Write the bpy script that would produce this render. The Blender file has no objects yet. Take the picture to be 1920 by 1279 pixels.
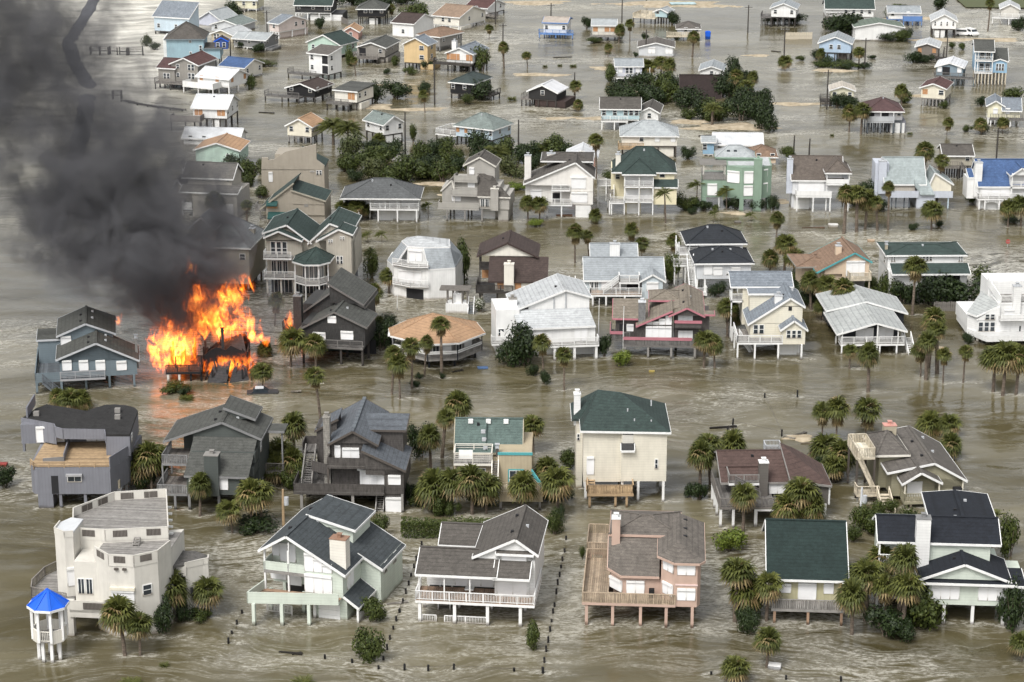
import bpy, bmesh, math, random
from mathutils import Vector, Matrix, noise
R = math.radians
rnd = random.Random(11)

# ------------------------------------------------------------------ camera
scn = bpy.context.scene
COL = scn.collection
cam_d = bpy.data.cameras.new('camera')
cam_d.sensor_width = 36.0
cam_d.lens = 78.75
cam_d.clip_start = 1.0
cam_d.clip_end = 6000.0
cam = bpy.data.objects.new('camera', cam_d)
COL.objects.link(cam)
cam.location = (0.0, 0.0, 101.0)
cam.rotation_euler = (R(90 - 16.95), 0, 0)
scn.camera = cam

# ------------------------------------------------------------------ overcast sky, weak broad sun
SUN_EL, SUN_AZ = 52.0, -150.0          # degrees; the sun stands behind the camera, a little to its left
world = bpy.data.worlds.new('World')
scn.world = world
world.use_nodes = True
wn = world.node_tree.nodes
wl = world.node_tree.links
for n in list(wn):
    wn.remove(n)
w_out = wn.new('ShaderNodeOutputWorld')
w_bg = wn.new('ShaderNodeBackground')
w_sky = wn.new('ShaderNodeTexSky')
w_sky.sky_type = 'NISHITA'
w_sky.sun_disc = False
w_sky.sun_elevation = R(SUN_EL)
w_sky.sun_rotation = R(SUN_AZ)
w_sky.air_density = 1.0
w_sky.dust_density = 4.0
w_hs = wn.new('ShaderNodeHueSaturation')       # cloud deck: the blue of the clear sky is mostly gone
w_hs.inputs['Saturation'].default_value = 0.12
w_bg.inputs['Strength'].default_value = 0.14
wl.new(w_sky.outputs['Color'], w_hs.inputs['Color'])
wl.new(w_hs.outputs['Color'], w_bg.inputs['Color'])
wl.new(w_bg.outputs['Background'], w_out.inputs['Surface'])

sun_d = bpy.data.lights.new('sun', 'SUN')
sun_d.energy = 1.25
sun_d.angle = R(18)
sun_d.color = (1.0, 0.96, 0.9)
sun = bpy.data.objects.new('sun', sun_d)
COL.objects.link(sun)
sun.rotation_euler = (R(90 - SUN_EL), 0, R(SUN_AZ + 120))
sun.location = (0, 0, 300)

scn.view_settings.view_transform = 'Standard'
scn.view_settings.look = 'None'
scn.view_settings.exposure = 0.72
scn.view_settings.gamma = 1.0
scn.cycles.use_denoising = True
scn.cycles.max_bounces = 6
scn.cycles.transparent_max_bounces = 16
scn.cycles.volume_bounces = 0
scn.cycles.volume_step_rate = 1.0
scn.cycles.volume_max_steps = 256
scn.render.engine = 'CYCLES'


# ------------------------------------------------------------------ materials
RGB = dict(
    decktan=(.36,.265,.165),
    bone3=(.4,.37,.31), ash3=(.14,.13,.115), khaki2=(.36,.31,.235), teal3=(.01,.1,.09), roofgrey3=(.105,.112,.115), seagreen2=(.16,.2,.185), bone4=(.38,.36,.32), white2=(.72,.69,.64), coral2=(.48,.24,.19),
    green2=(.2,.31,.22), silver3=(.6,.61,.63), greybrown3=(.125,.098,.078), lilac2=(.5,.54,.62), palegrey4=(.27,.32,.32), sand3=(.45,.4,.33), skyblue2=(.25,.42,.5), pink2=(.66,.55,.5),
    forest3=(.05,.075,.072), tan3=(.4,.34,.28), brown3=(.04,.024,.022), seagreen3=(.12,.16,.12), paleblue3=(.36,.5,.66), maroon2=(.11,.055,.055), driftwood2=(.2,.17,.14), bluegrey2=(.2,.28,.34), rust3=(.26,.17,.105), royal2=(.03,.09,.35),
    palegrey2=(.2,.215,.22), bone2=(.45,.41,.33), charcoal2=(.06,.058,.056), terracotta2=(.4,.22,.095), stone2=(.24,.23,.215), lightgrey2=(.27,.3,.32), silver2=(.42,.44,.45),
    brown2=(.08,.052,.044), paleblue2=(.5,.58,.62), tanroof=(.2,.165,.12), navy2=(.03,.036,.046), cream2=(.7,.65,.5), bluishgrey3=(.17,.2,.235), peach=(.62,.46,.3), rust2=(.22,.13,.075), palegrey3=(.36,.38,.37),
    black2=(.035,.034,.034), greygreen2=(.085,.1,.092), ash2=(.085,.088,.078), umber2=(.1,.088,.08), bluishgrey2=(.1,.115,.135), sand2=(.42,.34,.2),
    ivory2=(.68,.63,.5), forest2=(.038,.068,.06), taupe2w=(.13,.115,.1), olive2=(.3,.275,.165), greybrown2=(.12,.105,.09),
    white=(.74, .74, .72), cream=(.72, .66, .50), ivory=(.72, .68, .58), bone=(.60, .57, .50), sand=(.55, .47, .33),
    tan=(.42, .36, .24), khaki=(.40, .36, .27), taupe=(.27, .25, .215), olive=(.30, .29, .18), butter=(.74, .66, .40),
    paleyellow=(.70, .66, .44), gold=(.62, .42, .16), salmon=(.5, .325, .24), coral=(.60, .25, .19), pink=(.70, .50, .46),
    sage=(.50, .56, .47), mint=(.42, .60, .49), green=(.22, .36, .25), celadon=(.55, .62, .52), teal=(.02, .34, .36),
    slate=(.115, .135, .155), bluegrey=(.14, .19, .22), greygreen=(.14, .155, .145), stone=(.20, .20, .20), grey=(.33, .33, .34),
    violetgrey=(.175, .18, .21), silver=(.55, .57, .59), paleblue=(.45, .57, .66), skyblue=(.22, .42, .60), blue=(.08, .22, .55),
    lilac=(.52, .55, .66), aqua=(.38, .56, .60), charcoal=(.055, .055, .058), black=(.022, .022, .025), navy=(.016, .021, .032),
    umber=(.105, .085, .07), brown=(.075, .045, .038), redbrown=(.11, .062, .05), maroon=(.12, .05, .045),
    forest=(.022, .055, .048), darkgreen=(.042, .075, .066), darkgreen2=(.017, .04, .036), roofgrey2=(.062, .076, .084), taupe2=(.135, .115, .095), paleyellow2=(.46, .42, .22), seagreen=(.085, .135, .12), terracotta=(.42, .18, .08), rust=(.30, .15, .08),
    ash=(.115, .108, .1), driftwood=(.25, .235, .215), roofgrey=(.075, .085, .095), greybrown=(.10, .088, .075), bluishgrey=(.16, .19, .23),
    lightgrey=(.42, .44, .46), palegrey=(.33, .36, .37), royal=(.012, .11, .62), tarp=(.045, .11, .27), plywood=(.50, .22, .06),
    timber=(.42, .27, .12), redwood=(.34, .2, .11), weathered=(.19, .17, .15), darkwood=(.07, .06, .052), greywood=(.145, .135, .125),
    shutter=(.80, .80, .80), hotpink=(.42, .17, .2), orange=(.55, .24, .05), red=(.45, .04, .03), yellow=(.7, .55, .05), terra=(.5, .25, .15))

for _k, _c in list(RGB.items()):            # sun-bleached paint: nothing is fully saturated
    if _k not in ('royal', 'hotpink'):
        _g = .3 * _c[0] + .59 * _c[1] + .11 * _c[2]
        _f = .74 if _g < .05 else (.74 + .26 * min(1, (_g - .05) / .08))       # dark colours are pushed darker for contrast
        RGB[_k] = tuple((_g + (v - _g) * .74) * _f for v in _c)

MATS = {}


def new_mat(name):
    m = bpy.data.materials.new(name)
    m.use_nodes = True
    nt = m.node_tree
    b = nt.nodes['Principled BSDF']
    return m, nt, b


def mixcol(nt, fac, a, b, mode='MIX'):
    n = nt.nodes.new('ShaderNodeMix')
    n.data_type = 'RGBA'
    n.blend_type = mode
    for sock, v in ((n.inputs[0], fac), (n.inputs[6], a), (n.inputs[7], b)):
        if hasattr(v, 'is_output'):
            nt.links.new(v, sock)
        elif isinstance(v, (tuple, list)):
            sock.default_value = (v[0], v[1], v[2], 1)
        else:
            sock.default_value = v
    return n.outputs[2]


def ramp(nt, src, *stops):
    n = nt.nodes.new('ShaderNodeValToRGB')
    e = n.color_ramp.elements
    while len(e) < len(stops):
        e.new(0.5)
    for el, (p, c) in zip(e, stops):
        el.position = p
        c = (c, c, c) if not isinstance(c, tuple) else c
        el.color = (c[0], c[1], c[2], 1)
    nt.links.new(src, n.inputs[0])
    return n.outputs[0]


def tex_noise(nt, vec, scale, detail=3, rough=.55, dist=0.0, dims='3D'):
    n = nt.nodes.new('ShaderNodeTexNoise')
    n.noise_dimensions = dims
    n.inputs['Scale'].default_value = scale
    n.inputs['Detail'].default_value = detail
    n.inputs['Roughness'].default_value = rough
    n.inputs['Distortion'].default_value = dist
    nt.links.new(vec, n.inputs['Vector'])
    return n.outputs['Fac']


def mapping(nt, vec, scale=(1, 1, 1), rot=(0, 0, 0), loc=(0, 0, 0)):
    n = nt.nodes.new('ShaderNodeMapping')
    n.inputs['Scale'].default_value = scale
    n.inputs['Rotation'].default_value = rot
    n.inputs['Location'].default_value = loc
    nt.links.new(vec, n.inputs['Vector'])
    return n.outputs['Vector']


def coords(nt, which='Object'):
    for n in nt.nodes:
        if n.bl_idname == 'ShaderNodeTexCoord':
            return n.outputs[which]
    return nt.nodes.new('ShaderNodeTexCoord').outputs[which]


def math_node(nt, op, a, b=None, c=None, clamp=False):
    n = nt.nodes.new('ShaderNodeMath')
    n.operation = op
    n.use_clamp = clamp
    for i, v in enumerate((a, b, c)):
        if v is None:
            continue
        if hasattr(v, 'is_output'):
            nt.links.new(v, n.inputs[i])
        else:
            n.inputs[i].default_value = v
    return n.outputs[0]


def bump(nt, b, height, strength, dist=.05):
    n = nt.nodes.new('ShaderNodeBump')
    n.inputs['Strength'].default_value = strength
    n.inputs['Distance'].default_value = dist
    nt.links.new(height, n.inputs['Height'])
    nt.links.new(n.outputs['Normal'], b.inputs['Normal'])


def wave(nt, vec, axis, scale, dist=0.0):
    n = nt.nodes.new('ShaderNodeTexWave')
    n.wave_type = 'BANDS'
    n.bands_direction = axis
    n.wave_profile = 'SAW'
    n.inputs['Scale'].default_value = scale
    n.inputs['Distortion'].default_value = dist
    nt.links.new(vec, n.inputs['Vector'])
    return n.outputs['Fac']


def dk(c, f):
    return tuple(v * f for v in c)


def M(key):
    """'lap.cream', 'board.grey', 'stucco.white', 'roof.green', 'metal.white', 'plank.timber', 'paint.white', 'glass', ..."""
    if key in MATS:
        return MATS[key]
    kind, _, cn = key.partition('.')
    c = RGB.get(cn, (.5, .5, .5))
    m, nt, b = new_mat(key.replace('.', '_'))
    co = coords(nt)
    rough = .75
    if kind in ('lap', 'board', 'stucco', 'shake', 'paint', 'pile'):
        big = tex_noise(nt, co, .55, 4, .6)
        streak = tex_noise(nt, mapping(nt, co, (2.2, 2.2, .22)), 1.0, 4, .65)
        g = ramp(nt, big, (.25, .86), (.75, 1.04))
        g2 = ramp(nt, streak, (.25, .86), (.55, 1.0))
        k = mixcol(nt, 1.0, c, g, 'MULTIPLY')
        k = mixcol(nt, .75, k, g2, 'MULTIPLY')
        if kind == 'lap':
            w = wave(nt, co, 'Z', .95)
            k = mixcol(nt, .8, k, ramp(nt, w, (.0, .62), (.13, 1.0)), 'MULTIPLY')
            bump(nt, b, w, .35, .03)
        elif kind == 'board':
            gr = nt.nodes.new('ShaderNodeVectorMath')
            gr.operation = 'DOT_PRODUCT'
            nt.links.new(co, gr.inputs[0])
            gr.inputs[1].default_value = (1, 1, 0)
            cmb = nt.nodes.new('ShaderNodeCombineXYZ')
            nt.links.new(gr.outputs['Value'], cmb.inputs[0])
            w = wave(nt, cmb.outputs[0], 'X', .8)
            k = mixcol(nt, .8, k, ramp(nt, w, (.0, .66), (.12, 1.0)), 'MULTIPLY')
            bump(nt, b, w, .3, .03)
        elif kind == 'shake':
            f = tex_noise(nt, mapping(nt, co, (5, 5, 1.5)), 1.0, 3)
            k = mixcol(nt, .8, k, ramp(nt, f, (.3, .55), (.7, 1.25)), 'MULTIPLY')
            w = wave(nt, co, 'Z', 1.1)
            k = mixcol(nt, .7, k, ramp(nt, w, (.0, .5), (.2, 1.0)), 'MULTIPLY')
            bump(nt, b, w, .4, .04)
        elif kind == 'pile':       # timber pile: tide-wet and dark near the water
            sep = nt.nodes.new('ShaderNodeSeparateXYZ')
            nt.links.new(co, sep.inputs[0])
            wet = ramp(nt, math_node(nt, 'ADD', sep.outputs[2], big), (.55, .45), (.95, 1.0))
            k = mixcol(nt, 1.0, k, wet, 'MULTIPLY')
        sepz = nt.nodes.new('ShaderNodeSeparateXYZ')
        nt.links.new(co, sepz.inputs[0])
        k = mixcol(nt, .85, k, ramp(nt, math_node(nt, 'MULTIPLY_ADD', big, .8, sepz.outputs[2]), (.45, (.38, .33, .27)), (.85, 1.0)), 'MULTIPLY')     # wet, silt-stained foot
        nt.links.new(k, b.inputs['Base Color'])
        rough = .62
    elif kind == 'roof':
        fine = tex_noise(nt, co, 11.0, 4, .75)
        big = tex_noise(nt, co, .45, 4, .65)
        streak = tex_noise(nt, mapping(nt, co, (1.6, 1.6, .3)), 1.0, 4, .6)
        w = wave(nt, co, 'Z', 1.3, .6)
        tab = nt.nodes.new('ShaderNodeTexVoronoi')
        tab.inputs['Scale'].default_value = 1.0
        nt.links.new(mapping(nt, co, (2.6, 2.6, 5.5)), tab.inputs['Vector'])
        lost = ramp(nt, tex_noise(nt, mapping(nt, co, (1, 1, 1.6)), 1.15, 3, .6), (.68, 1.0), (.7, .62))
        amp = 1.0 if sum(c) < .6 else .4          # pale roofs show their grain less
        k = mixcol(nt, amp, c, ramp(nt, fine, (.3, .62), (.7, 1.38)), 'MULTIPLY')
        k = mixcol(nt, .9, k, ramp(nt, big, (.25, .82), (.75, 1.15)), 'MULTIPLY')
        k = mixcol(nt, .6, k, ramp(nt, streak, (.3, .7), (.7, 1.15)), 'MULTIPLY')
        k = mixcol(nt, .7, k, ramp(nt, w, (.0, .55), (.3, 1.0)), 'MULTIPLY')
        k = mixcol(nt, .45 * amp, k, ramp(nt, tab.outputs['Color'], (.0, .6), (1.0, 1.35)), 'MULTIPLY')
        k = mixcol(nt, .6 * amp, k, lost, 'MULTIPLY')
        nt.links.new(k, b.inputs['Base Color'])
        bump(nt, b, fine, .5, .04)
        rough = .85
    elif kind == 'metal':
        big = tex_noise(nt, co, .6, 4, .6)
        k = mixcol(nt, 1.0, c, ramp(nt, big, (.25, .75), (.75, 1.08)), 'MULTIPLY')
        w = wave(nt, co, 'X', .7)
        k = mixcol(nt, .5, k, ramp(nt, w, (.0, .7), (.1, 1.0)), 'MULTIPLY')
        nt.links.new(k, b.inputs['Base Color'])
        rough = .45
    elif kind in ('plank', 'terrace'):
        gi = nt.nodes.new('ShaderNodeNewGeometry')
        rv = ramp(nt, gi.outputs['Random Per Island'], (.0, .68), (1.0, 1.22))
        f = tex_noise(nt, co, 1.7, 5, .7)
        k = mixcol(nt, 1.0, c, rv, 'MULTIPLY')
        k = mixcol(nt, .9, k, ramp(nt, f, (.3, .62), (.7, 1.2)), 'MULTIPLY')
        nt.links.new(k, b.inputs['Base Color'])
        rough = .6
    elif kind == 'shut':
        w = wave(nt, co, 'Z', 3.1)
        big = tex_noise(nt, co, .9, 4, .6)
        k = mixcol(nt, 1.0, RGB['shutter'], ramp(nt, big, (.25, .86), (.75, 1.0)), 'MULTIPLY')
        k = mixcol(nt, .5, k, ramp(nt, w, (.0, .75), (.2, 1.0)), 'MULTIPLY')
        nt.links.new(k, b.inputs['Base Color'])
        rough = .4
    elif kind == 'glass':
        g = tex_noise(nt, co, .8, 2)
        k = ramp(nt, g, (.3, (.012, .016, .02)), (.7, (.05, .06, .07)))
        nt.links.new(k, b.inputs['Base Color'])
        rough = .08
    elif kind == 'dark':
        b.inputs['Base Color'].default_value = (.02, .02, .022, 1)
        rough = .9
    else:
        big = tex_noise(nt, co, 2.5, 3)
        k = mixcol(nt, 1.0, c, ramp(nt, big, (.25, .75), (.75, 1.1)), 'MULTIPLY')
        nt.links.new(k, b.inputs['Base Color'])
    b.inputs['Roughness'].default_value = rough
    if kind != 'glass':
        b.inputs['Specular IOR Level'].default_value = .3
    MATS[key] = m
    return m


# ------------------------------------------------------------------ mesh building
class MB:
    def __init__(s):
        s.v, s.f, s.mi = [], [], []

    def box(s, x0, x1, y0, y1, z0, z1):
        n = len(s.v)
        s.v += [(x0, y0, z0), (x1, y0, z0), (x1, y1, z0), (x0, y1, z0), (x0, y0, z1), (x1, y0, z1), (x1, y1, z1), (x0, y1, z1)]
        s.f += [(n, n + 3, n + 2, n + 1), (n + 4, n + 5, n + 6, n + 7), (n, n + 1, n + 5, n + 4), (n + 1, n + 2, n + 6, n + 5),
                (n + 2, n + 3, n + 7, n + 6), (n + 3, n, n + 4, n + 7)]
        return s

    def bar(s, p, q, w, h=None):
        """a rectangular bar from p to q, w wide and h high"""
        h = h or w
        p, q = Vector(p), Vector(q)
        d = (q - p).normalized()
        side = d.cross(Vector((0, 0, 1)))
        side = side.normalized() if side.length > 1e-4 else Vector((1, 0, 0))
        up = side.cross(d).normalized()
        n = len(s.v)
        for e in (p, q):
            for a, b in ((-1, -1), (1, -1), (1, 1), (-1, 1)):
                s.v.append(tuple(e + side * (a * w / 2) + up * (b * h / 2)))
        s.f += [(n, n + 1, n + 2, n + 3), (n + 7, n + 6, n + 5, n + 4), (n, n + 4, n + 5, n + 1), (n + 1, n + 5, n + 6, n + 2),
                (n + 2, n + 6, n + 7, n + 3), (n + 3, n + 7, n + 4, n)]
        return s

    def tube(s, pts, rads, k=7):
        n0 = len(s.v)
        for i, (p, r) in enumerate(zip(pts, rads)):
            p = Vector(p)
            d = (Vector(pts[min(i + 1, len(pts) - 1)]) - Vector(pts[max(i - 1, 0)])).normalized()
            a = d.orthogonal().normalized() if abs(d.z) < .9 else Vector((1, 0, 0)) - d * d.x
            a.normalize()
            b = d.cross(a)
            for j in range(k):
                t = 2 * math.pi * j / k
                s.v.append(tuple(p + a * (r * math.cos(t)) + b * (r * math.sin(t))))
        for i in range(len(pts) - 1):
            for j in range(k):
                a0, a1 = n0 + i * k + j, n0 + i * k + (j + 1) % k
                s.f.append((a0, a1, a1 + k, a0 + k))
        s.f.append(tuple(n0 + j for j in reversed(range(k))))
        s.f.append(tuple(n0 + (len(pts) - 1) * k + j for j in range(k)))
        return s

    def prism(s, pts, z0, z1):
        """a polygon (x, y) pulled up from z0 to z1"""
        area = sum(pts[i][0] * pts[(i + 1) % len(pts)][1] - pts[(i + 1) % len(pts)][0] * pts[i][1] for i in range(len(pts)))
        if area < 0:
            pts = pts[::-1]
        n, k = len(s.v), len(pts)
        s.v += [(p[0], p[1], z0) for p in pts] + [(p[0], p[1], z1) for p in pts]
        s.f.append(tuple(n + i for i in reversed(range(k))))
        s.f.append(tuple(n + k + i for i in range(k)))
        for i in range(k):
            j = (i + 1) % k
            s.f.append((n + i, n + j, n + k + j, n + k + i))
        return s

    def slab(s, poly, th):
        """a sloping polygon of 3-D points with thickness th below it"""
        n, k = len(s.v), len(poly)
        a = sum(poly[i][0] * poly[(i + 1) % k][1] - poly[(i + 1) % k][0] * poly[i][1] for i in range(k))
        if a < 0:
            poly = poly[::-1]
        s.v += [tuple(p) for p in poly] + [(p[0], p[1], p[2] - th) for p in poly]
        s.f.append(tuple(n + i for i in range(k)))
        s.f.append(tuple(n + k + i for i in reversed(range(k))))
        for i in range(k):
            j = (i + 1) % k
            s.f.append((n + i, n + k + i, n + k + j, n + j))
        return s

    def side(s, p, q, th, face):
        """a vertical wall triangle / polygon `face` (3-D points) given a thickness along its normal"""
        k = len(face)
        nrm = (Vector(face[1]) - Vector(face[0])).cross(Vector(face[2]) - Vector(face[0])).normalized() * th
        n = len(s.v)
        s.v += [tuple(Vector(f) + nrm) for f in face] + [tuple(Vector(f) - nrm) for f in face]
        s.f.append(tuple(n + i for i in range(k)))
        s.f.append(tuple(n + k + i for i in reversed(range(k))))
        for i in range(k):
            j = (i + 1) % k
            s.f.append((n + i, n + k + i, n + k + j, n + j))
        return s

    def mesh(s, name, mats):
        me = bpy.data.meshes.new(name)
        me.from_pydata(s.v, [], s.f)
        for m in (mats if isinstance(mats, (list, tuple)) else [mats]):
            me.materials.append(m)
        if s.mi:
            me.polygons.foreach_set('material_index', s.mi)
        me.update()
        return me

    def build(s, name, mat, parent=None):
        o = bpy.data.objects.new(name, s.mesh(name, M(mat) if isinstance(mat, str) else mat))
        COL.objects.link(o)
        o.parent = parent
        return o


def tag(o, label=None, cat=None, group=None, kind=None):
    for k, v in (('label', label), ('category', cat), ('group', group), ('kind', kind)):
        if v:
            o[k] = v
    return o


def empty(name, x, y, z=0.0, rot=0.0):
    o = bpy.data.objects.new(name, None)
    COL.objects.link(o)
    o.empty_display_size = .5
    o.location = (x, y, z)
    o.rotation_euler = (0, 0, R(rot))
    return o


HOUSES = []
TW = 'paint.white'


class House:
    """A house on piles. Local axes: x to the right along its front, y away from the front, z up from the flood's surface; metres."""

    def __init__(s, label, x, y, rot, name='house', cat='house', short=None):
        s.o = empty(name, x, y, 0, rot)
        tag(s.o, label, cat, 'houses standing in the flood' if cat == 'house' else None)
        s.x, s.y, s.rot = x, y, rot
        if cat == 'house':
            HOUSES.append((short or label, x, y))
        s.far = y > 440

    def part(s, mb, name, mat, parent=None):
        return mb.build(name, mat, parent or s.o)

    def wall(s, x0, x1, y0, y1, z0, z1, mat, name='wall'):
        return s.part(MB().box(x0, x1, y0, y1, z0, z1), name, mat)

    def prism(s, pts, z0, z1, mat, name='wall'):
        return s.part(MB().prism(pts, z0, z1), name, mat)

    def roof(s, polys, mat, trim=TW, edges=(), th=.22, name='roof'):
        mb = MB()
        for p in polys:
            mb.slab(p, th)
        ro = s.part(mb, name, mat)
        if trim and edges:
            t = MB()
            for p, q in edges:
                p, q = Vector(p), Vector(q)
                t.bar(p - Vector((0, 0, .13)), q - Vector((0, 0, .13)), .09, .27)
            s.part(t, 'fascia', trim, ro)
        return ro

    def gab(s, x0, x1, y0, y1, ze, zr, ax, mat, wall=None, trim=TW, oh=.45, rp=.5, ze2=None, vents=0):
        """gable roof; ax = direction of the ridge; rp = where the ridge lies; ze2 = height of the far (or right) eave"""
        ze2 = ze if ze2 is None else ze2
        if ax == 'x':
            T = lambda a, b, z: (a, b, z)
            a0, a1, b0, b1 = x0, x1, y0, y1
        else:
            T = lambda a, b, z: (b, a, z)
            a0, a1, b0, b1 = y0, y1, x0, x1
        br = b0 + (b1 - b0) * rp
        s0, s1 = (zr - ze) / max(br - b0, .01), (zr - ze2) / max(b1 - br, .01)
        l0, l1 = b0 - oh, b1 + oh
        e0, e1 = ze - oh * s0, ze2 - oh * s1
        A0, A1 = a0 - oh, a1 + oh
        up = .16
        p = [T(A0, l0, e0 + up), T(A1, l0, e0 + up), T(A1, br, zr + up), T(A0, br, zr + up), T(A1, l1, e1 + up), T(A0, l1, e1 + up)]
        ro = s.roof([[p[0], p[1], p[2], p[3]], [p[3], p[2], p[4], p[5]]], mat, trim,
                    [(p[0], p[1]), (p[5], p[4]), (p[0], p[3]), (p[3], p[5]), (p[1], p[2]), (p[2], p[4])], .2)
        s.part(MB().bar(Vector(p[3]) + Vector((0, 0, .02)), Vector(p[2]) + Vector((0, 0, .02)), .34, .1), 'ridge_cap', mat, ro)
        if wall:
            for a, sg in ((a0, 1), (a1, -1)):
                tri = [T(a, b0, ze - .02), T(a, b1, ze2 - .02), T(a, br, zr - .05)]
                if abs(ze - ze2) > .05:
                    zl = min(ze, ze2)
                    tri = [T(a, b0, zl - .02), T(a, b1, zl - .02), T(a, b1, ze2 - .02), T(a, br, zr - .05), T(a, b0, ze - .02)]
                s.part(MB().side(0, 0, .06, [Vector(q) + (Vector(T(sg * .055, 0, 0))) for q in tri]), 'gable_wall', wall)
        for i in range(vents):
            f = (i + 1) / (vents + 1)
            a = a0 + (a1 - a0) * f
            b = br + (b1 - b0) * (.12 if i % 2 else -.1)
            z = zr - (s0 if b < br else s1) * abs(b - br) + up
            q = T(a, b, z)
            s.part(MB().box(q[0] - .16, q[0] + .16, q[1] - .16, q[1] + .16, z - .15, z + .22), 'roof_vent', ('paint.black', 'paint.lightgrey')[i % 2], ro)
        return ro

    def hip(s, x0, x1, y0, y1, ze, zr, mat, trim=TW, oh=.5, ax=None, inset=None, vents=0):
        """hip roof with its ridge along the longer side (or ax)"""
        w, d = x1 - x0, y1 - y0
        ax = ax or ('x' if w >= d else 'y')
        half = (d if ax == 'x' else w) / 2
        inset = half if inset is None else inset
        sl = (zr - ze) / half
        e = ze - oh * sl + .16
        X0, X1, Y0, Y1 = x0 - oh, x1 + oh, y0 - oh, y1 + oh
        c = [(X0, Y0, e), (X1, Y0, e), (X1, Y1, e), (X0, Y1, e)]
        if ax == 'x':
            r = [(min(x0 + inset, (x0 + x1) / 2), (y0 + y1) / 2, zr + .16), (max(x1 - inset, (x0 + x1) / 2), (y0 + y1) / 2, zr + .16)]
            polys = [[c[0], c[1], r[1], r[0]], [c[1], c[2], r[1]], [c[2], c[3], r[0], r[1]], [c[3], c[0], r[0]]]
            hips = [(c[0], r[0]), (c[3], r[0]), (c[1], r[1]), (c[2], r[1]), (r[0], r[1])]
        else:
            r = [((x0 + x1) / 2, min(y0 + inset, (y0 + y1) / 2), zr + .16), ((x0 + x1) / 2, max(y1 - inset, (y0 + y1) / 2), zr + .16)]
            polys = [[c[0], c[1], r[0]], [c[1], c[2], r[1], r[0]], [c[2], c[3], r[1]], [c[3], c[0], r[0], r[1]]]
            hips = [(c[0], r[0]), (c[1], r[0]), (c[2], r[1]), (c[3], r[1]), (r[0], r[1])]
        ro = s.roof(polys, mat, trim, [(c[i], c[(i + 1) % 4]) for i in range(4)], .2)
        hc = MB()
        for p, q in hips:
            if (Vector(p) - Vector(q)).length > .3:
                hc.bar(Vector(p) + Vector((0, 0, .02)), Vector(q) + Vector((0, 0, .02)), .3, .09)
        s.part(hc, 'hip_cap', mat, ro)
        for i in range(vents):
            f = .25 + .5 * (i + .5) / vents
            x, y = x0 + w * f, y0 + d * (.3 if i % 2 else .42)
            z = ze + sl * min(y - y0, x - x0, x1 - x) + .16
            s.part(MB().box(x - .15, x + .15, y - .15, y + .15, z - .15, z + .25), 'roof_vent', ('paint.lightgrey', 'paint.black')[i % 2], ro)
        return ro

    def shed(s, x0, x1, y0, y1, zf, zb, mat, wall=None, trim=TW, oh=.35):
        """one slope, zf at the front edge, zb at the back"""
        sl = (zb - zf) / (y1 - y0)
        a, b = zf - oh * sl + .16, zb + .16
        p = [(x0 - oh, y0 - oh, a), (x1 + oh, y0 - oh, a), (x1 + oh, y1, b), (x0 - oh, y1, b)]
        ro = s.roof([p], mat, trim, [(p[0], p[1]), (p[1], p[2]), (p[3], p[0])], .2)
        if wall:
            zl = min(zf, zb)
            for x, g in ((x0, .055), (x1, -.055)):
                t = [(x + g, y0, zl - .02), (x + g, y1, zl - .02), (x + g, y1, zb - .03), (x + g, y0, zf - .03)]
                t = [t[0], t[1], t[2]] if zb > zf else [t[0], t[1], t[3]]
                s.part(MB().side(0, 0, .06, t), 'gable_wall', wall)
        return ro

    def shedx(s, x0, x1, y0, y1, zl, zr, mat, wall=None, trim=TW, oh=.35):
        """one slope, zl at the left edge, zr at the right"""
        sl = (zr - zl) / (x1 - x0)
        l, r = zl - oh * sl + .16, zr + oh * sl + .16
        p = [(x0 - oh, y0 - oh, l), (x1 + oh, y0 - oh, r), (x1 + oh, y1 + oh, r), (x0 - oh, y1 + oh, l)]
        ro = s.roof([p], mat, trim, [(p[0], p[1]), (p[2], p[3]), (p[1], p[2]) if zr < zl else (p[3], p[0])], .2)
        if wall:
            z = min(zl, zr)
            for y, g in ((y0, .055), (y1, -.055)):
                t = [(x0, y + g, z - .02), (x1, y + g, z - .02), (x1, y + g, zr - .03)] if zr > zl else \
                    [(x0, y + g, z - .02), (x1, y + g, z - .02), (x0, y + g, zl - .03)]
                s.part(MB().side(0, 0, .06, t), 'gable_wall', wall)
        return ro

    def vprism(s, pts, y0, y1, mat, name='wall'):
        """an upright outline (x, z) from y0 back to y1"""
        mb = MB().prism(pts, y0, y1)
        mb.v = [(x, z, y) for x, y, z in mb.v]
        mb.f = [f[::-1] for f in mb.f]
        return s.part(mb, name, mat)

    def cone(s, pts, ze, apex, mat, trim=TW, oh=.4):
        """roof over a polygon: eave points at ze pushed out by oh, meeting at the apex"""
        cx, cy = sum(p[0] for p in pts) / len(pts), sum(p[1] for p in pts) / len(pts)
        e = []
        for x, y in pts:
            d = math.hypot(x - cx, y - cy)
            e.append((cx + (x - cx) * (1 + oh / d), cy + (y - cy) * (1 + oh / d), ze + .1))
        n = len(e)
        ro = s.roof([[e[i], e[(i + 1) % n], apex] for i in range(n)], mat, trim, [(e[i], e[(i + 1) % n]) for i in range(n)], .16)
        hc = MB()
        for p in e:
            hc.bar(Vector(p) + Vector((0, 0, .02)), Vector(apex) + Vector((0, 0, .02)), .25, .08)
        s.part(hc, 'hip_cap', mat, ro)
        return ro

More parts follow.
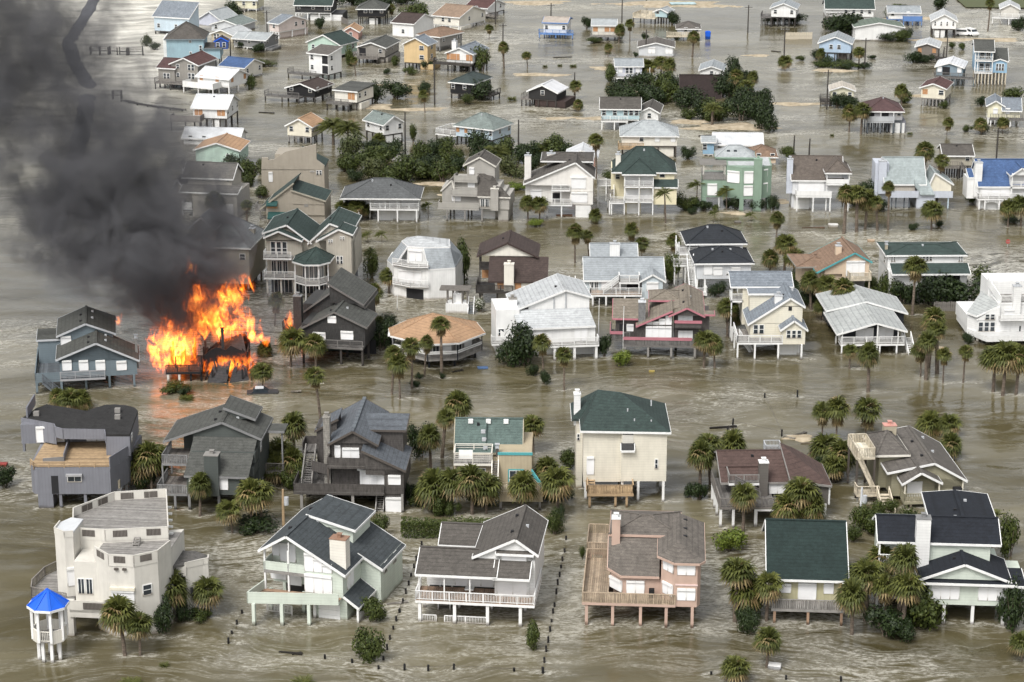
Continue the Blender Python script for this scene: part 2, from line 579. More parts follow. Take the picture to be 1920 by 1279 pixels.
    def deck(s, x0, x1, y0, y1, z, rails='', mat='plank.weathered', rm=None, st='bal', rh=1.05, rim=None, across='y'):
        mb = MB()
        L, n = (x1 - x0, 0) if across == 'y' else (y1 - y0, 0)
        n = max(2, int(L / (.5 if s.far else .22)))
        for i in range(n):
            a, b = i / n * L + .012, (i + 1) / n * L - .012
            if across == 'y':
                mb.box(x0 + a, x0 + b, y0, y1, z - .05, z)
            else:
                mb.box(x0, x1, y0 + a, y0 + b, z - .05, z)
        dk_ = s.part(mb, 'deck', mat)
        r = MB()
        for a, b, c, d in ((x0, x1, y0, y0 + .08), (x0, x1, y1 - .08, y1), (x0, x0 + .08, y0 + .08, y1 - .08), (x1 - .08, x1, y0 + .08, y1 - .08)):
            r.box(a, b, c, d, z - .36, z - .053)
        for i in range(1, 4):
            yy = y0 + (y1 - y0) * i / 4
            r.box(x0 + .08, x1 - .08, yy - .04, yy + .04, z - .3, z - .053)
        s.part(r, 'deck_frame', rim or rm or mat, dk_)
        rm = rm or mat
        i_ = .06
        for c in rails:
            if c in 'fb':
                y = y0 + i_ if c == 'f' else y1 - i_
                s.rail((x0 + i_, y), (x1 - i_, y), z, rh, st, rm)
            elif c in 'lr':
                x = x0 + i_ if c == 'l' else x1 - i_
                s.rail((x, y0 + i_), (x, y1 - i_), z, rh, st, rm)
        return dk_

    def pdeck(s, pts, z, rails=(), mat='plank.weathered', rm=None, st='bal', rh=1.05, th=.3):
        """deck over a polygon, its planks cut to the outline"""
        def clip(poly, y, keep):
            out = []
            for i in range(len(poly)):
                p, q = poly[i], poly[(i + 1) % len(poly)]
                a, b = (p[1] - y) * keep, (q[1] - y) * keep
                if a >= 0:
                    out.append(p)
                if (a > 0 > b) or (a < 0 < b):
                    t = a / (a - b)
                    out.append((p[0] + (q[0] - p[0]) * t, y))
            return out
        mb = MB()
        y0, y1 = min(p[1] for p in pts), max(p[1] for p in pts)
        n = max(2, int((y1 - y0) / .24))
        for i in range(n):
            a, b = y0 + (y1 - y0) * i / n + .012, y0 + (y1 - y0) * (i + 1) / n - .012
            c = clip(clip(list(pts), a, 1), b, -1)
            if len(c) > 2:
                mb.prism(c, z - .05, z)
        d = s.part(mb, 'deck', mat)
        s.part(MB().prism(pts, z - th, z - .055), 'deck_frame', rm or mat, d)
        for i in rails:
            s.rail(pts[i], pts[(i + 1) % len(pts)], z, rh, st, rm or mat)
        return d

    def grille(s, p, q, z0, z1):
        """dark baluster panel let into a parapet, a little proud on both faces"""
        P, Q = Vector((p[0], p[1], 0)), Vector((q[0], q[1], 0))
        U = Vector((0, 0, 1))
        n = max(3, int((Q - P).length / .14))
        d = (Q - P).normalized().cross(U) * .0
        o = s.part(MB().bar(P + U * (z0 + z1) / 2, Q + U * (z0 + z1) / 2, .13, z1 - z0), 'railing_opening', 'paint.umber')
        mb = MB()
        for i in range(n + 1):
            mb.bar(P.lerp(Q, i / n) + U * z0, P.lerp(Q, i / n) + U * z1, .05, .2)
        s.part(mb, 'baluster_row', 'paint.weathered', o)

    def gfill(s, xa, xb, y, z0, xl, zl, xp, zp, xr, zr, mat):
        """wall piece from xa to xb above z0, up to the underside of a gable xl-xp-xr"""
        f = lambda x: (zl + (zp - zl) * (x - xl) / (xp - xl) if x < xp else zp + (zr - zp) * (x - xp) / (xr - xp)) - .05
        top = [(xb, f(xb))] + ([(xp, f(xp))] if xa < xp < xb else []) + [(xa, f(xa))]
        pts = [(xa, y + .06, z0), (xb, y + .06, z0)] + [(x, y + .06, max(z, z0 + .01)) for x, z in top]
        s.part(MB().side(0, 0, .06, pts), 'gable_wall', mat)

    def rail(s, p, q, z, h=1.05, st='bal', mat=TW, z2=None):
        """railing from p to q (x, y), its foot at z (z2 at the far end)"""
        z2 = z if z2 is None else z2
        P, Q = Vector((p[0], p[1], z)), Vector((q[0], q[1], z2))
        L = (Q - P).length
        if L < .2:
            return
        U = Vector((0, 0, 1))
        mb = MB()
        at = lambda t, e: P.lerp(Q, t) + U * e
        n = max(1, round(L / 1.9))
        for i in range(n + 1):
            mb.bar(at(i / n, -.25), at(i / n, h), .11)
        mb.bar(at(0, h), at(1, h), .13, .07)
        if st == 'bal':
            mb.bar(at(0, .12), at(1, .12), .06, .07)
            k = int(L / (.34 if s.far else .17))
            w = .07 if s.far else .045
            for i in range(1, k):
                mb.bar(at(i / k, .12), at(i / k, h), w)
        elif st == 'board':
            k = int(L / .2)
            for i in range(k):
                mb.bar(at((i + .5) / k, -.2), at((i + .5) / k, h - .05), .13, .03)
        elif st == 'solid':
            a, b = at(0, -.28), at(1, h - .03)
            d = (Q - P).normalized().cross(U) * .05
            n0 = len(mb.v)
            for sg in (-1, 1):
                mb.v += [tuple(at(0, -.28) + d * sg), tuple(at(1, -.28) + d * sg), tuple(at(1, h - .03) + d * sg), tuple(at(0, h - .03) + d * sg)]
            mb.f += [(n0, n0 + 1, n0 + 2, n0 + 3), (n0 + 7, n0 + 6, n0 + 5, n0 + 4), (n0, n0 + 4, n0 + 5, n0 + 1), (n0 + 3, n0 + 2, n0 + 6, n0 + 7),
                     (n0, n0 + 3, n0 + 7, n0 + 4), (n0 + 1, n0 + 5, n0 + 6, n0 + 2)]
        else:
            for e in (.2, .42, .63, .84):
                mb.bar(at(0, e * h), at(1, e * h), .05)
        return s.part(mb, 'railing', mat)

    def post(s, xs, ys, z0, z1, w=.26, mat='pile.white'):
        for x in xs:
            for y in ys:
                s.part(MB().box(x - w / 2, x + w / 2, y - w / 2, y + w / 2, z0, z1), 'post', mat)

    def win(s, face, at, a0, a1, z0, z1, kind='w', n=1):
        """openings on a face: f b = plane y, l r = plane x"""
        p, q = {'f': ((a0, at), (a1, at)), 'b': ((a1, at), (a0, at)), 'r': ((at, a0), (at, a1)), 'l': ((at, a1), (at, a0))}[face]
        s.seg(p, q, z0, z1, kind, n)

    def seg(s, p, q, z0, z1, kind='w', n=1):
        """n openings side by side along the wall line p-q (left to right seen from outside).
        w window, t sliding door, s storm shutter, p plywood, g garage door, d dark opening"""
        dx, dy = q[0] - p[0], q[1] - p[1]
        L, an = math.hypot(dx, dy), math.atan2(dy, dx)
        st = L / n
        for i in range(n):
            g = .0 if n == 1 else .05
            w, h = st - 2 * g, z1 - z0
            ox, oy = p[0] + dx * (i * st + g) / L, p[1] + dy * (i * st + g) / L
            mb, sub = MB(), []
            if kind == 's':
                mb.box(0, w, -.09, -.003, 0, h - .2)
                c = MB().box(-.04, w + .04, -.24, -.003, h - .2, h + .05).box(-.06, 0, -.12, -.003, 0, h - .2).box(w, w + .06, -.12, -.003, 0, h - .2)
                nm, mt, sub = 'storm_shutter', 'shut', [(c, 'shutter_casing', TW)]
            elif kind == 'p':
                mb.box(0, w, -.06, -.003, 0, h)
                nm, mt = 'plywood_board', 'plank.plywood'
            elif kind == 'g':
                for j in range(4):
                    mb.box(0, w, -.07, -.003, j * h / 4 + .015, (j + 1) * h / 4 - .015)
                nm, mt = 'garage_door', TW
            elif kind == 'd':
                mb.box(0, w, -.02, -.003, 0, h)
                nm, mt = 'opening', 'dark'
            else:
                t = .09
                mb.box(0, w, -.08, -.003, 0, t).box(0, w, -.08, -.003, h - t, h).box(0, t, -.08, -.003, t, h - t).box(w - t, w, -.08, -.003, t, h - t)
                if kind == 'w':
                    mb.box(t, w - t, -.07, -.003, h / 2 - .03, h / 2 + .03)
                else:
                    mb.box(w / 2 - .03, w / 2 + .03, -.07, -.003, t, h - t)
                nm, mt, sub = 'window', TW, [(MB().box(t, w - t, -.035, -.003, t, h - t), 'pane', 'glass')]
            o = s.part(mb, nm, mt)
            o.location, o.rotation_euler = (ox, oy, z0), (0, 0, an)
            for m_, n_, t_ in sub:
                s.part(m_, n_, t_, o)

    def chim(s, x0, x1, y0, y1, z0, z1, mat='lap.ivory', cap='paint.lightgrey'):
        c = s.part(MB().box(x0, x1, y0, y1, z0, z1), 'chimney', mat)
        xm, ym = (x0 + x1) / 2, (y0 + y1) / 2
        s.part(MB().box(x0 - .06, x1 + .06, y0 - .06, y1 + .06, z1, z1 + .1).box(xm - .2, xm + .2, ym - .2, ym + .2, z1 + .1, z1 + .45)
               .box(xm - .3, xm + .3, ym - .3, ym + .3, z1 + .5, z1 + .55), 'chimney_cap', cap, c)

    def stair(s, x0, x1, y0, y1, z0, z1, d, mat='plank.weathered', rail='bal', rm=None):
        """flight filling the rectangle; d = '+x' '-x' '+y' '-y': the way it climbs"""
        mb = MB()
        n = max(2, int(abs(z1 - z0) / .2))
        for i in range(n):
            a, b, z = i / n, (i + 1) / n, z0 + (z1 - z0) * (i + 1) / n
            if d[0] == '-':
                a, b = 1 - b, 1 - a
            if d[1] == 'x':
                mb.box(x0 + (x1 - x0) * a, x0 + (x1 - x0) * b, y0 + .05, y1 - .05, z - .07, z)
            else:
                mb.box(x0 + .05, x1 - .05, y0 + (y1 - y0) * a, y0 + (y1 - y0) * b, z - .07, z)
        za, zb = (z0, z1) if d[0] == '+' else (z1, z0)
        ends = [((x0, y0), (x1, y0)), ((x0, y1), (x1, y1))] if d[1] == 'x' else [((x0, y0), (x0, y1)), ((x1, y0), (x1, y1))]
        for p, q in ends:
            mb.bar((p[0], p[1], za - .1), (q[0], q[1], zb - .1), .07, .28)
        o = s.part(mb, 'stairs', mat)
        if rail:
            for p, q in ends:
                r = s.rail(p, q, za, .95, rail, rm or mat, zb)
                if r:
                    r.parent = o
        return o

    def bars(s, segs, w, mat, name):
        for a in segs:
            s.part(MB().bar(a[:3], a[3:], w), name, mat)

    def box(s, name, x0, x1, y0, y1, z0, z1, mat, parent=None):
        return s.part(MB().box(x0, x1, y0, y1, z0, z1), name, mat, parent)


def cottage(label, x, y, rot, w, d, zf, hw, roof, rise, wm, rf, short=None, fr='', rt='', lf='', dk=None, pile=TW, trim=TW, oh=.45, npx=4, npy=3, und=None, ch=None, deckm='plank.weathered', rm=None, pm=None, vents=1, stairs=None, ww=.95, up=0):
    """a plain raised beach cottage: w x d metres, floor zf above the flood, walls hw high; fr / rt / lf list openings along a face"""
    h = House(label, x, y, rot, short=short)
    z1 = zf + hw
    h.wall(0, w, 0, d, zf, z1, wm)
    h.box('floor_beam', .1, w - .1, .1, d - .1, zf - .28, zf - .003, pm or pile)
    xs = [.2 + (w - .4) * i / (npx - 1) for i in range(npx)]
    ys = [.2 + (d - .4) * i / (npy - 1) for i in range(npy)]
    h.post(xs, ys, -2.0, zf - .28, .27, pm or pile)
    if roof in ('gx', 'gy'):
        h.gab(0, w, 0, d, z1, z1 + rise, roof[1], rf, wm, trim, oh, vents=vents)
    elif roof == 'hip':
        h.hip(0, w, 0, d, z1, z1 + rise, rf, trim, oh, vents=vents)
    elif roof == 'shed':
        h.shed(0, w, 0, d, z1, z1 + rise, rf, wm, trim, oh)
    else:
        h.roof([[(-oh, -oh, z1 + .2), (w + oh, -oh, z1 + .2), (w + oh, d + oh, z1 + .2 + rise), (-oh, d + oh, z1 + .2 + rise)]], rf, trim,
               [((-oh, -oh, z1 + .2), (w + oh, -oh, z1 + .2))], .22)
    for face, spec, at, L in (('f', fr, 0, w), ('r', rt, w, d), ('l', lf, 0, d)):
        st = max(1, round(hw / 2.8))
        for lev in range(st):
            zz = zf + lev * hw / st
            for i, k in enumerate(spec):
                if k in '.':
                    continue
                c = L * (i + .5) / len(spec)
                if k in 'wsp':
                    h.win(face, at, c - ww / 2, c + ww / 2, zz + .9, zz + 2.1, k)
                elif k in 'WSP':
                    h.win(face, at, c - ww, c + ww, zz + .6, zz + 2.2, k.lower(), 2)
                elif k in 'tD':
                    h.win(face, at, c - .9, c + .9, zz + .1, zz + 2.15, 't' if k == 't' else 'd')
    if und:
        for a in und:                     # enclosed bays under the floor: x0, x1, y0, y1, material, door
            h.wall(a[0], a[1], a[2], a[3], -2, zf - .283, a[4], 'ground_wall_or_shade_panel')
            if len(a) > 5:
                h.win('f', a[2], a[0] + .25, a[1] - .25, -1, zf - .7, a[5])
    if dk:                                # deck: x0, x1, y0, y1, rails, style
        dz = zf - .05
        h.deck(dk[0], dk[1], dk[2], dk[3], dz, dk[4], deckm, rm, dk[5] if len(dk) > 5 else 'bal')
        px = [dk[0] + .2, (dk[0] + dk[1]) / 2, dk[1] - .2]
        py = [dk[2] + .2] if dk[3] - dk[2] < 4.5 else [dk[2] + .2, dk[3] - .3]
        h.post(px, py, -2, dz - .36, .22, pm or pile)
        if up:
            h.post(px, [dk[2] + .2], dz, z1 - .1, .14, pile)
    if stairs:
        h.stair(*stairs[:4], -.6, zf, stairs[4], deckm, 'bal', rm)
    if ch:
        h.chim(*ch)
    return h


# ------------------------------------------------------------------ the flood
def water_material():
    m, nt, b = new_mat('flood_water')
    co = coords(nt)
    N = nt.nodes
    # slow distortion field so that streaks bend and curl
    w1 = N.new('ShaderNodeTexNoise')
    w1.inputs['Scale'].default_value = .03
    w1.inputs['Detail'].default_value = 4
    nt.links.new(co, w1.inputs['Vector'])
    vm = N.new('ShaderNodeVectorMath')
    vm.operation = 'MULTIPLY_ADD'
    nt.links.new(w1.outputs['Color'], vm.inputs[0])
    vm.inputs[1].default_value = (26, 26, 0)
    nt.links.new(co, vm.inputs[2])
    wp = vm.outputs[0]
    flow = mapping(nt, wp, (.30, 1.0, 1.0), (0, 0, R(7)))
    # silt colour
    silt = tex_noise(nt, flow, .05, 4, .6)
    col = ramp(nt, silt, (.3, (.05, .042, .019)), (.5, (.092, .079, .043)), (.7, (.165, .147, .095)))
    # foam: lacy net of torn cells, gathered in drifts, and long thin streaks
    def lace(scale, lo, hi):
        v = N.new('ShaderNodeTexVoronoi')
        v.feature = 'DISTANCE_TO_EDGE'
        v.inputs['Scale'].default_value = scale
        v.inputs['Randomness'].default_value = 1.0
        jit = N.new('ShaderNodeTexNoise')
        jit.inputs['Scale'].default_value = scale * 2.2
        jit.inputs['Detail'].default_value = 4
        nt.links.new(flow, jit.inputs['Vector'])
        va = N.new('ShaderNodeVectorMath')
        va.operation = 'MULTIPLY_ADD'
        nt.links.new(jit.outputs['Color'], va.inputs[0])
        va.inputs[1].default_value = (1.1 / scale, 1.1 / scale, 0)
        nt.links.new(flow, va.inputs[2])
        nt.links.new(va.outputs[0], v.inputs['Vector'])
        return ramp(nt, v.outputs['Distance'], (.0, 1.0), (lo, .55), (hi, .0))
    net = math_node(nt, 'MAXIMUM', lace(.32, .045, .16), math_node(nt, 'MULTIPLY', lace(.9, .06, .18), .75))
    n1 = tex_noise(nt, mapping(nt, wp, (.16, 1, 1), (0, 0, R(4))), .3, 6, .6, .5)
    streak = ramp(nt, math_node(nt, 'ABSOLUTE', math_node(nt, 'SUBTRACT', n1, .52)), (.0, .9), (.018, .35), (.045, .0))
    drift = tex_noise(nt, mapping(nt, wp, (.5, 1, 1), (0, 0, 0), (31, 7, 0)), .022, 5, .58)
    patch = ramp(nt, drift, (.5, .0), (.57, .6), (.66, 1.0))
    grain = ramp(nt, tex_noise(nt, mapping(nt, co, (.6, 1, 1)), 2.4, 5, .75), (.36, .1), (.62, 1.0))
    foam = math_node(nt, 'MULTIPLY', math_node(nt, 'MAXIMUM', net, streak), patch)
    foam = math_node(nt, 'MAXIMUM', foam, math_node(nt, 'MULTIPLY', streak, ramp(nt, drift, (.38, .0), (.52, .3))))
    # froth caught at piles and walls (stored on the sheet where things stand in it)
    at = N.new('ShaderNodeAttribute')
    at.attribute_name = 'froth'
    fr = math_node(nt, 'MULTIPLY', math_node(nt, 'MULTIPLY', at.outputs['Fac'], .8), ramp(nt, tex_noise(nt, mapping(nt, wp, (.5, 1, 1)), 1.1, 6, .7), (.42, .0), (.62, 1.0)))
    foam = math_node(nt, 'MAXIMUM', foam, fr)
    # surf belt off the beach
    sep = N.new('ShaderNodeSeparateXYZ')
    nt.links.new(co, sep.inputs[0])
    edge = math_node(nt, 'MULTIPLY_ADD', sep.outputs[1], .06, sep.outputs[0])
    beach = math_node(nt, 'MULTIPLY', ramp(nt, math_node(nt, 'MULTIPLY_ADD', edge, -.02, -.7), (.0, .0), (.45, 1.0)),
                      ramp(nt, math_node(nt, 'MULTIPLY_ADD', sep.outputs[1], .004, -1.55), (.0, .12), (.7, 1.0)))
    bn = ramp(nt, tex_noise(nt, flow, .2, 8, .72, .5), (.28, .0), (.6, 1.0))
    foam = math_node(nt, 'MAXIMUM', math_node(nt, 'MULTIPLY', foam, grain), math_node(nt, 'MULTIPLY', beach, bn), clamp=True)
    c2 = mixcol(nt, foam, col, (.7, .68, .61))
    nt.links.new(c2, b.inputs['Base Color'])
    b.inputs['IOR'].default_value = 1.34
    calm = ramp(nt, tex_noise(nt, mapping(nt, wp, (.4, 1, 1), (0, 0, 0), (5, 90, 0)), .04, 4, .6), (.35, .06), (.65, .2))
    nt.links.new(mixcol(nt, foam, calm, (.75, .75, .75)), b.inputs['Roughness'])
    # ripples on top of the swell of the sheet
    wv = mapping(nt, wp, (.5, 1.0, 1.0), (0, 0, R(-6)))
    h2 = tex_noise(nt, wv, .7, 4, .6, .6)
    h3 = tex_noise(nt, wv, 2.6, 3, .6)
    hh = math_node(nt, 'ADD', math_node(nt, 'MULTIPLY', h2, .5), math_node(nt, 'MULTIPLY', h3, .13))
    hh = math_node(nt, 'MULTIPLY', hh, ramp(nt, drift, (.35, .35), (.65, 1.0)))
    bump(nt, b, hh, 1.0, .26)
    return m


def water_sheet(stands):
    """one sheet to the horizon, finer where the houses are; low swell, and froth downstream of whatever stands in it"""
    def lines(lo, hi, step, far, n):
        a = [lo + step * i for i in range(int((hi - lo) / step) + 1)]
        w = hi - lo
        for k in range(1, n):
            a.append(hi + (far - hi) * (k / (n - 1)) ** 3 + step * k)
        return a
    xs = [-146 + 1.1 * i for i in range(266)]
    xs = [-146 - 2.2 - 2500 * (k / 12) ** 3 for k in range(12, -1, -1)] + xs + [146 + 2.2 + 2500 * (k / 12) ** 3 for k in range(13)]
    ys, y = [-300, -100, 60, 140, 180], 190.0
    while y < 760:
        ys.append(y)
        y += .75 + max(0, y - 300) * .0042
    ys += [800, 900, 1100, 1500, 2500, 5000]
    nx, ny = len(xs), len(ys)
    froth = [0.0] * (nx * ny)
    import bisect
    for sx, sy, r in stands:
        i0, i1 = bisect.bisect(xs, sx - r - 1.5), bisect.bisect(xs, sx + r + 6)
        j0, j1 = bisect.bisect(ys, sy - r - 1.5), bisect.bisect(ys, sy + r + 1.5)
        for j in range(j0, min(j1, ny)):
            for i in range(i0, min(i1, nx)):
                dx, dy = xs[i] - sx, ys[j] - sy
                dx = max(0, dx - r) / 4.0 if dx > 0 else max(0, -dx - r) / 1.0
                d = math.hypot(dx, max(0, abs(dy) - r * .6) / 1.1)
                k = j * nx + i
                froth[k] = max(froth[k], max(0.0, 1 - d))
    mb = MB()
    for yy in ys:
        for xx in xs:
            z = 0.0
            if -150 < xx < 150 and 180 < yy < 770:
                z = .16 * noise.noise((xx * .13, yy * .24, 0)) + .1 * noise.noise((xx * .3, yy * .6, 5)) + .05 * noise.noise((xx * .8, yy * 1.3, 9))
            mb.v.append((xx, yy, z))
    for j in range(ny - 1):
        for i in range(nx - 1):
            a = j * nx + i
            mb.f.append((a, a + 1, a + 1 + nx, a + nx))
    o = mb.build('water', water_material())
    at = o.data.attributes.new('froth', 'FLOAT', 'POINT')
    at.data.foreach_set('value', froth)
    o.data.polygons.foreach_set('use_smooth', [True] * len(o.data.polygons))
    tag(o, 'brown flood water with streaks of foam between the houses', 'water', kind='structure')



# ------------------------------------------------------------------ houses

h = House('white stucco house with stepped plank roof terraces next to the blue-roofed gazebo',-43.43,222.09,-6,short='white terraced house')
h.prism([(-1.8,2.04),(.34,-0.05),(3.11,-0.08),(5.28,1.55),(5.93,4.47),(5.93,10.47),(-2.3,8.04)],-2,8.5,'stucco.bone')
h.rail((-1.8,2.04),(.34,-0.05),8.5,1.05,'solid','stucco.bone')
h.rail((.34,-0.05),(3.11,-0.08),8.5,1.05,'solid','stucco.bone')
h.rail((3.11,-0.08),(5.28,1.55),8.5,1.05,'solid','stucco.bone')
h.rail((5.28,1.55),(5.93,4.47),8.5,1.05,'solid','stucco.bone')
h.pdeck([(-1.8,2.04),(.34,-0.05),(3.11,-0.08),(5.28,1.55),(5.93,4.47),(5.93,9.47),(-1.8,7.04)],8.55,(),'plank.driftwood',th=.1)
h.prism([(-5.19,5.6),(-1.53,5.39),(5.11,6.93),(1.97,18.3),(-3.68,16.69),(-6.85,11.37)],3,9.1,'stucco.bone')
h.rail((-5.19,5.6),(-1.53,5.39),9.1,1.05,'solid','stucco.bone')
h.rail((-1.53,5.39),(5.11,6.93),9.1,1.05,'solid','stucco.bone')
h.rail((5.11,6.93),(1.97,18.3),9.1,1.05,'solid','stucco.bone')
h.rail((1.97,18.3),(-3.68,16.69),9.1,1.05,'solid','stucco.bone')
h.rail((-3.68,16.69),(-6.85,11.37),9.1,1.05,'solid','stucco.bone')
h.rail((-6.85,11.37),(-5.19,5.6),9.1,1.05,'solid','stucco.bone')
h.pdeck([(-5.19,5.6),(-1.53,5.39),(5.11,6.93),(1.97,18.3),(-3.68,16.69),(-6.85,11.37)],9.15,(),'terrace.driftwood',th=.1)
h.grille((-4.09,5.54),(-2.7,5.46),9.23,9.99)
h.grille((-0.67,5.59),(.79,5.93),9.23,9.99)
h.grille((2.85,6.41),(4.31,6.74),9.23,9.99)
h.grille((-2.94,16.9),(-1.59,17.29),9.23,9.99)
h.grille((-0.4,17.63),(1.01,18.03),9.23,9.99)
h.grille((-6.22,12.43),(-5.42,13.76),9.23,9.99)
h.grille((-4.95,14.56),(-4.22,15.79),9.23,9.99)
h.grille((.95,-0.05),(2.17,-0.07),8.63,9.39)
h.grille((3.72,.38),(4.74,1.14),8.63,9.39)
h.grille((-1.38,1.62),(-0.3,.58),8.63,9.39)
h.stair(1.6,2.3,4.82,5.82,8.55,9.25,'+y','plank.driftwood',None)
h.seg((.49,-0.07),(3.01,-0.1),4.02,5.47,'s',2)
h.box('lintel',.39,3.11,-0.4,-0.06,5.53,5.86,'stucco.cream')
h.wall(-4.11,-1.4,1.84,9.04,3.21,7.76,'stucco.bone')
h.seg((-3.85,1.84),(-2.05,1.84),3.95,5.85,'t',2)
h.wall(-4.11,.54,-0.7,1.84,3.01,3.21,'stucco.bone','balcony')
h.rail((-4.11,-0.65),(.34,-0.65),3.21,1.05,'solid','stucco.bone')
h.grille((-2.49,-0.72),(-0.29,-0.72),3.36,4.11)
h.wall(-4.68,-3.76,-0.5,.3,-2,4.06,'stucco.bone','pier')
h.box('beam',-4.11,.44,-0.7,-0.3,2.36,3.01,'stucco.bone')
h.post([.09],[4,8],-2,2.96,.3,'pile.bone')
h.prism([(-6.66,3.79),(-5.26,2.73),(-4.4,3.06),(-4.4,7.06),(-5.86,7.39),(-6.66,5.79)],3.21,10.41,'stucco.bone')
h.prism([(-6.66,3.79),(-5.26,2.73),(-4.4,3.06),(-4.4,7.06),(-5.86,7.39),(-6.66,5.79)],10.41,10.61,'paint.silver','flat_roof')
h.rail((-6.66,3.79),(-5.26,2.73),10.41,.4,'solid','stucco.bone')
h.rail((-5.26,2.73),(-4.4,3.06),10.41,.4,'solid','stucco.bone')
h.rail((-6.66,5.79),(-6.66,3.79),10.41,.4,'solid','stucco.bone')
h.seg((-5.16,2.72),(-4.5,3.06),4.46,6.56,'s')
h.pdeck([(-9.27,2.54),(-4.96,1.18),(-4.06,1.27),(-6.98,10.76),(-8.34,10.62),(-9.51,8.1),(-9.82,4.55)],3.21,(4,5,6,0),'terrace.driftwood','plank.weathered','bal',th=.35)
h.post([-8.97,-9.11],[8.1],-2,2.91,.35,'pile.bone')
h.prism([(7.11,5.82),(8.78,7.17),(9.28,7.47),(9.08,8.47),(7.45,9.6),(7.11,9.6)],-2,6.03,'stucco.bone')
h.prism([(5.77,4.97),(7.11,5.82),(8.78,7.17),(9.28,7.47),(9.08,8.47),(7.45,9.6),(4.57,9.68)],6.03,6.28,'roof.ash','flat_roof')
h.box('beam',5.77,7.21,5.72,6.12,4.88,6.03,'stucco.bone')
h.rail((7.11,5.82),(8.78,7.17),6.03,.4,'solid','stucco.bone')
h.rail((8.78,7.17),(9.28,7.47),6.03,.4,'solid','stucco.bone')
h.rail((9.28,7.47),(9.08,8.47),6.03,.4,'solid','stucco.bone')
h.box('slot_window',7.66,7.92,5.47,5.62,2.68,3.68,'dark')
h.wall(4.11,7.11,9.22,9.52,-2,5.88,'stucco.bone')
h.box('scupper',4.63,5.23,8.29,8.59,8.65,8.85,'paint.white')
h.box('scupper',4.1,4.7,10.23,10.53,8.65,8.85,'paint.white')
h.box('scupper',3.56,4.16,12.16,12.46,8.65,8.85,'paint.white')
h.box('scupper',3.03,3.63,14.1,14.4,8.65,8.85,'paint.white')
h.box('scupper',2.49,3.09,16.03,16.33,8.65,8.85,'paint.white')
h.seg((3.76,.4),(4.63,1.05),4.66,5.96,'w')
h.box('wall_lamp',.97,1.37,-0.35,-0.06,7.85,8.05,'paint.umber')
h.box('wall_lamp',1.86,2.26,-0.35,-0.06,7.85,8.05,'paint.umber')
h.box('string_course',.36,3.09,-0.14,.12,8.25,8.33,'stucco.bone')
h = House('octagonal white gazebo on legs with a bright blue pyramid roof',-48.73,215.27,-6,name='gazebo',cat='gazebo')
h.cone([(1.62,1.87),(.67,2.82),(-0.67,2.82),(-1.62,1.87),(-1.62,.53),(-0.67,-0.42),(.67,-0.42),(1.62,.53)],6.19,(0,1.2,7.94),'metal.royal','paint.white',.42)
h.prism([(1.62,1.87),(.67,2.82),(-0.67,2.82),(-1.62,1.87),(-1.62,.53),(-0.67,-0.42),(.67,-0.42),(1.62,.53)],2.5,2.65,'plank.driftwood','deck')
h.rail((1.62,1.87),(.67,2.82),2.6,1.15,'solid','board.ivory')
h.rail((.67,2.82),(-0.67,2.82),2.6,1.15,'solid','board.ivory')
h.rail((-0.67,2.82),(-1.62,1.87),2.6,1.15,'solid','board.ivory')
h.rail((-1.62,1.87),(-1.62,.53),2.6,1.15,'solid','board.ivory')
h.rail((-1.62,.53),(-0.67,-0.42),2.6,1.15,'solid','board.ivory')
h.rail((-0.67,-0.42),(.67,-0.42),2.6,1.15,'bal','board.ivory')
h.rail((.67,-0.42),(1.62,.53),2.6,1.15,'solid','board.ivory')
h.rail((1.62,.53),(1.62,1.87),2.6,1.15,'solid','board.ivory')
h.box('beam',-0.1,.1,1,1.4,2.7,2.8,'paint.white')
h.post([1.62],[1.87],2.5,6.29,.28,'paint.white')
h.post([.67],[2.82],2.5,6.29,.28,'paint.white')
h.post([-0.67],[2.82],2.5,6.29,.28,'paint.white')
h.post([-1.62],[1.87],2.5,6.29,.28,'paint.white')
h.post([-1.62],[.53],2.5,6.29,.28,'paint.white')
h.post([-0.67],[-0.42],2.5,6.29,.28,'paint.white')
h.post([.67],[-0.42],2.5,6.29,.28,'paint.white')
h.post([1.62],[.53],2.5,6.29,.28,'paint.white')
h.post([-1.13],[.73],-2,2.5,.32,'pile.white')
h.post([-0.47],[.07],-2,2.5,.32,'pile.white')
h.post([.47],[.07],-2,2.5,.32,'pile.white')
h.post([1.13],[.73],-2,2.5,.32,'pile.white')
h.post([.47],[2.33],-2,2.5,.32,'pile.white')
h.post([-0.47],[2.33],-2,2.5,.32,'pile.white')
h = House('pale sage gable house with slate roof, tall chimney and solid-railed deck',-25.07,225.01,-17,short='pale sage house')
h.pdeck([(-3.63,-0.91),(6,1.45),(5.86,3.25),(-3.21,2.84)],2.78,(3,0),'plank.redwood','lap.celadon','solid',1,.3)
h.post([-2.97],[-0.82],-2,2.48,.36,'pile.celadon')
h.post([0],[0],-2,2.48,.36,'pile.celadon')
h.post([2.84],[.82],-2,2.48,.36,'pile.celadon')
h.wall(1.64,6.1,2.76,15.36,2.78,5.73,'lap.celadon')
h.wall(-3.07,1.64,5.06,15.36,2.78,7.47,'lap.celadon')
h.gab(-3.17,6.1,2.76,15.06,7.57,9.35,'y','roof.roofgrey2',None,oh=.45,rp=.31,ze2=5.78,vents=3)
h.gfill(1.64,6.1,2.76,5.73,-3.17,7.57,-0.31,9.35,6.1,5.78,'lap.celadon')
h.gfill(-3.17,1.64,5.06,7.47,-3.17,7.57,-0.31,9.35,6.1,5.78,'lap.celadon')
h.deck(-3.17,1.64,2.66,5.06,5.12,'','plank.driftwood')
h.rail((-3.17,2.76),(1.64,2.76),5.12,.95,'solid','lap.celadon')
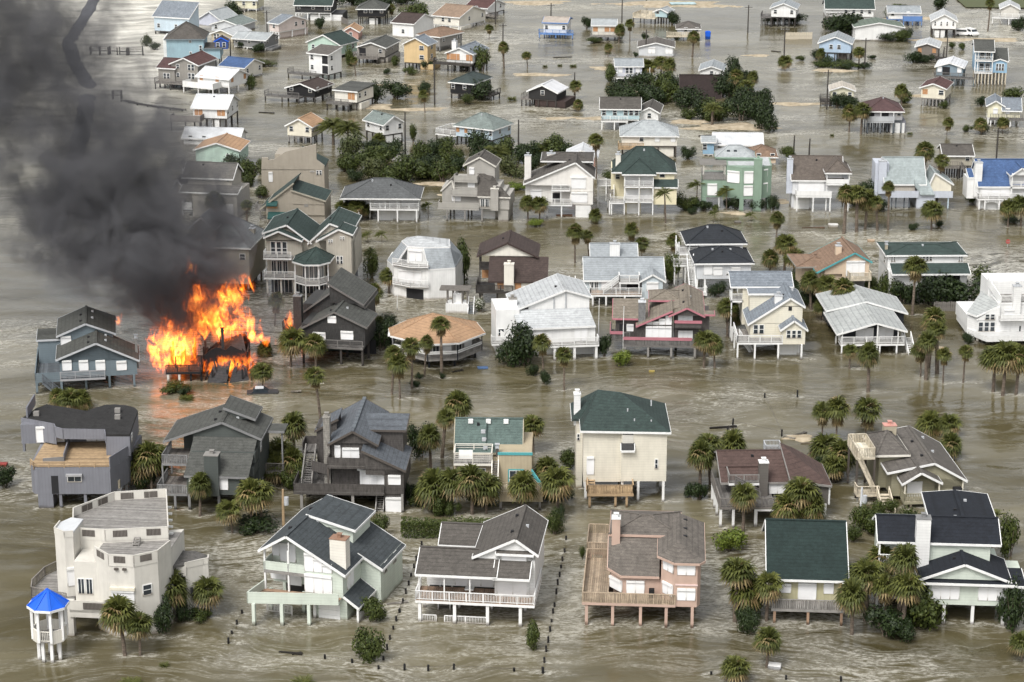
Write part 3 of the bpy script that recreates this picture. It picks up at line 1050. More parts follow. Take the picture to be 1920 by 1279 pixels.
h.rail((-3.17,2.76),(-3.17,5.06),5.12,.95,'solid','lap.celadon')
h.post([-3.07,-0.28],[2.81],2.78,7.57,.2,'paint.white')
h.post([-0.2],[2.81],5.12,8.55,.12,'paint.white')
h.win('f',2.76,1.63,4.85,3.04,5.16,'s',3)
h.win('f',2.76,1.71,2.69,5.53,7.64,'s')
h.win('f',2.76,2.72,3.71,5.56,7.15,'s')
h.win('f',2.76,3.77,4.84,5.57,6.59,'s')
h.win('f',5.06,-3.32,-1.51,3.09,4.23,'s')
h.win('f',5.06,-1.15,.27,2.58,4.19,'s')
h.win('f',5.06,-2.19,-0.3,5.32,7.49,'s',2)
h.win('f',5.06,-3.03,-2.27,5.9,7.42,'s')
h.wall(2.69,6.4,3.06,9.06,-2,2.48,'lap.celadon','ground_wall_or_shade_panel')
h.win('f',3.06,3.06,5.58,-0.8,1.75,'g')
h.post([2.72],[2.76],-2,2.48,.3,'pile.white')
h.rail((-2.82,2.5),(.1,2.5),.2,1,'bal','paint.white')
h.post([-2.87,1.04],[3.76,7.76,11.76],-2,2.48,.36,'pile.celadon')
h.wall(-2.77,1.64,8.16,8.36,-2,2.48,'paint.charcoal','ground_wall_or_shade_panel')  # added dark sheet that deepens the shade under the sage house
h.wall(6.1,8.44,8.24,15.36,-2,4.71,'lap.celadon')
h.shedx(6.3,8.44,8.24,14.96,5.73,4.54,'roof.roofgrey2','lap.celadon',oh=.42)
h.win('r',6.1,3.96,5.76,3.28,5.48,'s',2)
h.win('r',8.44,9.24,10.24,3.28,4.68,'w')
h.win('r',8.44,12.24,13.24,3.28,4.68,'w')
h.shedx(-0.21,5.09,8.96,14.76,9.45,8.3,'roof.roofgrey2','lap.celadon',oh=.3)
h.wall(.09,4.89,9.16,14.56,5.95,8.25,'lap.celadon')
h.chim(4.37,6.22,3.46,4.76,4.78,9.25,'lap.ivory','paint.rust')
h.shedx(6.2,7.81,2.82,7.93,2.83,1.73,'roof.roofgrey2',None,oh=.1)
h.post([7.71],[2.97,7.73],-2,1.73,.24,'pile.white')
h.rail((7.71,3.02),(7.71,7.93),0,.9,'solid','paint.white')
h = House('white house with wraparound porch, white balusters and grey-brown intersecting gables',-10.12,225.94,-6.54,short='white wraparound-porch house')
h.deck(-0.43,12.68,-0.3,3.6,2.69,'fl','plank.redwood','paint.white','bal',1.05,'paint.white')
h.deck(10.78,12.68,3.62,7.67,2.69,'rb','plank.redwood','paint.white','bal',1.05,'paint.white')
h.rail((12.62,-0.2),(12.62,3.6),2.69,1.05,'bal','paint.white')
h.post([.03,3.88,7.51,11.11],[0],-2,2.33,.34,'pile.white')
h.post([-0.06,3.82,7.48,11.21],[4,8],-2,2.33,.3,'pile.white')
h.wall(8.08,11.84,1.7,10,2.69,4.69,'lap.white')
h.wall(.22,8.08,4,9,2.69,3.74,'lap.white')
h.gab(-0.08,8.28,-0.1,6.66,5.75,7.34,'x','roof.greybrown','lap.white',oh=.3)
h.wall(8.19,12.49,2,11.95,2.69,7.85,'lap.white')
h.gab(6.01,12.49,2,11.65,7.25,9.35,'y','roof.greybrown',None,oh=.4,rp=.67,ze2=7.85,vents=3)
h.gfill(6.01,12.49,2,6.95,6.01,7.25,10.35,9.35,12.49,7.85,'lap.white')
h.shed(8.38,11.84,-0.1,2,5.7,6.75,'roof.greybrown','lap.white',oh=.3)
h.shed(8.29,12.29,1.55,2.05,7.7,7.9,'roof.greybrown',None,oh=.1)
h.win('f',4,3.4,7.72,2.84,4.94,'s',3)
h.win('f',1.7,8.39,10.05,2.99,4.69,'s')
h.win('f',1.7,10.13,11.61,2.99,4.69,'s')
h.win('f',2,8.88,11.48,6.57,7.59,'s')
h.post([.02,2.78,5.59],[-0.15],2.69,5.7,.13,'paint.white')
h.wall(1.26,5.93,8.76,13.76,-2,5.76,'lap.white')
h.gab(1.26,6.29,8.76,13.76,5.76,7.1,'x','roof.greybrown','lap.white',oh=.4)
h.rail((.28,.1),(1.81,.1),-0.05,.85,'bal','paint.white')
h.rail((2.74,.1),(7.36,.1),-0.05,.85,'bal','paint.white')
h.stair(1.55,2.88,3.4,6,-0.3,2.29,'+y','plank.weathered','bal','paint.white')
h.wall(.17,11.64,6.2,6.4,-2,2.29,'paint.charcoal','ground_wall_or_shade_panel')  # dark panel added to make the space below the porch look shaded
h.box('picnic_table',4.79,5.76,1.4,2.3,3.34,3.44,'paint.white')
h = House('salmon pink stucco house with octagonal bay, roof vents and plank deck',8.13,225.22,-4.16,short='salmon pink house')
h.deck(-0.5,9.66,-0.3,2.6,2.77,'f','plank.decktan','plank.decktan','board',1.1,'paint.salmon')
h.deck(-0.5,2.31,2.62,12.3,2.77,'lb','plank.decktan','plank.decktan','board',1.1,'paint.salmon')
h.rail((-0.44,-0.2),(-0.44,2.6),2.77,1.1,'board','plank.decktan')
h.post([0,2.85,5.88,8.67,11.5],[0],-2,2.41,.32,'pile.salmon')
h.post([.01,2.92,5.91,8.89,11.78],[5,10],-2,2.41,.3,'pile.salmon')
h.prism([(9.63,-0.1),(11.96,-0.1),(12.31,.6),(12.31,11),(8.04,11),(8.04,1.7)],2.43,7.67,'stucco.salmon')
h.roof([[(7.59,1.4,7.72),(9.43,-0.55,7.72),(9.86,2.8,8.82)],[(9.43,-0.55,7.72),(12.16,-0.55,7.72),(9.86,2.8,8.82)],[(12.16,-0.55,7.72),(12.76,.3,7.72),(9.86,2.8,8.82)],[(12.76,.3,7.72),(12.76,11.53,7.72),(9.86,11.53,8.82),(9.86,2.8,8.82)],[(7.59,11.53,7.72),(7.59,1.4,7.72),(9.86,2.8,8.82),(9.86,11.53,8.82)]],'roof.taupe2','paint.salmon',[((7.59,1.4,7.72),(9.43,-0.55,7.72)),((9.43,-0.55,7.72),(12.16,-0.55,7.72)),((12.16,-0.55,7.72),(12.76,.3,7.72)),((12.76,.3,7.72),(12.76,11.53,7.72)),((7.59,1.4,7.72),(7.59,11.53,7.72))],.2)
h.box('roof_vent',10.33,10.83,10.03,10.33,8.07,8.62,'paint.black')
h.box('roof_vent',10.32,10.82,7.39,7.69,8.07,8.62,'paint.black')
h.box('roof_vent',10.32,10.82,5.14,5.44,8.07,8.62,'paint.black')
h.win('f',-0.1,9.77,11.71,6.19,7.52,'s',2)
h.win('f',-0.1,9.8,11.78,3.23,4.57,'s',2)
h.box('band',9.58,12.01,-0.2,-0.1,4.94,5.09,'paint.pink')
h.seg((8.29,1.45),(9.38,.1),6.22,7.75,'s',2)
h.seg((8.29,1.45),(9.38,.1),3.43,4.79,'s',2)
h.prism([(3.84,2.3),(8.14,2.3),(8.14,11),(2.46,11),(2.46,4)],2.77,4.52,'stucco.salmon')
h.seg((2.48,3.95),(3.79,2.32),2.87,4.17,'s')
h.win('f',2.3,4.25,6.24,2.87,4.32,'s',2)
h.roof([[(3.64,1.9,5.02),(7.84,1.9,5.02),(7.84,6.64,7.87),(2.1,6.64,7.87),(2.1,3.9,5.12)]],'roof.taupe2','paint.salmon',[((3.64,1.9,5.02),(7.84,1.9,5.02)),((2.1,3.9,5.12),(3.64,1.9,5.02)),((2.1,6.64,7.87),(7.84,6.64,7.87)),((2.1,3.9,5.12),(2.1,6.64,7.87))],.2)
h.wall(2.4,7.84,6.69,13.14,3.52,7.97,'stucco.salmon')
h.hip(2.5,9.84,6.64,13.44,8.02,8.9,'roof.taupe2','paint.salmon',.3,'x',3.2)
h.chim(2.5,3.41,5.64,6.84,6.37,10.12,'stucco.salmon','paint.white')
h.deck(-0.53,1.81,12.88,18.69,3.27,'lbf','plank.decktan','plank.decktan','board',1.1,'paint.salmon')
h.post([-0.33,1.51],[13.18,18.39],-2,2.87,.28,'pile.salmon')
h.wall(3.08,5.64,5.5,8,-2,2.41,'stucco.salmon','ground_wall_or_shade_panel')
h.wall(5.66,11.96,7,7.2,-2,2.41,'paint.brown','ground_wall_or_shade_panel')  # brown sheet added to darken the view beneath the house
h.wall(-0.1,3.06,7.6,7.8,-2,2.41,'paint.brown','ground_wall_or_shade_panel')  # left part of the added shade sheet
h.box('barbecue',6.74,7.34,1.2,1.7,2.77,3.77,'paint.black')
h = House('yellow plank cottage under one broad dark green roof slope',28.71,225.53,-4.31,short='dark green roofed cottage')
h.deck(-0.41,7.54,-0.2,2,1.85,'fl','plank.weathered','plank.driftwood','board',1.05)
h.post([-0.02,3.62,7.24],[0],-2,1.49,.28,'pile.redwood')
h.post([-0.11,3.57,7.24],[4.5,9],-2,1.49,.28,'pile.weathered')
h.wall(-0.11,7.54,2,11,1.85,4.12,'board.paleyellow2')
h.win('f',2,2.61,4.5,1.95,3.99,'s')
h.win('f',2,.39,1.74,2.79,3.86,'s')
h.win('f',2,5.39,6.38,2.83,4.01,'s')
h.gab(-0.6,7.61,1.6,15.37,4.75,8.66,'x','roof.darkgreen2','board.paleyellow2',oh=.4)
h.wall(.59,7.04,8,8.3,-2,1.49,'paint.umber','ground_wall_or_shade_panel')
h.box('walkway',-2.5,-1.2,3,9,1.65,1.85,'plank.driftwood')
h.rail((-2.45,3),(-2.45,9),1.85,1,'board','plank.driftwood')
h = House('pale green house with several navy shingle roofs and a white wall-like chimney',50.25,225.01,-4.4,short='navy-roofed pale green house')
h.wall(-4.58,3.31,5.6,5.8,-2,2.41,'paint.charcoal','ground_wall_or_shade_panel')  # added charcoal panel standing in for shade below the floor
h.wall(-4.88,3.51,-0.2,11,2.41,4.62,'lap.celadon')
h.post([-3.12,-0.04,3.26],[.1],-2,2.41,.34,'pile.white')
h.post([-2.6,.26,3.65],[5,9],-2,2.41,.3,'pile.white')
h.win('f',-0.2,-4.63,-1.61,3.07,4.63,'s',3)
h.win('f',-0.2,.41,3.46,3.05,4.61,'s',3)
h.gab(-5.71,3.46,-0.1,5.63,5.4,7.18,'y','roof.navy','lap.celadon',oh=.45,rp=.49,vents=2)
h.shed(-6.31,4.26,-0.9,.05,5.09,5.13,'roof.navy',None,oh=.1)
h.shed(2.2,5.25,-0.6,3.5,4.92,5.25,'roof.navy',None,oh=.2)
h.wall(3.31,5.71,1,8,2.41,4.42,'lap.celadon')
h.wall(-5.99,1.95,3.43,11.43,3.62,8.32,'lap.celadon')
h.wall(-9.9,-5.99,6.43,11.43,3.42,8.32,'lap.celadon')
h.gab(-10,2.65,3.43,9.63,8.32,9.91,'x','roof.navy','lap.celadon',oh=.4,vents=2)
h.deck(-10.2,-5.99,3.13,6.43,5.62,'fl','plank.weathered','paint.white','bal',1.05,'paint.white')
h.post([-10.1,-6.19],[3.23],-2,5.32,.28,'pile.white')
h.post([-10.1],[3.23],5.62,8.32,.18,'paint.white')
h.win('f',6.43,-7.76,-5.94,5.72,7.72,'s',2)
h.chim(-6.28,-4.74,2.53,3.83,3.42,11.15,'lap.white','paint.stone')
h.wall(-3.56,2.87,9.13,19.13,2.41,8.25,'lap.celadon')
h.gab(-3.73,3.05,9.13,18.13,8.25,8.58,'y','roof.navy','lap.celadon',oh=.4,rp=.5,vents=2)
h.deck(-9.52,-4.9,1.5,5,2.51,'fl','plank.driftwood','paint.white','bal',1,'paint.white')
h.post([-9.44],[1.7,4.8],-2,2.16,.26,'pile.white')
h = House('grey modern flat-roofed house with curved walls and a sunken plank terrace',-58.95,260.08,1,short='grey flat-roofed house')
h.prism([(-0.73,1.2),(-0.33,.3),(.17,0),(9.25,0),(10.87,4.12),(11.47,12.12),(-1.03,12.12)],1.87,5.33,'board.violetgrey')
h.wall(.17,2.03,.02,2.6,-2,1.87,'board.violetgrey','ground_wall_or_shade_panel')
h.post([2.93,5.99],[.3],-2,1.87,.34,'pile.violetgrey')
h.post([2.73,5.79,10.47],[4.5,8],-2,1.87,.3,'pile.stone')
h.win('f',0,1.93,2.8,1.92,4.29,'d')
h.win('f',0,3.92,5.72,3.46,4.31,'t')
h.box('awning',3.82,5.82,-0.45,0,4.31,4.56,'paint.grey')
h.pdeck([(.37,.2),(9.15,.2),(10.67,3.92),(10.57,10.13),(-0.43,10.13),(-0.63,1.3)],5.41,(),'plank.timber','paint.stone',th=.1)
h.rail((-0.13,.1),(9.25,.1),5.35,.75,'wire','paint.timber')
h.rail((-0.73,1.2),(-0.13,.1),5.35,.75,'wire','paint.timber')
h.rail((9.25,.05),(10.87,4.12),5.35,1.3,'solid','board.violetgrey')
h.prism([(-3.47,10.47),(-1.13,9.24),(1.14,8.02),(1.47,6.93),(2.58,6.08),(7.86,5.74),(8.19,4.25),(11.21,4.2),(10.94,13.45),(10.31,14.72),(9.06,15.63),(7.6,16.01),(6.35,15.85),(5.39,14.85),(4.36,13.43),(1.32,14.93),(-1.28,16.16),(-2.39,14.55)],7.91,8.21,'roof.black2','flat_roof')
h.rail((-3.47,10.47),(-1.13,9.24),5.91,2.4,'solid','board.violetgrey')
h.rail((-1.13,9.24),(1.14,8.02),5.91,2.4,'solid','board.violetgrey')
h.rail((1.14,8.02),(1.47,6.93),6.21,2.1,'solid','board.violetgrey')
h.rail((1.47,6.93),(2.58,6.08),7.21,1.1,'solid','board.violetgrey')
h.rail((2.58,6.08),(7.86,5.74),7.26,1.05,'solid','board.violetgrey')
h.rail((7.86,5.74),(8.19,4.25),7.31,1,'solid','board.violetgrey')
h.prism([(8.19,4.25),(11.21,4.2),(10.94,13.45),(8.19,13.45)],5.35,7.91,'board.violetgrey')
h.prism([(-3.32,8.93),(7.56,9.73),(8.19,13.13),(-3.27,13.13)],5.35,7.91,'board.violetgrey')
h.seg((-1.4,8.88),(2.17,9.08),5.55,7.65,'s',3)
h.seg((4.83,9.51),(7.45,9.63),5.45,7.75,'s',2)
h.wall(-3.45,-3.17,10.57,10.13,3.85,7.91,'board.violetgrey')
h.rail((.77,1.7),(3.24,2.2),5.35,.6,'solid','stucco.stone')
h.rail((3.24,2.2),(2.78,8.83),5.35,1,'solid','board.violetgrey')
h.box('skylight_wall',-2.89,-2.69,10.77,16.16,8.21,9.61,'board.violetgrey')
h.box('roof_vent',-2.12,-1.42,11.4,12,8.21,8.76,'paint.driftwood')
h.box('roof_vent',8.09,8.79,12.52,13.12,8.21,8.76,'paint.driftwood')
h.box('roof_vent',8.48,9.18,9.93,10.53,8.21,8.76,'paint.driftwood')
h.box('air_conditioner',9.38,10.09,1.6,2.4,1.96,3.04,'paint.tan')
h.box('equipment_platform',9.08,10.3,1.3,2.8,1.67,1.94,'paint.stone')
h.win('r',11.21,5.2,6.1,6.75,7.85,'w')
h = House('grey-green shake house with one long front roof slope and chimney',-39.99,259.71,-4,short='grey-green shake house')
h.wall(-0.2,6.37,0,11,2.06,4.61,'lap.greygreen2')
h.wall(6.37,7.49,2.2,11,2.06,4.61,'lap.greygreen2')
h.deck(6.37,7.59,0,2.2,2.11,'fr','plank.weathered','plank.stone','board',1)
h.post([7.49],[.1],2.06,4.61,.18,'paint.stone')
h.roof([[(-0.45,-0.4,4.61),(7.59,-0.4,4.61),(7.93,4.62,8),(-0.08,4.62,8)]],'roof.ash2','paint.stone',[((-0.45,-0.4,4.61),(7.59,-0.4,4.61))],.22)
h.prism([(.4,.4),(7.39,.4),(7.94,4.62),(-0.22,4.62)],4.21,4.81,'lap.greygreen2')
h.wall(-0.23,7.91,1.6,6.62,4.01,5.03,'lap.greygreen2')
h.wall(.02,7.95,2.61,6.62,5.37,6.76,'lap.greygreen2')
h.win('f',0,.15,1.98,2.65,4.51,'s')
h.win('f',0,3.95,4.92,2.74,4.53,'s')
h.chim(2.16,3.92,-0.6,.9,2.06,7.3,'lap.greygreen2','paint.driftwood')
h.gab(-3.56,8.11,4.72,12.2,7.31,9.92,'y','roof.ash2',None,'paint.stone',oh=.4,rp=.61,ze2=7.95,vents=4)
h.gfill(-0.25,8.11,4.72,7.6,-3.56,7.31,3.56,9.92,8.11,7.95,'lap.greygreen2')
h.wall(-0.29,8.06,4.82,11.9,2.06,7.9,'lap.greygreen2')
h.wall(-2.56,-0.29,9.72,11.9,2.06,7.31,'lap.greygreen2')
h.shedx(3.36,6.96,7.72,12.2,10.67,9.37,'roof.ash2','lap.greygreen2','paint.stone',.25)
h.deck(-3.72,-0.45,2,7.5,5.32,'fl','plank.weathered','plank.stone','board',1.05)
h.deck(-4.01,-0.2,0,6,2.11,'fl','plank.weathered','plank.stone','board',1.05)
h.post([-3.95,-1.78],[.15,5.5],-2,1.76,.28,'pile.stone')
h.post([-3.68],[2.2,7.2],2.06,5.02,.2,'paint.stone')
h.post([0,3.71,7.29],[.2,5,9],-2,2.06,.32,'pile.stone')
h.wall(-2.2,7.59,7.2,7.4,-2,2.06,'paint.black','ground_wall_or_shade_panel')  # black panel added so the space underneath reads as shadow
h.wall(-0.67,1.55,5,7,-2,2.06,'paint.stone','ground_wall_or_shade_panel')
h.shedx(8.11,10.51,8.42,10.92,7.49,7.49,'roof.ash2',None,'paint.stone',.2)
h.post([10.31],[8.62],2.06,7.39,.2,'paint.stone')
h.deck(8.11,10.51,8.42,10.92,2.16,'fr','plank.weathered')
h.win('r',8.06,5.52,6.32,5.75,7.05,'w')
h = House('dark shingle house with steep slate gable, ladder of ridge vents and outside stairs',-15.61,258.77,-3,short='dark shingled gable house')
h.wall(-0.08,2.27,0,9,2.43,5.49,'shake.umber2')
h.wall(-0.08,2.17,.2,5,-2,2.43,'shake.umber2','ground_wall_or_shade_panel')
h.win('f',.2,.02,1.9,-1,1.9,'s')
h.win('f',0,.41,1.88,3.67,4.89,'s')
h.shedx(-2.51,2.25,-0.1,7.75,7.9,5.66,'roof.bluishgrey2','shake.umber2','paint.umber',.35)
h.wall(-2.41,.02,.02,2.5,5.58,6.85,'shake.umber2')
h.gfill(-2.41,2.2,0,4.89,-3.51,7.8,-2.51,7.9,2.6,5.56,'shake.umber2')
h.wall(-6.84,-1.25,2.1,13.79,2.43,8.33,'shake.umber2')
h.gab(-6.84,-1.35,1.8,13.79,8.33,9.91,'y','roof.bluishgrey2','shake.umber2','paint.umber',.4)
h.box('ridge_vent',-4.31,-3.87,2.6,3.6,9.96,10.21,'paint.slate')
h.box('ridge_vent',-4.31,-3.87,3.95,4.95,9.96,10.21,'paint.slate')
h.box('ridge_vent',-4.31,-3.87,5.3,6.3,9.96,10.21,'paint.slate')
h.box('ridge_vent',-4.31,-3.87,6.65,7.65,9.96,10.21,'paint.slate')
h.box('ridge_vent',-4.31,-3.87,8,9,9.96,10.21,'paint.slate')
h.box('ridge_vent',-4.31,-3.87,9.35,10.35,9.96,10.21,'paint.slate')
h.box('ridge_vent',-4.31,-3.87,10.7,11.7,9.96,10.21,'paint.slate')
h.box('ridge_vent',-4.31,-3.87,12.05,13.05,9.96,10.21,'paint.slate')
h.box('ridge_vent',-4.31,-3.87,13.4,14.4,9.96,10.21,'paint.slate')
h.win('f',2.1,-5.53,-3.39,5.96,7.6,'s',2)
h.win('f',2.1,-6.41,-5.77,6.29,7.93,'s')
h.deck(-7.16,-2.01,.3,2.1,5.87,'fl','plank.weathered','shake.umber2','solid',1)
h.post([-7.11],[.5],2.43,5.57,.2,'paint.umber')
h.prism([(-7.49,4.2),(-0.08,.6),(-0.08,8),(-7.49,8)],2.43,5.77,'shake.umber2')
h.seg((-7.27,4.08),(-5.71,3.33),2.73,4.73,'s',2)
h.seg((-4.82,2.89),(-0.15,.63),2.53,4.83,'s',5)
h.deck(-11.38,-0.1,-0.3,4.2,2.63,'fl','plank.greywood','shake.umber2','solid',1.05)
h.deck(-10.58,-7.49,4.22,9,2.63,'l','plank.greywood','shake.umber2','solid',1.05)
h.post([-10.42,-6.93,-4.05],[0,5],-2,2.33,.34,'pile.driftwood')
h.post([2.07],[.1],-2,2.43,.3,'pile.driftwood')
h.wall(-10.38,-0.08,5.4,5.6,-2,2.43,'paint.black','ground_wall_or_shade_panel')  # added black backdrop, darkens the gaps between the piles
h.stair(-10.64,-9.38,1.8,6.3,2.63,5.63,'+y','plank.greywood','bal','plank.driftwood')
h.deck(-11.15,-8.89,6.3,9,5.63,'lb','plank.greywood','shake.umber2','solid',1)
h.rail((-9.37,2.6),(-7.2,1.2),4.63,1,'solid','shake.umber2')
h.chim(-7.81,-7.01,2,3.2,2.43,11.48,'shake.taupe','paint.taupe')
h.wall(-9.22,-6.84,6,10,2.43,8.87,'shake.umber2')
h.shedx(-9.22,-6.64,6,10,8.44,9.87,'roof.bluishgrey2','shake.umber2','paint.umber',.2)
h.wall(-1.65,1.75,5.2,10.2,5.56,8.95,'shake.umber2')
h.shed(-3.35,1.85,5.2,9.6,8.95,9.52,'roof.bluishgrey2','shake.umber2','paint.umber',.35)
h.stair(-1.24,-0.29,-0.2,2.8,-0.5,2.43,'+y','plank.driftwood','bal')
h = House('tan house with sea-green roof, turquoise trim and a railed roof terrace',3.44,259.44,-1.5,short='tan turquoise-trimmed house')
h.deck(-4.97,.37,-0.1,2.4,2.5,'f','plank.sand','board.sand2','board',1.1)
h.wall(-4.97,.37,.02,.12,1.1,2.14,'board.sand2','deck_skirt')
h.post([-4.84,0],[.2],-2,2.14,.28,'pile.driftwood')
h.post([-7.97,-3.97,-0.13],[4,8],-2,2.2,.28,'pile.driftwood')
h.wall(-5.18,-1.06,2.4,11,2.2,6.38,'board.sand2')
h.box('parapet_trim',-5.28,-0.96,2.3,2.55,6.38,6.68,'paint.teal')
h.win('f',2.4,-3.86,-2.14,2.55,4.38,'t')
h.box('window_trim',-3.98,-2.02,2.3,2.4,4.38,4.52,'paint.teal')
h.box('window_trim',-4,-3.86,2.3,2.4,2.5,4.38,'paint.teal')
h.prism([(-1.06,2.6),(.27,.1),(.27,.3),(-1.06,5.4)],2.5,3.2,'board.sand2')
h.rail((-1.06,2.4),(.27,.05),4.2,.3,'solid','paint.teal',3.1)
h.wall(-10.77,-5.18,3,11,2.2,5.04,'board.sand2')
h.win('f',3,-8.35,-6.8,2.6,4.4,'t')
h.deck(-10.77,-5.98,2.3,5.8,5.29,'flrb','plank.driftwood','paint.ivory','wire',1.3,'paint.ivory')
h.stair(-5.98,-5.19,0,3,2.5,5.34,'+y','plank.driftwood','bal','paint.ivory')
h.gab(-10.66,-2.48,5.6,12.9,5.63,8.67,'x','roof.seagreen','board.sand2','paint.tan',.25,vents=2)
h.wall(-10.66,-2.2,5.8,12.9,2.2,5.58,'board.sand2')
h.box('skylight',-9.2,-8.6,8.45,8.85,8.37,8.87,'paint.white')
h.box('skylight',-6.95,-6.35,8.45,8.85,8.37,8.87,'paint.white')
h.box('skylight',-4.72,-4.12,8.45,8.85,8.37,8.87,'paint.white')
h.box('roof_vent',-7.56,-7,7.44,7.84,7.4,7.8,'paint.lightgrey')
h.box('roof_vent',-7.41,-6.85,6.55,6.95,6.66,7.06,'paint.lightgrey')
h.box('roof_vent',-7.23,-6.67,5.62,6.02,5.88,6.28,'paint.lightgrey')
h.rail((-6.84,5.6),(-6.84,8.35),5.83,.12,'solid','paint.forest',8.37)
h.box('plastic_chair',-10.2,-9.6,3.8,4.3,5.31,5.79,'paint.white')
h.box('plastic_chair_back',-10.2,-9.6,4.3,4.38,5.74,6.29,'paint.white')
h.box('plastic_chair',-9.63,-9.03,3.8,4.3,5.31,5.79,'paint.white')
h.box('plastic_chair_back',-9.63,-9.03,4.3,4.38,5.74,6.29,'paint.white')
h.box('plastic_chair',-9.06,-8.46,3.8,4.3,5.31,5.79,'paint.white')
h.box('plastic_chair_back',-9.06,-8.46,4.3,4.38,5.74,6.29,'paint.white')
h.chim(-5.54,-5.2,3,3.4,5.88,7,'paint.umber','paint.lightgrey')
h = House('tall cream house with dark green hip roof and a new timber deck',15.77,262.41,0,short='tall cream house')
h.wall(-2.18,3.47,0,10.5,2.72,9.29,'lap.ivory2')
h.wall(-6.87,-2.18,.6,10.5,2.42,9.29,'lap.ivory2')
h.post([0,3.14],[.15,5,9.5],-2,2.72,.3,'pile.white')
h.post([-1.96,-6.55],[.8,5,9.5],-2,2.42,.3,'pile.white')
h.wall(-7.65,-6.87,5,9.8,-2,9.09,'lap.ivory2')
h.roof([[(-7.27,.1,9.34),(3.92,-0.45,9.34),(-2.12,5.25,12.7)],[(3.92,-0.45,9.34),(3.92,10.9,9.34),(-2.12,5.25,12.7)],[(3.92,10.9,9.34),(-8.27,10.9,9.34),(-4.91,6.45,12.65),(-2.12,5.25,12.7)],[(-8.27,10.9,9.34),(-8.27,4.6,9.34),(-4.91,6.45,12.65)],[(-8.27,4.6,9.34),(-7.27,4.6,9.34),(-7.27,.1,9.34),(-4.91,6.45,12.65)],[(-7.27,.1,9.34),(-2.12,5.25,12.7),(-4.91,6.45,12.65)]],'roof.forest2','paint.white',[((-7.27,.1,9.34),(3.92,-0.45,9.34)),((3.92,-0.45,9.34),(3.92,10.9,9.34)),((-8.27,4.6,9.34),(-8.27,10.9,9.34)),((-7.27,4.6,9.34),(-7.27,.1,9.34))],.25)
h.box('roof_pipe',-1.41,-1.25,2.54,2.7,10.66,11.41,'paint.lightgrey')
h.box('roof_pipe',-0.62,-0.46,1.22,1.38,9.77,10.52,'paint.lightgrey')
h.box('roof_pipe',1.47,1.63,1.08,1.24,9.67,10.42,'paint.lightgrey')
h.box('roof_pipe',1.59,1.75,3.64,3.8,11.4,12.15,'paint.lightgrey')
h.win('f',0,-2.05,-0.7,7.74,9.22,'d')
h.wall(-2.05,-0.7,-0.05,-0.03,7.74,8.87,'lap.bone','recess_wall')
h.shed(-2.11,-0.7,-0.5,0,7.05,7.67,'roof.charcoal','lap.ivory2','paint.white',.15)
h.win('f',0,1.98,2.44,4.35,5.7,'w')
h.win('f',.6,-6.41,-5.57,3.42,5.71,'s')
h.deck(-6.43,-0.67,-2.2,.6,1.91,'flr','plank.timber','plank.timber','board',1.1,'paint.timber')
h.post([-6.13,-2.92,-1.52],[-1.9],-2,1.61,.28,'pile.timber')
h.stair(-6.5,-5.44,-0.9,.6,1.91,2.72,'+y','plank.timber',None)
h.chim(-7.96,-7.14,5.2,6.3,8.29,12.35,'lap.white','paint.white')
h.win('f',5,-7.59,-7.16,6.29,7.29,'w')
h = House('taupe house with red-brown roofs, white posts and a small upper terrace',25.27,253.83,1.5,short='taupe red-brown roofed house')
h.deck(-0.1,6.75,-0.1,4.2,2.67,'f','plank.greywood','plank.weathered','bal',1.05)
h.deck(-0.1,1.9,4.22,9.91,2.67,'l','plank.greywood','plank.weathered','bal',1.05)
h.rail((-0.05,-0.1),(-0.05,4.2),2.67,1.05,'bal','plank.weathered')
h.post([.05,1.6],[.1],-2,2.31,.3,'pile.white')
h.post([.05],[4,6.5,9],-2,2.31,.28,'pile.white')
h.post([4.33],[.1],-2,2.27,.36,'pile.white')
h.box('beam',4.14,7.43,-0.05,.3,2.02,2.37,'paint.white')
h.post([4.45,1.77,7.27],[5],-2,2.31,.26,'pile.white')
h.wall(8.74,13.68,2.6,9.5,1.82,4.41,'lap.taupe2w')
h.post([13.63],[2.6],1.82,4.41,.2,'paint.white')
h.post([13.16],[2.6],-2,1.92,.34,'pile.white')
h.wall(1.9,8.98,4.2,11,2.67,4.28,'lap.taupe2w')
h.win('f',4.2,6.4,8.52,2.69,4.17,'s',2)
h.box('post_trim',6.17,6.27,4.1,4.2,2.67,4.28,'paint.white')
h.roof([[(8.71,2.2,5.12),(13.85,2.2,4.41),(13.85,10,4.41),(10.65,12,5.74),(8.58,11,6.94)]],'roof.redbrown','paint.driftwood',[((8.71,2.2,5.12),(13.85,2.2,4.41)),((8.71,2.2,5.12),(8.58,11,6.94)),((13.85,2.2,4.41),(13.85,10,4.41))],.25)
h.gfill(8.81,13.5,2.65,4.01,7.71,4.52,8.71,5.12,13.85,4.41,'lap.taupe2w')
h.wall(8.81,11.21,2.9,10.5,3.91,4.86,'lap.taupe2w')
h.wall(8.86,10.31,6,10.6,3.91,5.33,'lap.taupe2w')
h.gab(.78,8.88,4.2,14.61,4.28,6.32,'x','roof.redbrown','lap.taupe2w','paint.driftwood',.35,vents=1)
h.deck(1.37,5.1,3.3,6.4,4.47,'fl','plank.greywood','paint.driftwood','bal',1,'paint.white')
h.rail((1.24,6.4),(5.28,6.4),4.47,1,'board','paint.redbrown')
h.stair(2.1,5.15,2.3,3.2,2.67,4.47,'-x','plank.greywood','bal')
h.chim(5.08,6.19,3.4,4.6,2.67,6.92,'lap.taupe2w','paint.white')
h.wall(2.9,12.68,9,9.3,-2,2.42,'paint.slate','ground_wall_or_shade_panel')
h.win('r',13.68,3.6,4.6,2.92,4.02,'w')
h.deck(6.96,9.02,12,14,5.17,'flrb','plank.greywood','paint.lightgrey','bal',1)
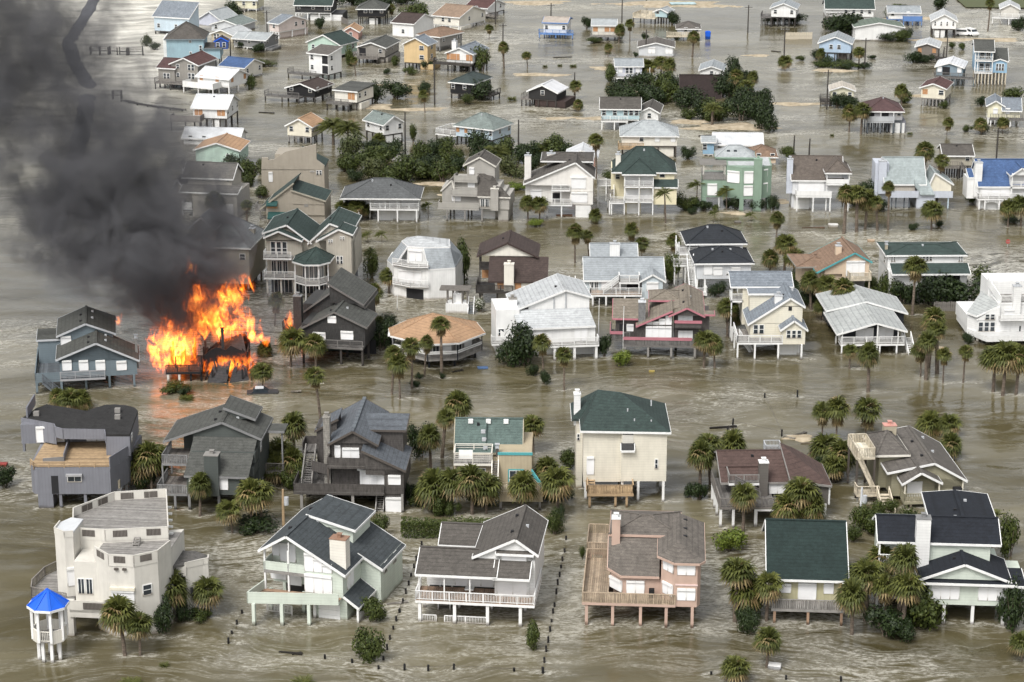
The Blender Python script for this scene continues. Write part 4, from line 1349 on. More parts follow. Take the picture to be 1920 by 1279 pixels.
h.post([7.1],[12.2,13.8],-2,4.87,.2,'pile.white')
h = House('khaki house with grey-brown hip and gable roofs and a high side terrace',49.51,260.06,3.4,short='khaki hip-roofed house')
h.deck(-0.93,3.56,-0.1,1.6,.94,'flr','plank.tan','lap.olive2','board',1)
h.post([-0.58,.04,3.36],[.2],-2,.64,.26,'pile.tan')
h.post([-0.93,3.56,7.06],[5,10],-2,.64,.26,'pile.umber')
h.wall(-0.93,7.56,7,7.2,-2,.64,'paint.black','ground_wall_or_shade_panel')  # thin black panel added for darkness under the khaki house
h.wall(-0.83,3.26,1.6,8,.64,3.4,'lap.olive2')
h.gab(-0.93,3.44,.1,6,3.4,4.65,'y','roof.greybrown2',None,'paint.white',.35,rp=.46)
h.gfill(-0.83,3.34,1.6,3.3,-0.93,3.4,1.19,4.65,3.64,3.4,'lap.olive2')
h.win('f',1.6,-0.14,1.64,.99,2.93,'s')
h.post([-0.83,3.46],[.05],.94,3.4,.16,'paint.cream')
h.wall(3.06,7.05,2.4,12,1.04,2.88,'lap.olive2')
h.gab(-2.22,7.05,2.4,15.72,3.97,5.06,'y','roof.greybrown2',None,'paint.white',.45,rp=.59,ze2=2.88,vents=4)
h.gfill(.84,7.05,2.4,1.64,-2.22,3.97,3.27,5.06,7.05,2.88,'lap.olive2')
h.wall(-1.92,3.26,2.7,12,.64,4.07,'lap.olive2')
h.post([7.03],[2.38],1.04,2.88,.16,'paint.cream')
h.hip(-3.23,.62,5.5,13,5.17,6.9,'roof.greybrown2','paint.ivory',.3,'x')
h.wall(-2.9,.32,5.8,12.7,.64,5.17,'lap.olive2')
h.chim(-1.14,.43,11.2,12.4,4.9,6.92,'lap.tan','paint.coral')
h.deck(-6.23,-3.83,4,9.5,5.45,'flrb','plank.cream','plank.sand','board',1.15,'paint.sand')
h.post([-6.04,-3.84],[4.2,9.2],-2,5.24,.24,'pile.umber')
h.deck(-6.34,-3.47,2.3,4,1.14,'fl','plank.sand','plank.sand','bal',1)
h.post([-5.89],[2.5],-2,.94,.24,'pile.sand')
h.stair(-3.81,-2.31,-1.6,2.3,-0.4,1.14,'+y','plank.sand','bal','plank.sand')
h.stair(-6.06,-4.01,2.7,3.7,1.14,5.45,'-x','plank.sand','bal','plank.sand')
h.box('barbecue',5.67,6.7,1.2,2,1.04,2.04,'paint.black')
h = House('slate-blue clapboard house with two stacked grey gables beside the fire',-61.5,307.53,9.74,short='slate-blue house')
h.wall(-3.57,7.37,0,7,1.84,4.12,'lap.bluegrey')
h.gab(-3.67,7.37,0,6.5,4.77,6.86,'y','roof.ash2','lap.bluegrey','paint.lightgrey',.4,rp=.49,ze2=4.12,vents=4)
h.win('f',0,-3.16,-1.92,2.99,4.49,'s')
h.win('f',0,-0.81,.43,2.86,4.37,'s')
h.win('f',0,1.56,2.82,2.73,4.24,'s')
h.win('f',0,4.5,5.87,2.61,3.99,'s')
h.wall(-3.56,4.11,6,15,1.84,6.55,'lap.bluegrey')
h.gab(-3.56,4.11,6,14.5,6.55,8.12,'y','roof.ash2','lap.bluegrey','paint.lightgrey',.45,rp=.5,vents=4)
h.win('f',6,-3.38,-1.98,4.94,6.34,'s')
h.deck(-7.1,-3.59,-1.2,12.09,2.09,'lf','plank.slate','lap.bluegrey','solid',1)
h.deck(-3.57,2.83,-1.2,-0.02,2.09,'f','plank.slate','paint.grey','wire',1)
h.post([.03,3.37,6.88],[0,4,8],-2,1.84,.32,'pile.bluegrey')
h.post([-6.9,-3.42],[-1,3],-2,1.84,.32,'pile.bluegrey')
h.wall(-6.74,-3.56,7,12,1.84,5.57,'lap.bluegrey')
h.shed(-6.74,-3.56,7,12,5.57,5.74,'roof.ash2','lap.bluegrey','paint.lightgrey',.2)
h.stair(-6.01,-3.39,-2.2,-1.2,-0.5,2.04,'-x','plank.slate','wire')
h.chim(7.22,7.61,3,3.5,1.84,6.37,'paint.driftwood','paint.lightgrey')
h = House('tan house with pale grey gable roof half lost in the black smoke',-43.98,359.92,-8,short='tan house behind the smoke')
h.wall(-11.69,.28,0,11,1.2,7.72,'board.khaki')
h.hip(-11.69,.28,0,11,7.72,11.89,'roof.palegrey2','paint.white',.45,'x',5.2,vents=3)
h.wall(-9.41,-7.92,-0.6,4,1.2,10.78,'board.khaki')
h.wall(-8.27,-5.49,.6,4,1.2,10.48,'board.khaki')
h.gab(-9.41,-5.49,-0.6,5,10.78,12.5,'y','roof.palegrey2','board.khaki','paint.white',.35)
h.deck(-7.91,-5.49,-0.6,.6,10.23,'fr','plank.driftwood','board.sand2','solid',.8)
h.win('f',.6,-8.09,-7.14,10.33,11.57,'t')
h.win('f',.6,-8.1,-6.8,8.14,9.43,'w',2)
h.win('f',0,-5.15,-3.86,2.81,3.85,'w',2)
h.win('f',0,-1.33,-0.3,5.28,6.44,'w')
h.box('band',-11.69,.28,-0.06,0,4.36,4.56,'paint.khaki')
h.post([-11.39,-7.69,-3.72,-0.02],[.3,5,9],-2,1.2,.3,'pile.driftwood')
h.wall(-9.69,-0.72,4,9,-2,1.2,'paint.slate','ground_wall_or_shade_panel')
h.chim(-1.16,-0.25,6,7,6.72,9.15,'board.khaki')
h = House('burning house collapsed to charred walls and posts',-50.29,310.9,3,name='burning_house',cat='house',short='burning house')
h.post([.15,1.78],[0],-2,1.46,.3,'pile.bone')
h.post([3.42,4.94,6.57,8.75,10.93,12.24],[.3,4],-2,1.66,.28,'pile.black')
h.post([.15,1.78,3.42,4.94],[6,9],-2,3.46,.28,'pile.black')
h.deck(-0.15,4.94,-0.2,8,1.56,'f','plank.charcoal','plank.black','bal',1)
h.vprism([(5.24,.86),(11.64,.86),(11.64,2.66),(10.84,4.06),(10.73,3.68),(9.15,4.48),(8.45,3.78),(7.07,4.28),(6.17,3.86),(5.24,3.06)],3,3.25,'shake.black','charred_wall')
h.vprism([(5.24,.86),(11.64,.86),(11.64,3.66),(10.93,4.78),(8.75,4.18),(6.57,3.38),(5.24,2.26)],8,8.25,'shake.black','charred_wall')
h.wall(5.24,5.49,3.3,7.9,.86,2.86,'shake.black','charred_wall')
h.wall(11.39,11.64,3.3,7.9,.86,3.36,'shake.black','charred_wall')
h.roof([[(5.74,-0.9,-0.2),(8.75,-1.2,.3),(9.15,2.6,2.38),(6.57,2.8,1.78)]],'roof.charcoal',None,(),.2)
h.roof([[(9.05,-1,-0.1),(12.04,-0.4,-0.3),(11.34,2.7,1.4),(9.75,2.9,2.1)]],'roof.charcoal',None,(),.2)
h.roof([[(6.17,3.6,2.38),(11.33,3.4,3.48),(10.63,7.4,5.08),(7.37,7.6,3.78)]],'roof.charcoal',None,(),.2)
h.chim(7.72,8.09,4,4.6,1.46,6.29,'paint.charcoal','paint.charcoal')
h.bars([(5.34,.2,-0.3,5.84,2,1)],.16,'pile.black','charred_beam')
h.bars([(6.06,.9,-0.3,5.26,2.7,1.55)],.16,'pile.black','charred_beam')
h.bars([(6.78,1.6,-0.3,7.28,3.4,2.1)],.16,'pile.black','charred_beam')
h.bars([(7.5,.2,-0.3,6.7,2,2.65)],.16,'pile.black','charred_beam')
h.bars([(8.22,.9,-0.3,8.72,2.7,1)],.16,'pile.black','charred_beam')
h.bars([(8.94,1.6,-0.3,8.14,3.4,1.55)],.16,'pile.black','charred_beam')
h.bars([(9.66,.2,-0.3,10.16,2,2.1)],.16,'pile.black','charred_beam')
h.bars([(10.38,.9,-0.3,9.58,2.7,2.65)],.16,'pile.black','charred_beam')
h.bars([(11.1,1.6,-0.3,11.6,3.4,1)],.16,'pile.black','charred_beam')
h.bars([(11.82,.2,-0.3,11.02,2,1.55)],.16,'pile.black','charred_beam')
h.post([1.15],[2],1.46,3.26,.16,'pile.black')
h.post([2.4],[4.2],1.46,4.06,.16,'pile.black')
h.post([3.65],[6.4],1.46,4.86,.16,'pile.black')
h.post([4.9],[2],1.46,3.26,.16,'pile.black')
h.post([6.15],[4.2],1.46,4.06,.16,'pile.black')
h.post([7.4],[6.4],1.46,4.86,.16,'pile.black')
h = House('large beige house with green cross gables and a glazed octagonal porch',-40.03,356.98,-4,short='large beige cross-gabled house')
h.wall(-0.71,5.17,2,14,3.05,8.95,'board.bone2')
h.gab(-0.71,5,1.5,6,9.67,10.66,'y','roof.darkgreen','board.bone2','paint.white',.35,rp=.38,ze2=9.19)
h.gab(-1.2,6.32,3.2,14,9.97,11.32,'y','roof.darkgreen','board.bone2','paint.white',.35,rp=.5,ze2=8.52,vents=1)
h.gab(6.32,13.17,3.2,14,8.52,11.7,'y','roof.darkgreen','board.bone2','paint.white',.35,rp=.5,ze2=10.44,vents=1)
h.gab(8.02,13.52,1.5,6,9.24,11.16,'y','roof.darkgreen','board.bone2','paint.white',.35,rp=.62,ze2=10.39)
h.wall(5.07,13.47,3.3,14,2.55,8.52,'board.bone2')
h.wall(9.35,13.47,1.5,6.2,3.05,9.24,'board.bone2')
h.win('f',1.5,10.91,12.1,5.22,6.68,'w',2)
h.win('f',1.5,9.63,10.48,8.69,9.46,'w',2)
h.win('f',1.5,11.59,12.43,9.24,10,'w',2)
h.win('f',2,-0.1,2.78,6.51,8.84,'w',3)
h.win('f',2,-0.08,2.81,3.25,5.59,'t',3)
h.deck(-0.91,3.74,-0.2,2,6.61,'fl','plank.driftwood','paint.white','wire',1,'paint.white')
h.deck(-0.91,4.21,-0.2,2,3.25,'fl','plank.driftwood','paint.white','wire',1,'paint.white')
h.pdeck([(4.66,-2.33),(6.62,-4.04),(8.82,-3.88),(10.1,-2.23),(10.4,1.27),(4.46,1.17)],3.25,(0,1,2),'plank.driftwood','paint.white','wire',1)
h.cone([(4.66,-2.33),(6.62,-4.04),(8.82,-3.88),(10.1,-2.23),(10.4,1.27),(4.46,1.17)],6.55,(8.09,-1.44,8.91),'roof.darkgreen','paint.white',.4)
h.post([4.66],[-2.23],-2,6.55,.18,'paint.white')
h.post([6.62],[-3.94],-2,6.55,.18,'paint.white')
h.post([8.82],[-3.78],-2,6.55,.18,'paint.white')
h.post([10.1],[-2.13],-2,6.55,.18,'paint.white')
h.prism([(5.66,-0.73),(7.02,-2.34),(8.42,-2.18),(9.1,-0.63),(9.1,2.37),(5.66,2.27)],3.05,6.55,'board.bone2')
h.seg((5.66,-0.73),(7.02,-2.34),3.35,6.25,'t',2)
h.seg((7.02,-2.34),(8.42,-2.18),3.35,6.25,'t',2)
h.seg((8.42,-2.18),(9.1,-0.63),3.35,6.25,'t',2)
h.wall(-0.17,12.97,2.5,12,-2,3.05,'paint.slate','ground_wall_or_shade_panel')
h.post([-0.47,1.83,4.03,10.47,13.17],[.3],-2,3.05,.26,'pile.bone')
h.win('f',2.5,.23,1.63,-0.8,2.55,'t')
h.win('f',2.5,1.98,3.38,-0.8,2.55,'t')
h.win('f',2.5,3.73,5.13,-0.8,2.55,'t')
h.win('f',2.5,5.48,6.88,-0.8,2.55,'t')
h.win('f',2.5,7.23,8.63,-0.8,2.55,'t')
h.win('f',2.5,8.98,10.38,-0.8,2.55,'t')
h.win('f',2.5,10.73,12.13,-0.8,2.55,'t')
h = House('dark weathered shingle house whose left chimney is alight',-25.52,319.24,-9.2,short='dark shingle house')
h.wall(-6.15,3.54,.8,8,2.64,5.89,'shake.charcoal2')
h.gab(-6.15,3.54,.8,7.5,5.18,7.94,'y','roof.ash2','shake.charcoal2','paint.greywood',.4,rp=.53,ze2=5.89,vents=3)
h.win('f',.8,-4.39,-2.54,2.99,4.63,'s')
h.win('f',.8,-0.11,1.72,3.74,5.03,'s')
h.win('f',.8,-2.06,-0.84,6.2,7.3,'s')
h.deck(-6.15,3.44,-0.4,.78,2.89,'f','plank.greywood','plank.greywood','wire',1)
h.post([0,3.28,-5.75],[0,4,8],-2,2.64,.3,'pile.darkwood')
h.wall(-7.45,1.92,7,15,2.64,7.2,'shake.charcoal2')
h.gab(-7.65,1.92,7,15,5.69,9.34,'y','roof.ash2','shake.charcoal2','paint.greywood',.4,rp=.51,ze2=7.2,vents=2)
h.shedx(-3.12,1.92,6.4,15,10.54,7.7,'roof.ash2','shake.charcoal2','paint.greywood',.3)
h.chim(-7.95,-6.72,3,4.2,2.64,9.37,'shake.charcoal2','paint.stone')
h.wall(-5.15,2.74,6,6.2,-2,2.64,'paint.forest','ground_wall_or_shade_panel')
h.win('f',6,.5,4,-1,2.24,'d')
h.deck(-9.86,-8.34,3.5,5.5,4.24,'flb','plank.darkwood','plank.darkwood','wire',1)
h.post([-9.77],[3.7,5.3],-2,3.94,.2,'pile.darkwood')
h = House('octagonal house with a broad orange-brown roof and encircling balcony',-8.54,318.37,0,short='orange octagonal house')
h.cone([(-9.18,2.87),(-3.98,-1.26),(.45,-0.57),(4.01,4.23),(2.65,9.56),(-2.18,12.14),(-7.22,10.58),(-9.62,6.34)],3.91,(-3.38,5.4,6.71),'roof.terracotta2','paint.white',.55)
h.pdeck([(-9.18,2.87),(-3.98,-1.26),(.45,-0.57),(4.01,4.23),(2.65,9.56),(-2.18,12.14),(-7.22,10.58),(-9.62,6.34)],1.46,range(0, 8),'plank.driftwood','plank.driftwood','bal',1)
h.rail((-9.18,2.87),(-3.98,-1.26),2.51,.12,'solid','paint.white')
h.rail((-3.98,-1.26),(.45,-0.57),2.51,.12,'solid','paint.white')
h.rail((.45,-0.57),(4.01,4.23),2.51,.12,'solid','paint.white')
h.rail((4.01,4.23),(2.65,9.56),2.51,.12,'solid','paint.white')
h.rail((2.65,9.56),(-2.18,12.14),2.51,.12,'solid','paint.white')
h.rail((-2.18,12.14),(-7.22,10.58),2.51,.12,'solid','paint.white')
h.rail((-7.22,10.58),(-9.62,6.34),2.51,.12,'solid','paint.white')
h.rail((-9.62,6.34),(-9.18,2.87),2.51,.12,'solid','paint.white')
h.prism([(-7.9,3.37),(-3.74,.07),(-0.19,.62),(2.65,4.46),(1.57,8.73),(-2.3,10.79),(-6.33,9.54),(-8.25,6.15)],1.46,4.01,'board.stone2')
h.post([-9.18],[2.87],1.16,3.91,.16,'paint.navy')
h.post([-8.22],[3.25],-2,1.16,.3,'pile.navy')
h.post([-3.98],[-1.26],1.16,3.91,.16,'paint.navy')
h.post([-3.8],[-0.26],-2,1.16,.3,'pile.navy')
h.post([.45],[-0.57],1.16,3.91,.16,'paint.navy')
h.post([-0.03],[.33],-2,1.16,.3,'pile.navy')
h.post([4.01],[4.23],1.16,3.91,.16,'paint.navy')
h.post([2.99],[4.4],-2,1.16,.3,'pile.navy')
h.post([2.65],[9.56],1.16,3.91,.16,'paint.navy')
h.post([1.84],[8.94],-2,1.16,.3,'pile.navy')
h.post([-2.18],[12.14],1.16,3.91,.16,'paint.navy')
h.post([-2.27],[11.13],-2,1.16,.3,'pile.navy')
h.post([-7.22],[10.58],1.16,3.91,.16,'paint.navy')
h.post([-6.55],[9.8],-2,1.16,.3,'pile.navy')
h.post([-9.62],[6.34],1.16,3.91,.16,'paint.navy')
h.post([-8.59],[6.2],-2,1.16,.3,'pile.navy')
h.post([-4.78,-0.78],[3.4,7.4],-2,1.16,.3,'pile.navy')
h.seg((-7.4,2.98),(-6.16,1.99),1.66,3.21,'t')
h.seg((-5.62,1.56),(-4.16,.4),1.66,3.21,'s')
h.seg((-3.32,.14),(-2.25,.3),1.66,3.21,'t')
h.seg((-1.79,.38),(-0.55,.57),1.66,3.21,'s')
h.seg((.15,1.08),(1,2.24),1.66,3.21,'t')
h.seg((1.37,2.73),(2.37,4.08),1.66,3.21,'s')
h.seg((-8.21,5.82),(-8.1,4.99),1.66,3.21,'t')
h.seg((-8.06,4.62),(-7.94,3.65),1.66,3.21,'s')
h.box('torn_gutter',-10.08,-9.38,2.87,5.47,3.81,4.01,'paint.white')
h = House('white gambrel house with grey mansard slopes and two curved balconies',-13.7,354.37,-6,short='white gambrel house')
h.prism([(-7.65,5.2),(-5.88,1.4),(0,0),(4.23,1.6),(4.53,10),(-7.65,10.5)],-2,5.27,'board.white')
h.prism([(-3.85,2.8),(-1.09,2.2),(3.22,3),(2.42,8.2),(-4.71,8.6),(-5.31,6)],5.07,8.18,'board.white')
h.roof([[(0,0,5.27),(4.23,1.6,5.27),(3.22,3,8.28),(-1.09,2.2,8.28)],[(4.23,1.6,5.27),(4.53,10,5.27),(2.42,8.2,8.28),(3.22,3,8.28)]],'roof.lightgrey2','paint.white',[((4.23,1.6,5.27),(0,0,5.27)),((0,0,5.27),(-1.09,2.2,8.28))],.2)
h.roof([[(-7.65,5.2,5.27),(-5.88,1.4,5.27),(-3.85,2.8,8.28),(-5.31,6,8.28)]],'roof.lightgrey2','paint.white',[((-7.65,5.2,5.27),(-5.88,1.4,5.27)),((-5.88,1.4,5.27),(-3.85,2.8,8.28))],.2)
h.roof([[(-5.31,6,8.38),(-3.85,2.8,8.38),(-2.46,5.6,9.48)],[(-3.85,2.8,8.38),(-1.09,2.2,8.38),(-2.46,5.6,9.48)],[(-1.09,2.2,8.38),(3.22,3,8.38),(-2.46,5.6,9.48)],[(3.22,3,8.38),(2.42,8.2,8.38),(-2.46,5.6,9.48)],[(2.42,8.2,8.38),(-4.71,8.6,8.38),(-2.46,5.6,9.48)],[(-4.71,8.6,8.38),(-5.31,6,8.38),(-2.46,5.6,9.48)]],'roof.silver2','paint.white',[((-5.31,6,8.38),(-3.85,2.8,8.38)),((-3.85,2.8,8.38),(-1.09,2.2,8.38)),((-1.09,2.2,8.38),(3.22,3,8.38)),((3.22,3,8.38),(2.42,8.2,8.38)),((2.42,8.2,8.38),(-4.71,8.6,8.38)),((-4.71,8.6,8.38),(-5.31,6,8.38))],.2)
h.pdeck([(-6.08,1),(-2.94,-0.6),(0,-0.5),(.1,.6),(-5.88,2)],2.55,(0,1),'plank.driftwood','paint.white','bal',.9,.25)
h.pdeck([(-6.08,1),(-2.94,-0.6),(0,-0.5),(.1,.6),(-5.88,2)],5.85,(0,1),'plank.driftwood','paint.white','bal',.9,.25)
h.seg((-3.63,2.74),(-1.31,2.24),5.95,7.78,'s',2)
h.seg((-5.17,1.22),(-1.18,.27),2.65,4.85,'s',3)
h.seg((-3.82,.9),(-0.88,.2),-1,1.75,'d')
h = House('brown-roofed house with cream gable, plywood doors and dark decks',-2.39,352.14,-3,short='brown-roofed cream house')
h.wall(-0.32,7.64,0,7,2.29,4.11,'stucco.ivory')
h.shed(-1.1,7.84,0,3.35,4.11,7.04,'roof.brown2','stucco.ivory','paint.brown',.35)
h.wall(-0.61,6.24,3.35,10.34,2.29,7.25,'stucco.ivory')
h.gab(-3.12,6.14,3.15,10.84,7.35,9.5,'y','roof.brown2','stucco.ivory','paint.brown',.4,vents=1)
h.win('f',0,-0.04,1.03,2.61,4.03,'p')
h.win('f',0,2.88,3.89,2.5,4.01,'p')
h.chim(1.14,2.72,-0.8,.4,1.99,6.88,'stucco.ivory','paint.ivory')
h.deck(-3.49,2.66,-0.9,5,2.39,'fl','plank.charcoal','plank.darkwood','board',1)
h.deck(-3.13,-0.6,3,7,5.29,'fl','plank.charcoal','plank.darkwood','board',1)
h.post([-2.84,0,2.84,7.44],[0,5],-2,2.29,.3,'pile.umber')
h.wall(-0.12,6.84,2,6,-2,2.29,'stucco.bone','ground_wall_or_shade_panel')
h.post([-3.06],[3.2],2.29,8.29,.2,'paint.darkwood')
h.win('f',7,-2.96,-1.52,2.49,4.49,'p')
h = House('big white house with pale grey gables and a balustraded corner balcony',9.39,321.69,7,short='big white pale-roofed house')
h.wall(-8.09,3.36,1.4,9,2.17,4.83,'stucco.white')
h.wall(-8.59,2.86,3,9,-2,2.17,'stucco.white','ground_wall_or_shade_panel')
h.roof([[(-8.28,1,4.83),(3.37,1,4.93),(2.79,4.26,6.87),(-8.83,4.26,6.87)]],'roof.silver2','paint.white',[((-8.28,1,4.83),(3.37,1,4.93))],.2)
h.wall(-7.79,2.76,2.8,6.26,4.33,5.58,'stucco.white')
h.wall(-7.89,2.46,3.04,6.26,4.83,6,'stucco.white')
h.gab(-8.42,2.88,4.36,13.11,6.81,9.7,'y','roof.silver2',None,'paint.white',.35,rp=.68,ze2=8.57,vents=2)
h.gfill(-6.42,2.88,4.36,6.47,-8.42,6.81,-0.7,9.7,2.88,8.57,'stucco.white')
h.wall(-8.12,2.78,4.56,12.61,2.17,6.81,'stucco.white')
h.box('batten',-2.65,-2.45,4.23,4.28,6.57,8.66,'paint.lightgrey')
h.box('batten',-0.84,-0.64,4.23,4.28,6.57,9.34,'paint.lightgrey')
h.deck(-3.83,3.7,-0.3,1.4,2.42,'fr','plank.driftwood','paint.white','bal',1.1,'paint.white')
h.post([0,3.31],[0],-2,2.17,.36,'pile.white')
h.post([-2.99],[0],-2,2.17,.36,'pile.white')
h.win('f',3,-2.56,-0.62,-1,1.77,'g')
h.win('f',3,.51,3.38,-1,1.77,'g')
h.win('f',1.4,.14,2.17,2.57,4.74,'s',2)
h.win('f',1.4,-6.05,-4.43,2.88,4.56,'s')
h.wall(-11.45,-7.89,3.5,10,-2,7.15,'stucco.white')
h.chim(-9.18,-8,5.6,6.8,2.83,8.17,'stucco.white','paint.taupe')
h.rail((-10.76,3.4),(-9.1,1.2),3.17,.8,'solid','stucco.white',2.37)
h.win('f',3.5,-10.55,-9.43,0,1.4,'w',2)
h.win('l',-8.09,2.2,3.4,2.77,4.37,'w',2)
h.win('f',3.5,-11.15,-10.2,3.07,4.27,'w')
h.box('string_course',-11.5,-6.95,3.42,3.5,2.17,2.33,'paint.lightgrey')
h.deck(-12.25,-7.69,2.1,3.49,2.37,'fl','plank.driftwood','paint.white','bal',1,'paint.white')
h = House('long pale blue house with light grey roofs, white deck and diagonal stairs',13.14,350.56,0,short='long pale blue house')
h.deck(-0.46,8,-0.1,2.6,2.07,'fl','plank.redwood','paint.white','bal',1.1,'paint.white')
h.post([-0.01,2.16,5.2],[0],-2,1.77,.28,'pile.white')
h.post([.54,4.54,10],[4,8],-2,1.87,.28,'pile.white')
h.wall(-1.15,8,2.6,10,1.87,3.86,'board.paleblue2')
h.wall(8,11.39,.6,10,1.07,4.12,'board.paleblue2')
h.gab(-1.06,11.53,2.6,12.39,3.86,6.22,'x','roof.lightgrey2','board.paleblue2','paint.white',.4)
h.gab(7.85,11.59,.6,7.49,4.16,5.23,'y','roof.lightgrey2','board.paleblue2','paint.white',.3)
h.win('f',.6,8.78,10.62,2.49,4,'s')
h.win('f',2.6,-0.49,1.04,2.17,3.79,'t',2)
h.win('f',2.6,5.63,7.81,2.17,3.45,'d')
h.win('f',2.6,1.48,4.32,2.17,3.68,'s',3)
h.deck(4.25,7.64,.4,2.6,4.07,'flr','plank.driftwood','paint.white','bal',1.1,'paint.white')
h.stair(1.73,4.34,.5,1.6,2.07,4.07,'+x','plank.driftwood','bal','paint.white')
h.post([4.43,7.51],[.5],1.87,3.77,.18,'paint.white')
h.wall(.22,7.57,11.19,16.19,1.86,5.47,'board.paleblue2')
h.gab(.22,7.57,11.19,16.69,5.47,6.91,'x','roof.lightgrey2','board.paleblue2','paint.white',.35)
h.chim(3.19,4.81,10.69,11.79,5.22,7.71,'board.white')
h.stair(-3.66,-2.66,4,8,-0.5,2.07,'+y','plank.white','bal','paint.white')
h = House('dark timber house with olive-brown roofs edged in hot pink',17.02,322.9,-3.12,short='pink-trimmed dark house')
h.deck(-0.23,12.7,-0.1,2.8,2.05,'fl','plank.greywood','plank.greywood','board',1.05)
h.rail((-0.23,-0.15),(10,-0.15),3.1,.14,'solid','paint.hotpink')
h.deck(-2.2,.77,2.82,8,2.05,'lf','plank.greywood','plank.greywood','board',1.05)
h.rail((-2.2,2.75),(-0.23,2.75),3.1,.14,'solid','paint.hotpink')
h.rail((-2.26,2.9),(-2.27,8),3.1,.14,'solid','paint.hotpink')
h.post([-0.01,3.51,6.98,10.53],[0],-2,1.65,.32,'pile.driftwood')
h.post([-0.23,3.77,7.77,10.77],[4,8],-2,1.75,.3,'pile.darkwood')
h.wall(1.87,7.19,2.5,9,1.75,4.38,'shake.umber2')
h.gfill(2.07,7.19,2.4,2.05,1.87,3.88,7.39,6.54,8.19,6.34,'shake.umber2')
h.win('f',2.4,3.17,4.03,2.1,4.25,'s')
h.win('f',2.4,3.17,4.03,4.55,5,'s')
h.win('f',2.4,4.15,5.01,2.1,4.25,'s')
h.win('f',2.4,4.15,5.01,4.55,4.99,'s')
h.win('f',2.4,5.13,5.99,2.1,4.25,'s')
h.win('f',2.4,5.13,5.99,4.55,5.48,'s')
h.win('f',2.4,6.11,6.97,2.1,4.25,'s')
h.win('f',2.4,6.11,6.97,4.55,5.97,'s')
h.wall(7.46,11.51,3,9,2.05,6.15,'shake.umber2')
h.deck(7.46,11.51,1.8,3,4.56,'f','plank.greywood','shake.umber2','solid',.7)
h.rail((7.46,1.75),(11.51,1.75),5.26,.12,'solid','paint.hotpink')
h.win('f',3,7.98,10.19,4.76,6.09,'s',3)
h.win('f',3,8.03,10.25,2.1,3.46,'s',3)
h.gab(6.86,11.71,2,15.21,6.14,7.31,'y','roof.tanroof','shake.umber2','paint.hotpink',.3,vents=3)
h.shedx(1.84,6.93,2,12.21,4.37,6.69,'roof.tanroof',None,'paint.hotpink',.2)
h.shedx(6.33,9.78,3.6,14.71,6.39,7.26,'roof.tanroof',None,None,.1)
h.wall(-1.47,3.07,4,9,1.75,5.03,'shake.umber2')
h.shed(-1.77,3.37,3.6,9,5.03,6.56,'roof.tanroof','shake.umber2','paint.hotpink',.2)
h.win('f',4,.26,1.23,2.95,4.05,'s')
h.win('f',4,-0.9,.11,2.65,4.05,'d')
h.hip(3.84,8.3,8,13,6.81,7.6,'roof.tanroof','paint.hotpink',.3)
h.shed(11.61,13.4,2.4,5.4,6.11,5.87,'roof.tanroof','shake.umber2','paint.hotpink',.1)
h.wall(11.51,12.71,2.9,8,2.05,6.01,'shake.umber2')
h.chim(1.96,3.05,3,4.3,3.37,7.76,'shake.stone','metal.silver')
h.wall(10.51,12.75,1.2,5,-2,1.75,'board.stone2','ground_wall_or_shade_panel')
h = House('two-tier white house with black-blue hip roofs and long white stairs',31.99,357.76,2,short='black hip-roofed white house')
h.wall(-1.43,7.55,0,9,2.7,5.49,'board.silver')
h.hip(-1.43,7.55,0,9,5.49,7.03,'roof.navy2','paint.white',.5,vents=3)
h.win('f',0,-0.22,1.07,3.44,5.15,'s')
h.win('f',0,4.35,5.75,3.3,4.7,'s')
h.win('f',0,1.35,2.75,3.3,4.7,'s')
h.post([-1.33,-0.03,5.57,7.25],[.2,4.5,8.5],-2,2.7,.28,'pile.white')
h.wall(-0.11,7.22,8,15,4.49,6.87,'lap.white')
h.hip(-2.01,7.43,8,15.5,6.87,8.86,'roof.navy2','paint.white',.5,vents=2)
h.deck(-3.71,-0.1,7.8,13,5.1,'fl','plank.driftwood','paint.white','bal',1,'paint.white')
h.post([-3.59,-1.78],[8,12.5],-2,6.99,.2,'pile.white')
h.deck(-4.79,-2.32,5,8,3.85,'fl','plank.driftwood','paint.white','bal',1,'paint.white')
h.post([-4.55,-2.75],[5.2,7.8],-2,3.73,.2,'pile.white')
h.stair(-2.63,-1.53,-1.6,4.5,-0.4,4.9,'+y','plank.white','bal','paint.white')
h.deck(-1.47,.19,-1.6,0,.6,'fr','plank.white','paint.white','bal',1,'paint.white')
h.deck(6.35,8.75,-1.4,-0.02,2.8,'flr','plank.driftwood','paint.white','bal',1,'paint.white')
h = House('cream house with blue-grey shingled gables, round gable vent and arched posts',33.97,321.88,0,short='cream blue-grey roofed house')
h.deck(-0.14,6.71,-0.1,2.6,2.73,'fl','plank.weathered','paint.white','bal',1.05,'paint.white')
h.deck(-0.1,1.98,2.62,7.01,2.73,'l','plank.weathered','paint.white','bal',1.05,'paint.white')
h.post([-0.05,2.55,6.07,9.57],[0],-2,2.38,.26,'pile.white')
h.post([-0.04,3.06,6.71],[5,9],-2,2.48,.26,'pile.white')
h.wall(6.6,10.05,0,4,2.38,4.78,'lap.cream2')
h.gab(6.6,10.05,0,5,4.78,6.05,'y','roof.bluishgrey3','lap.cream2','paint.white',.35)
h.win('f',0,7.15,9.53,3.31,4.62,'w',3)
h.wall(2.05,6.92,2.4,10,2.48,4.95,'lap.cream2')
h.gfill(2.05,6.72,2.4,4.9,1.75,4.8,6.72,7.89,8.72,6.89,'lap.cream2')
h.wall(6.72,9.83,2.35,10,2.48,7.7,'lap.cream2')
h.gab(1.95,9.83,2.4,11.13,4.95,8.9,'y','roof.bluishgrey3',None,'paint.white',.35,rp=.76,ze2=7.7,vents=2)
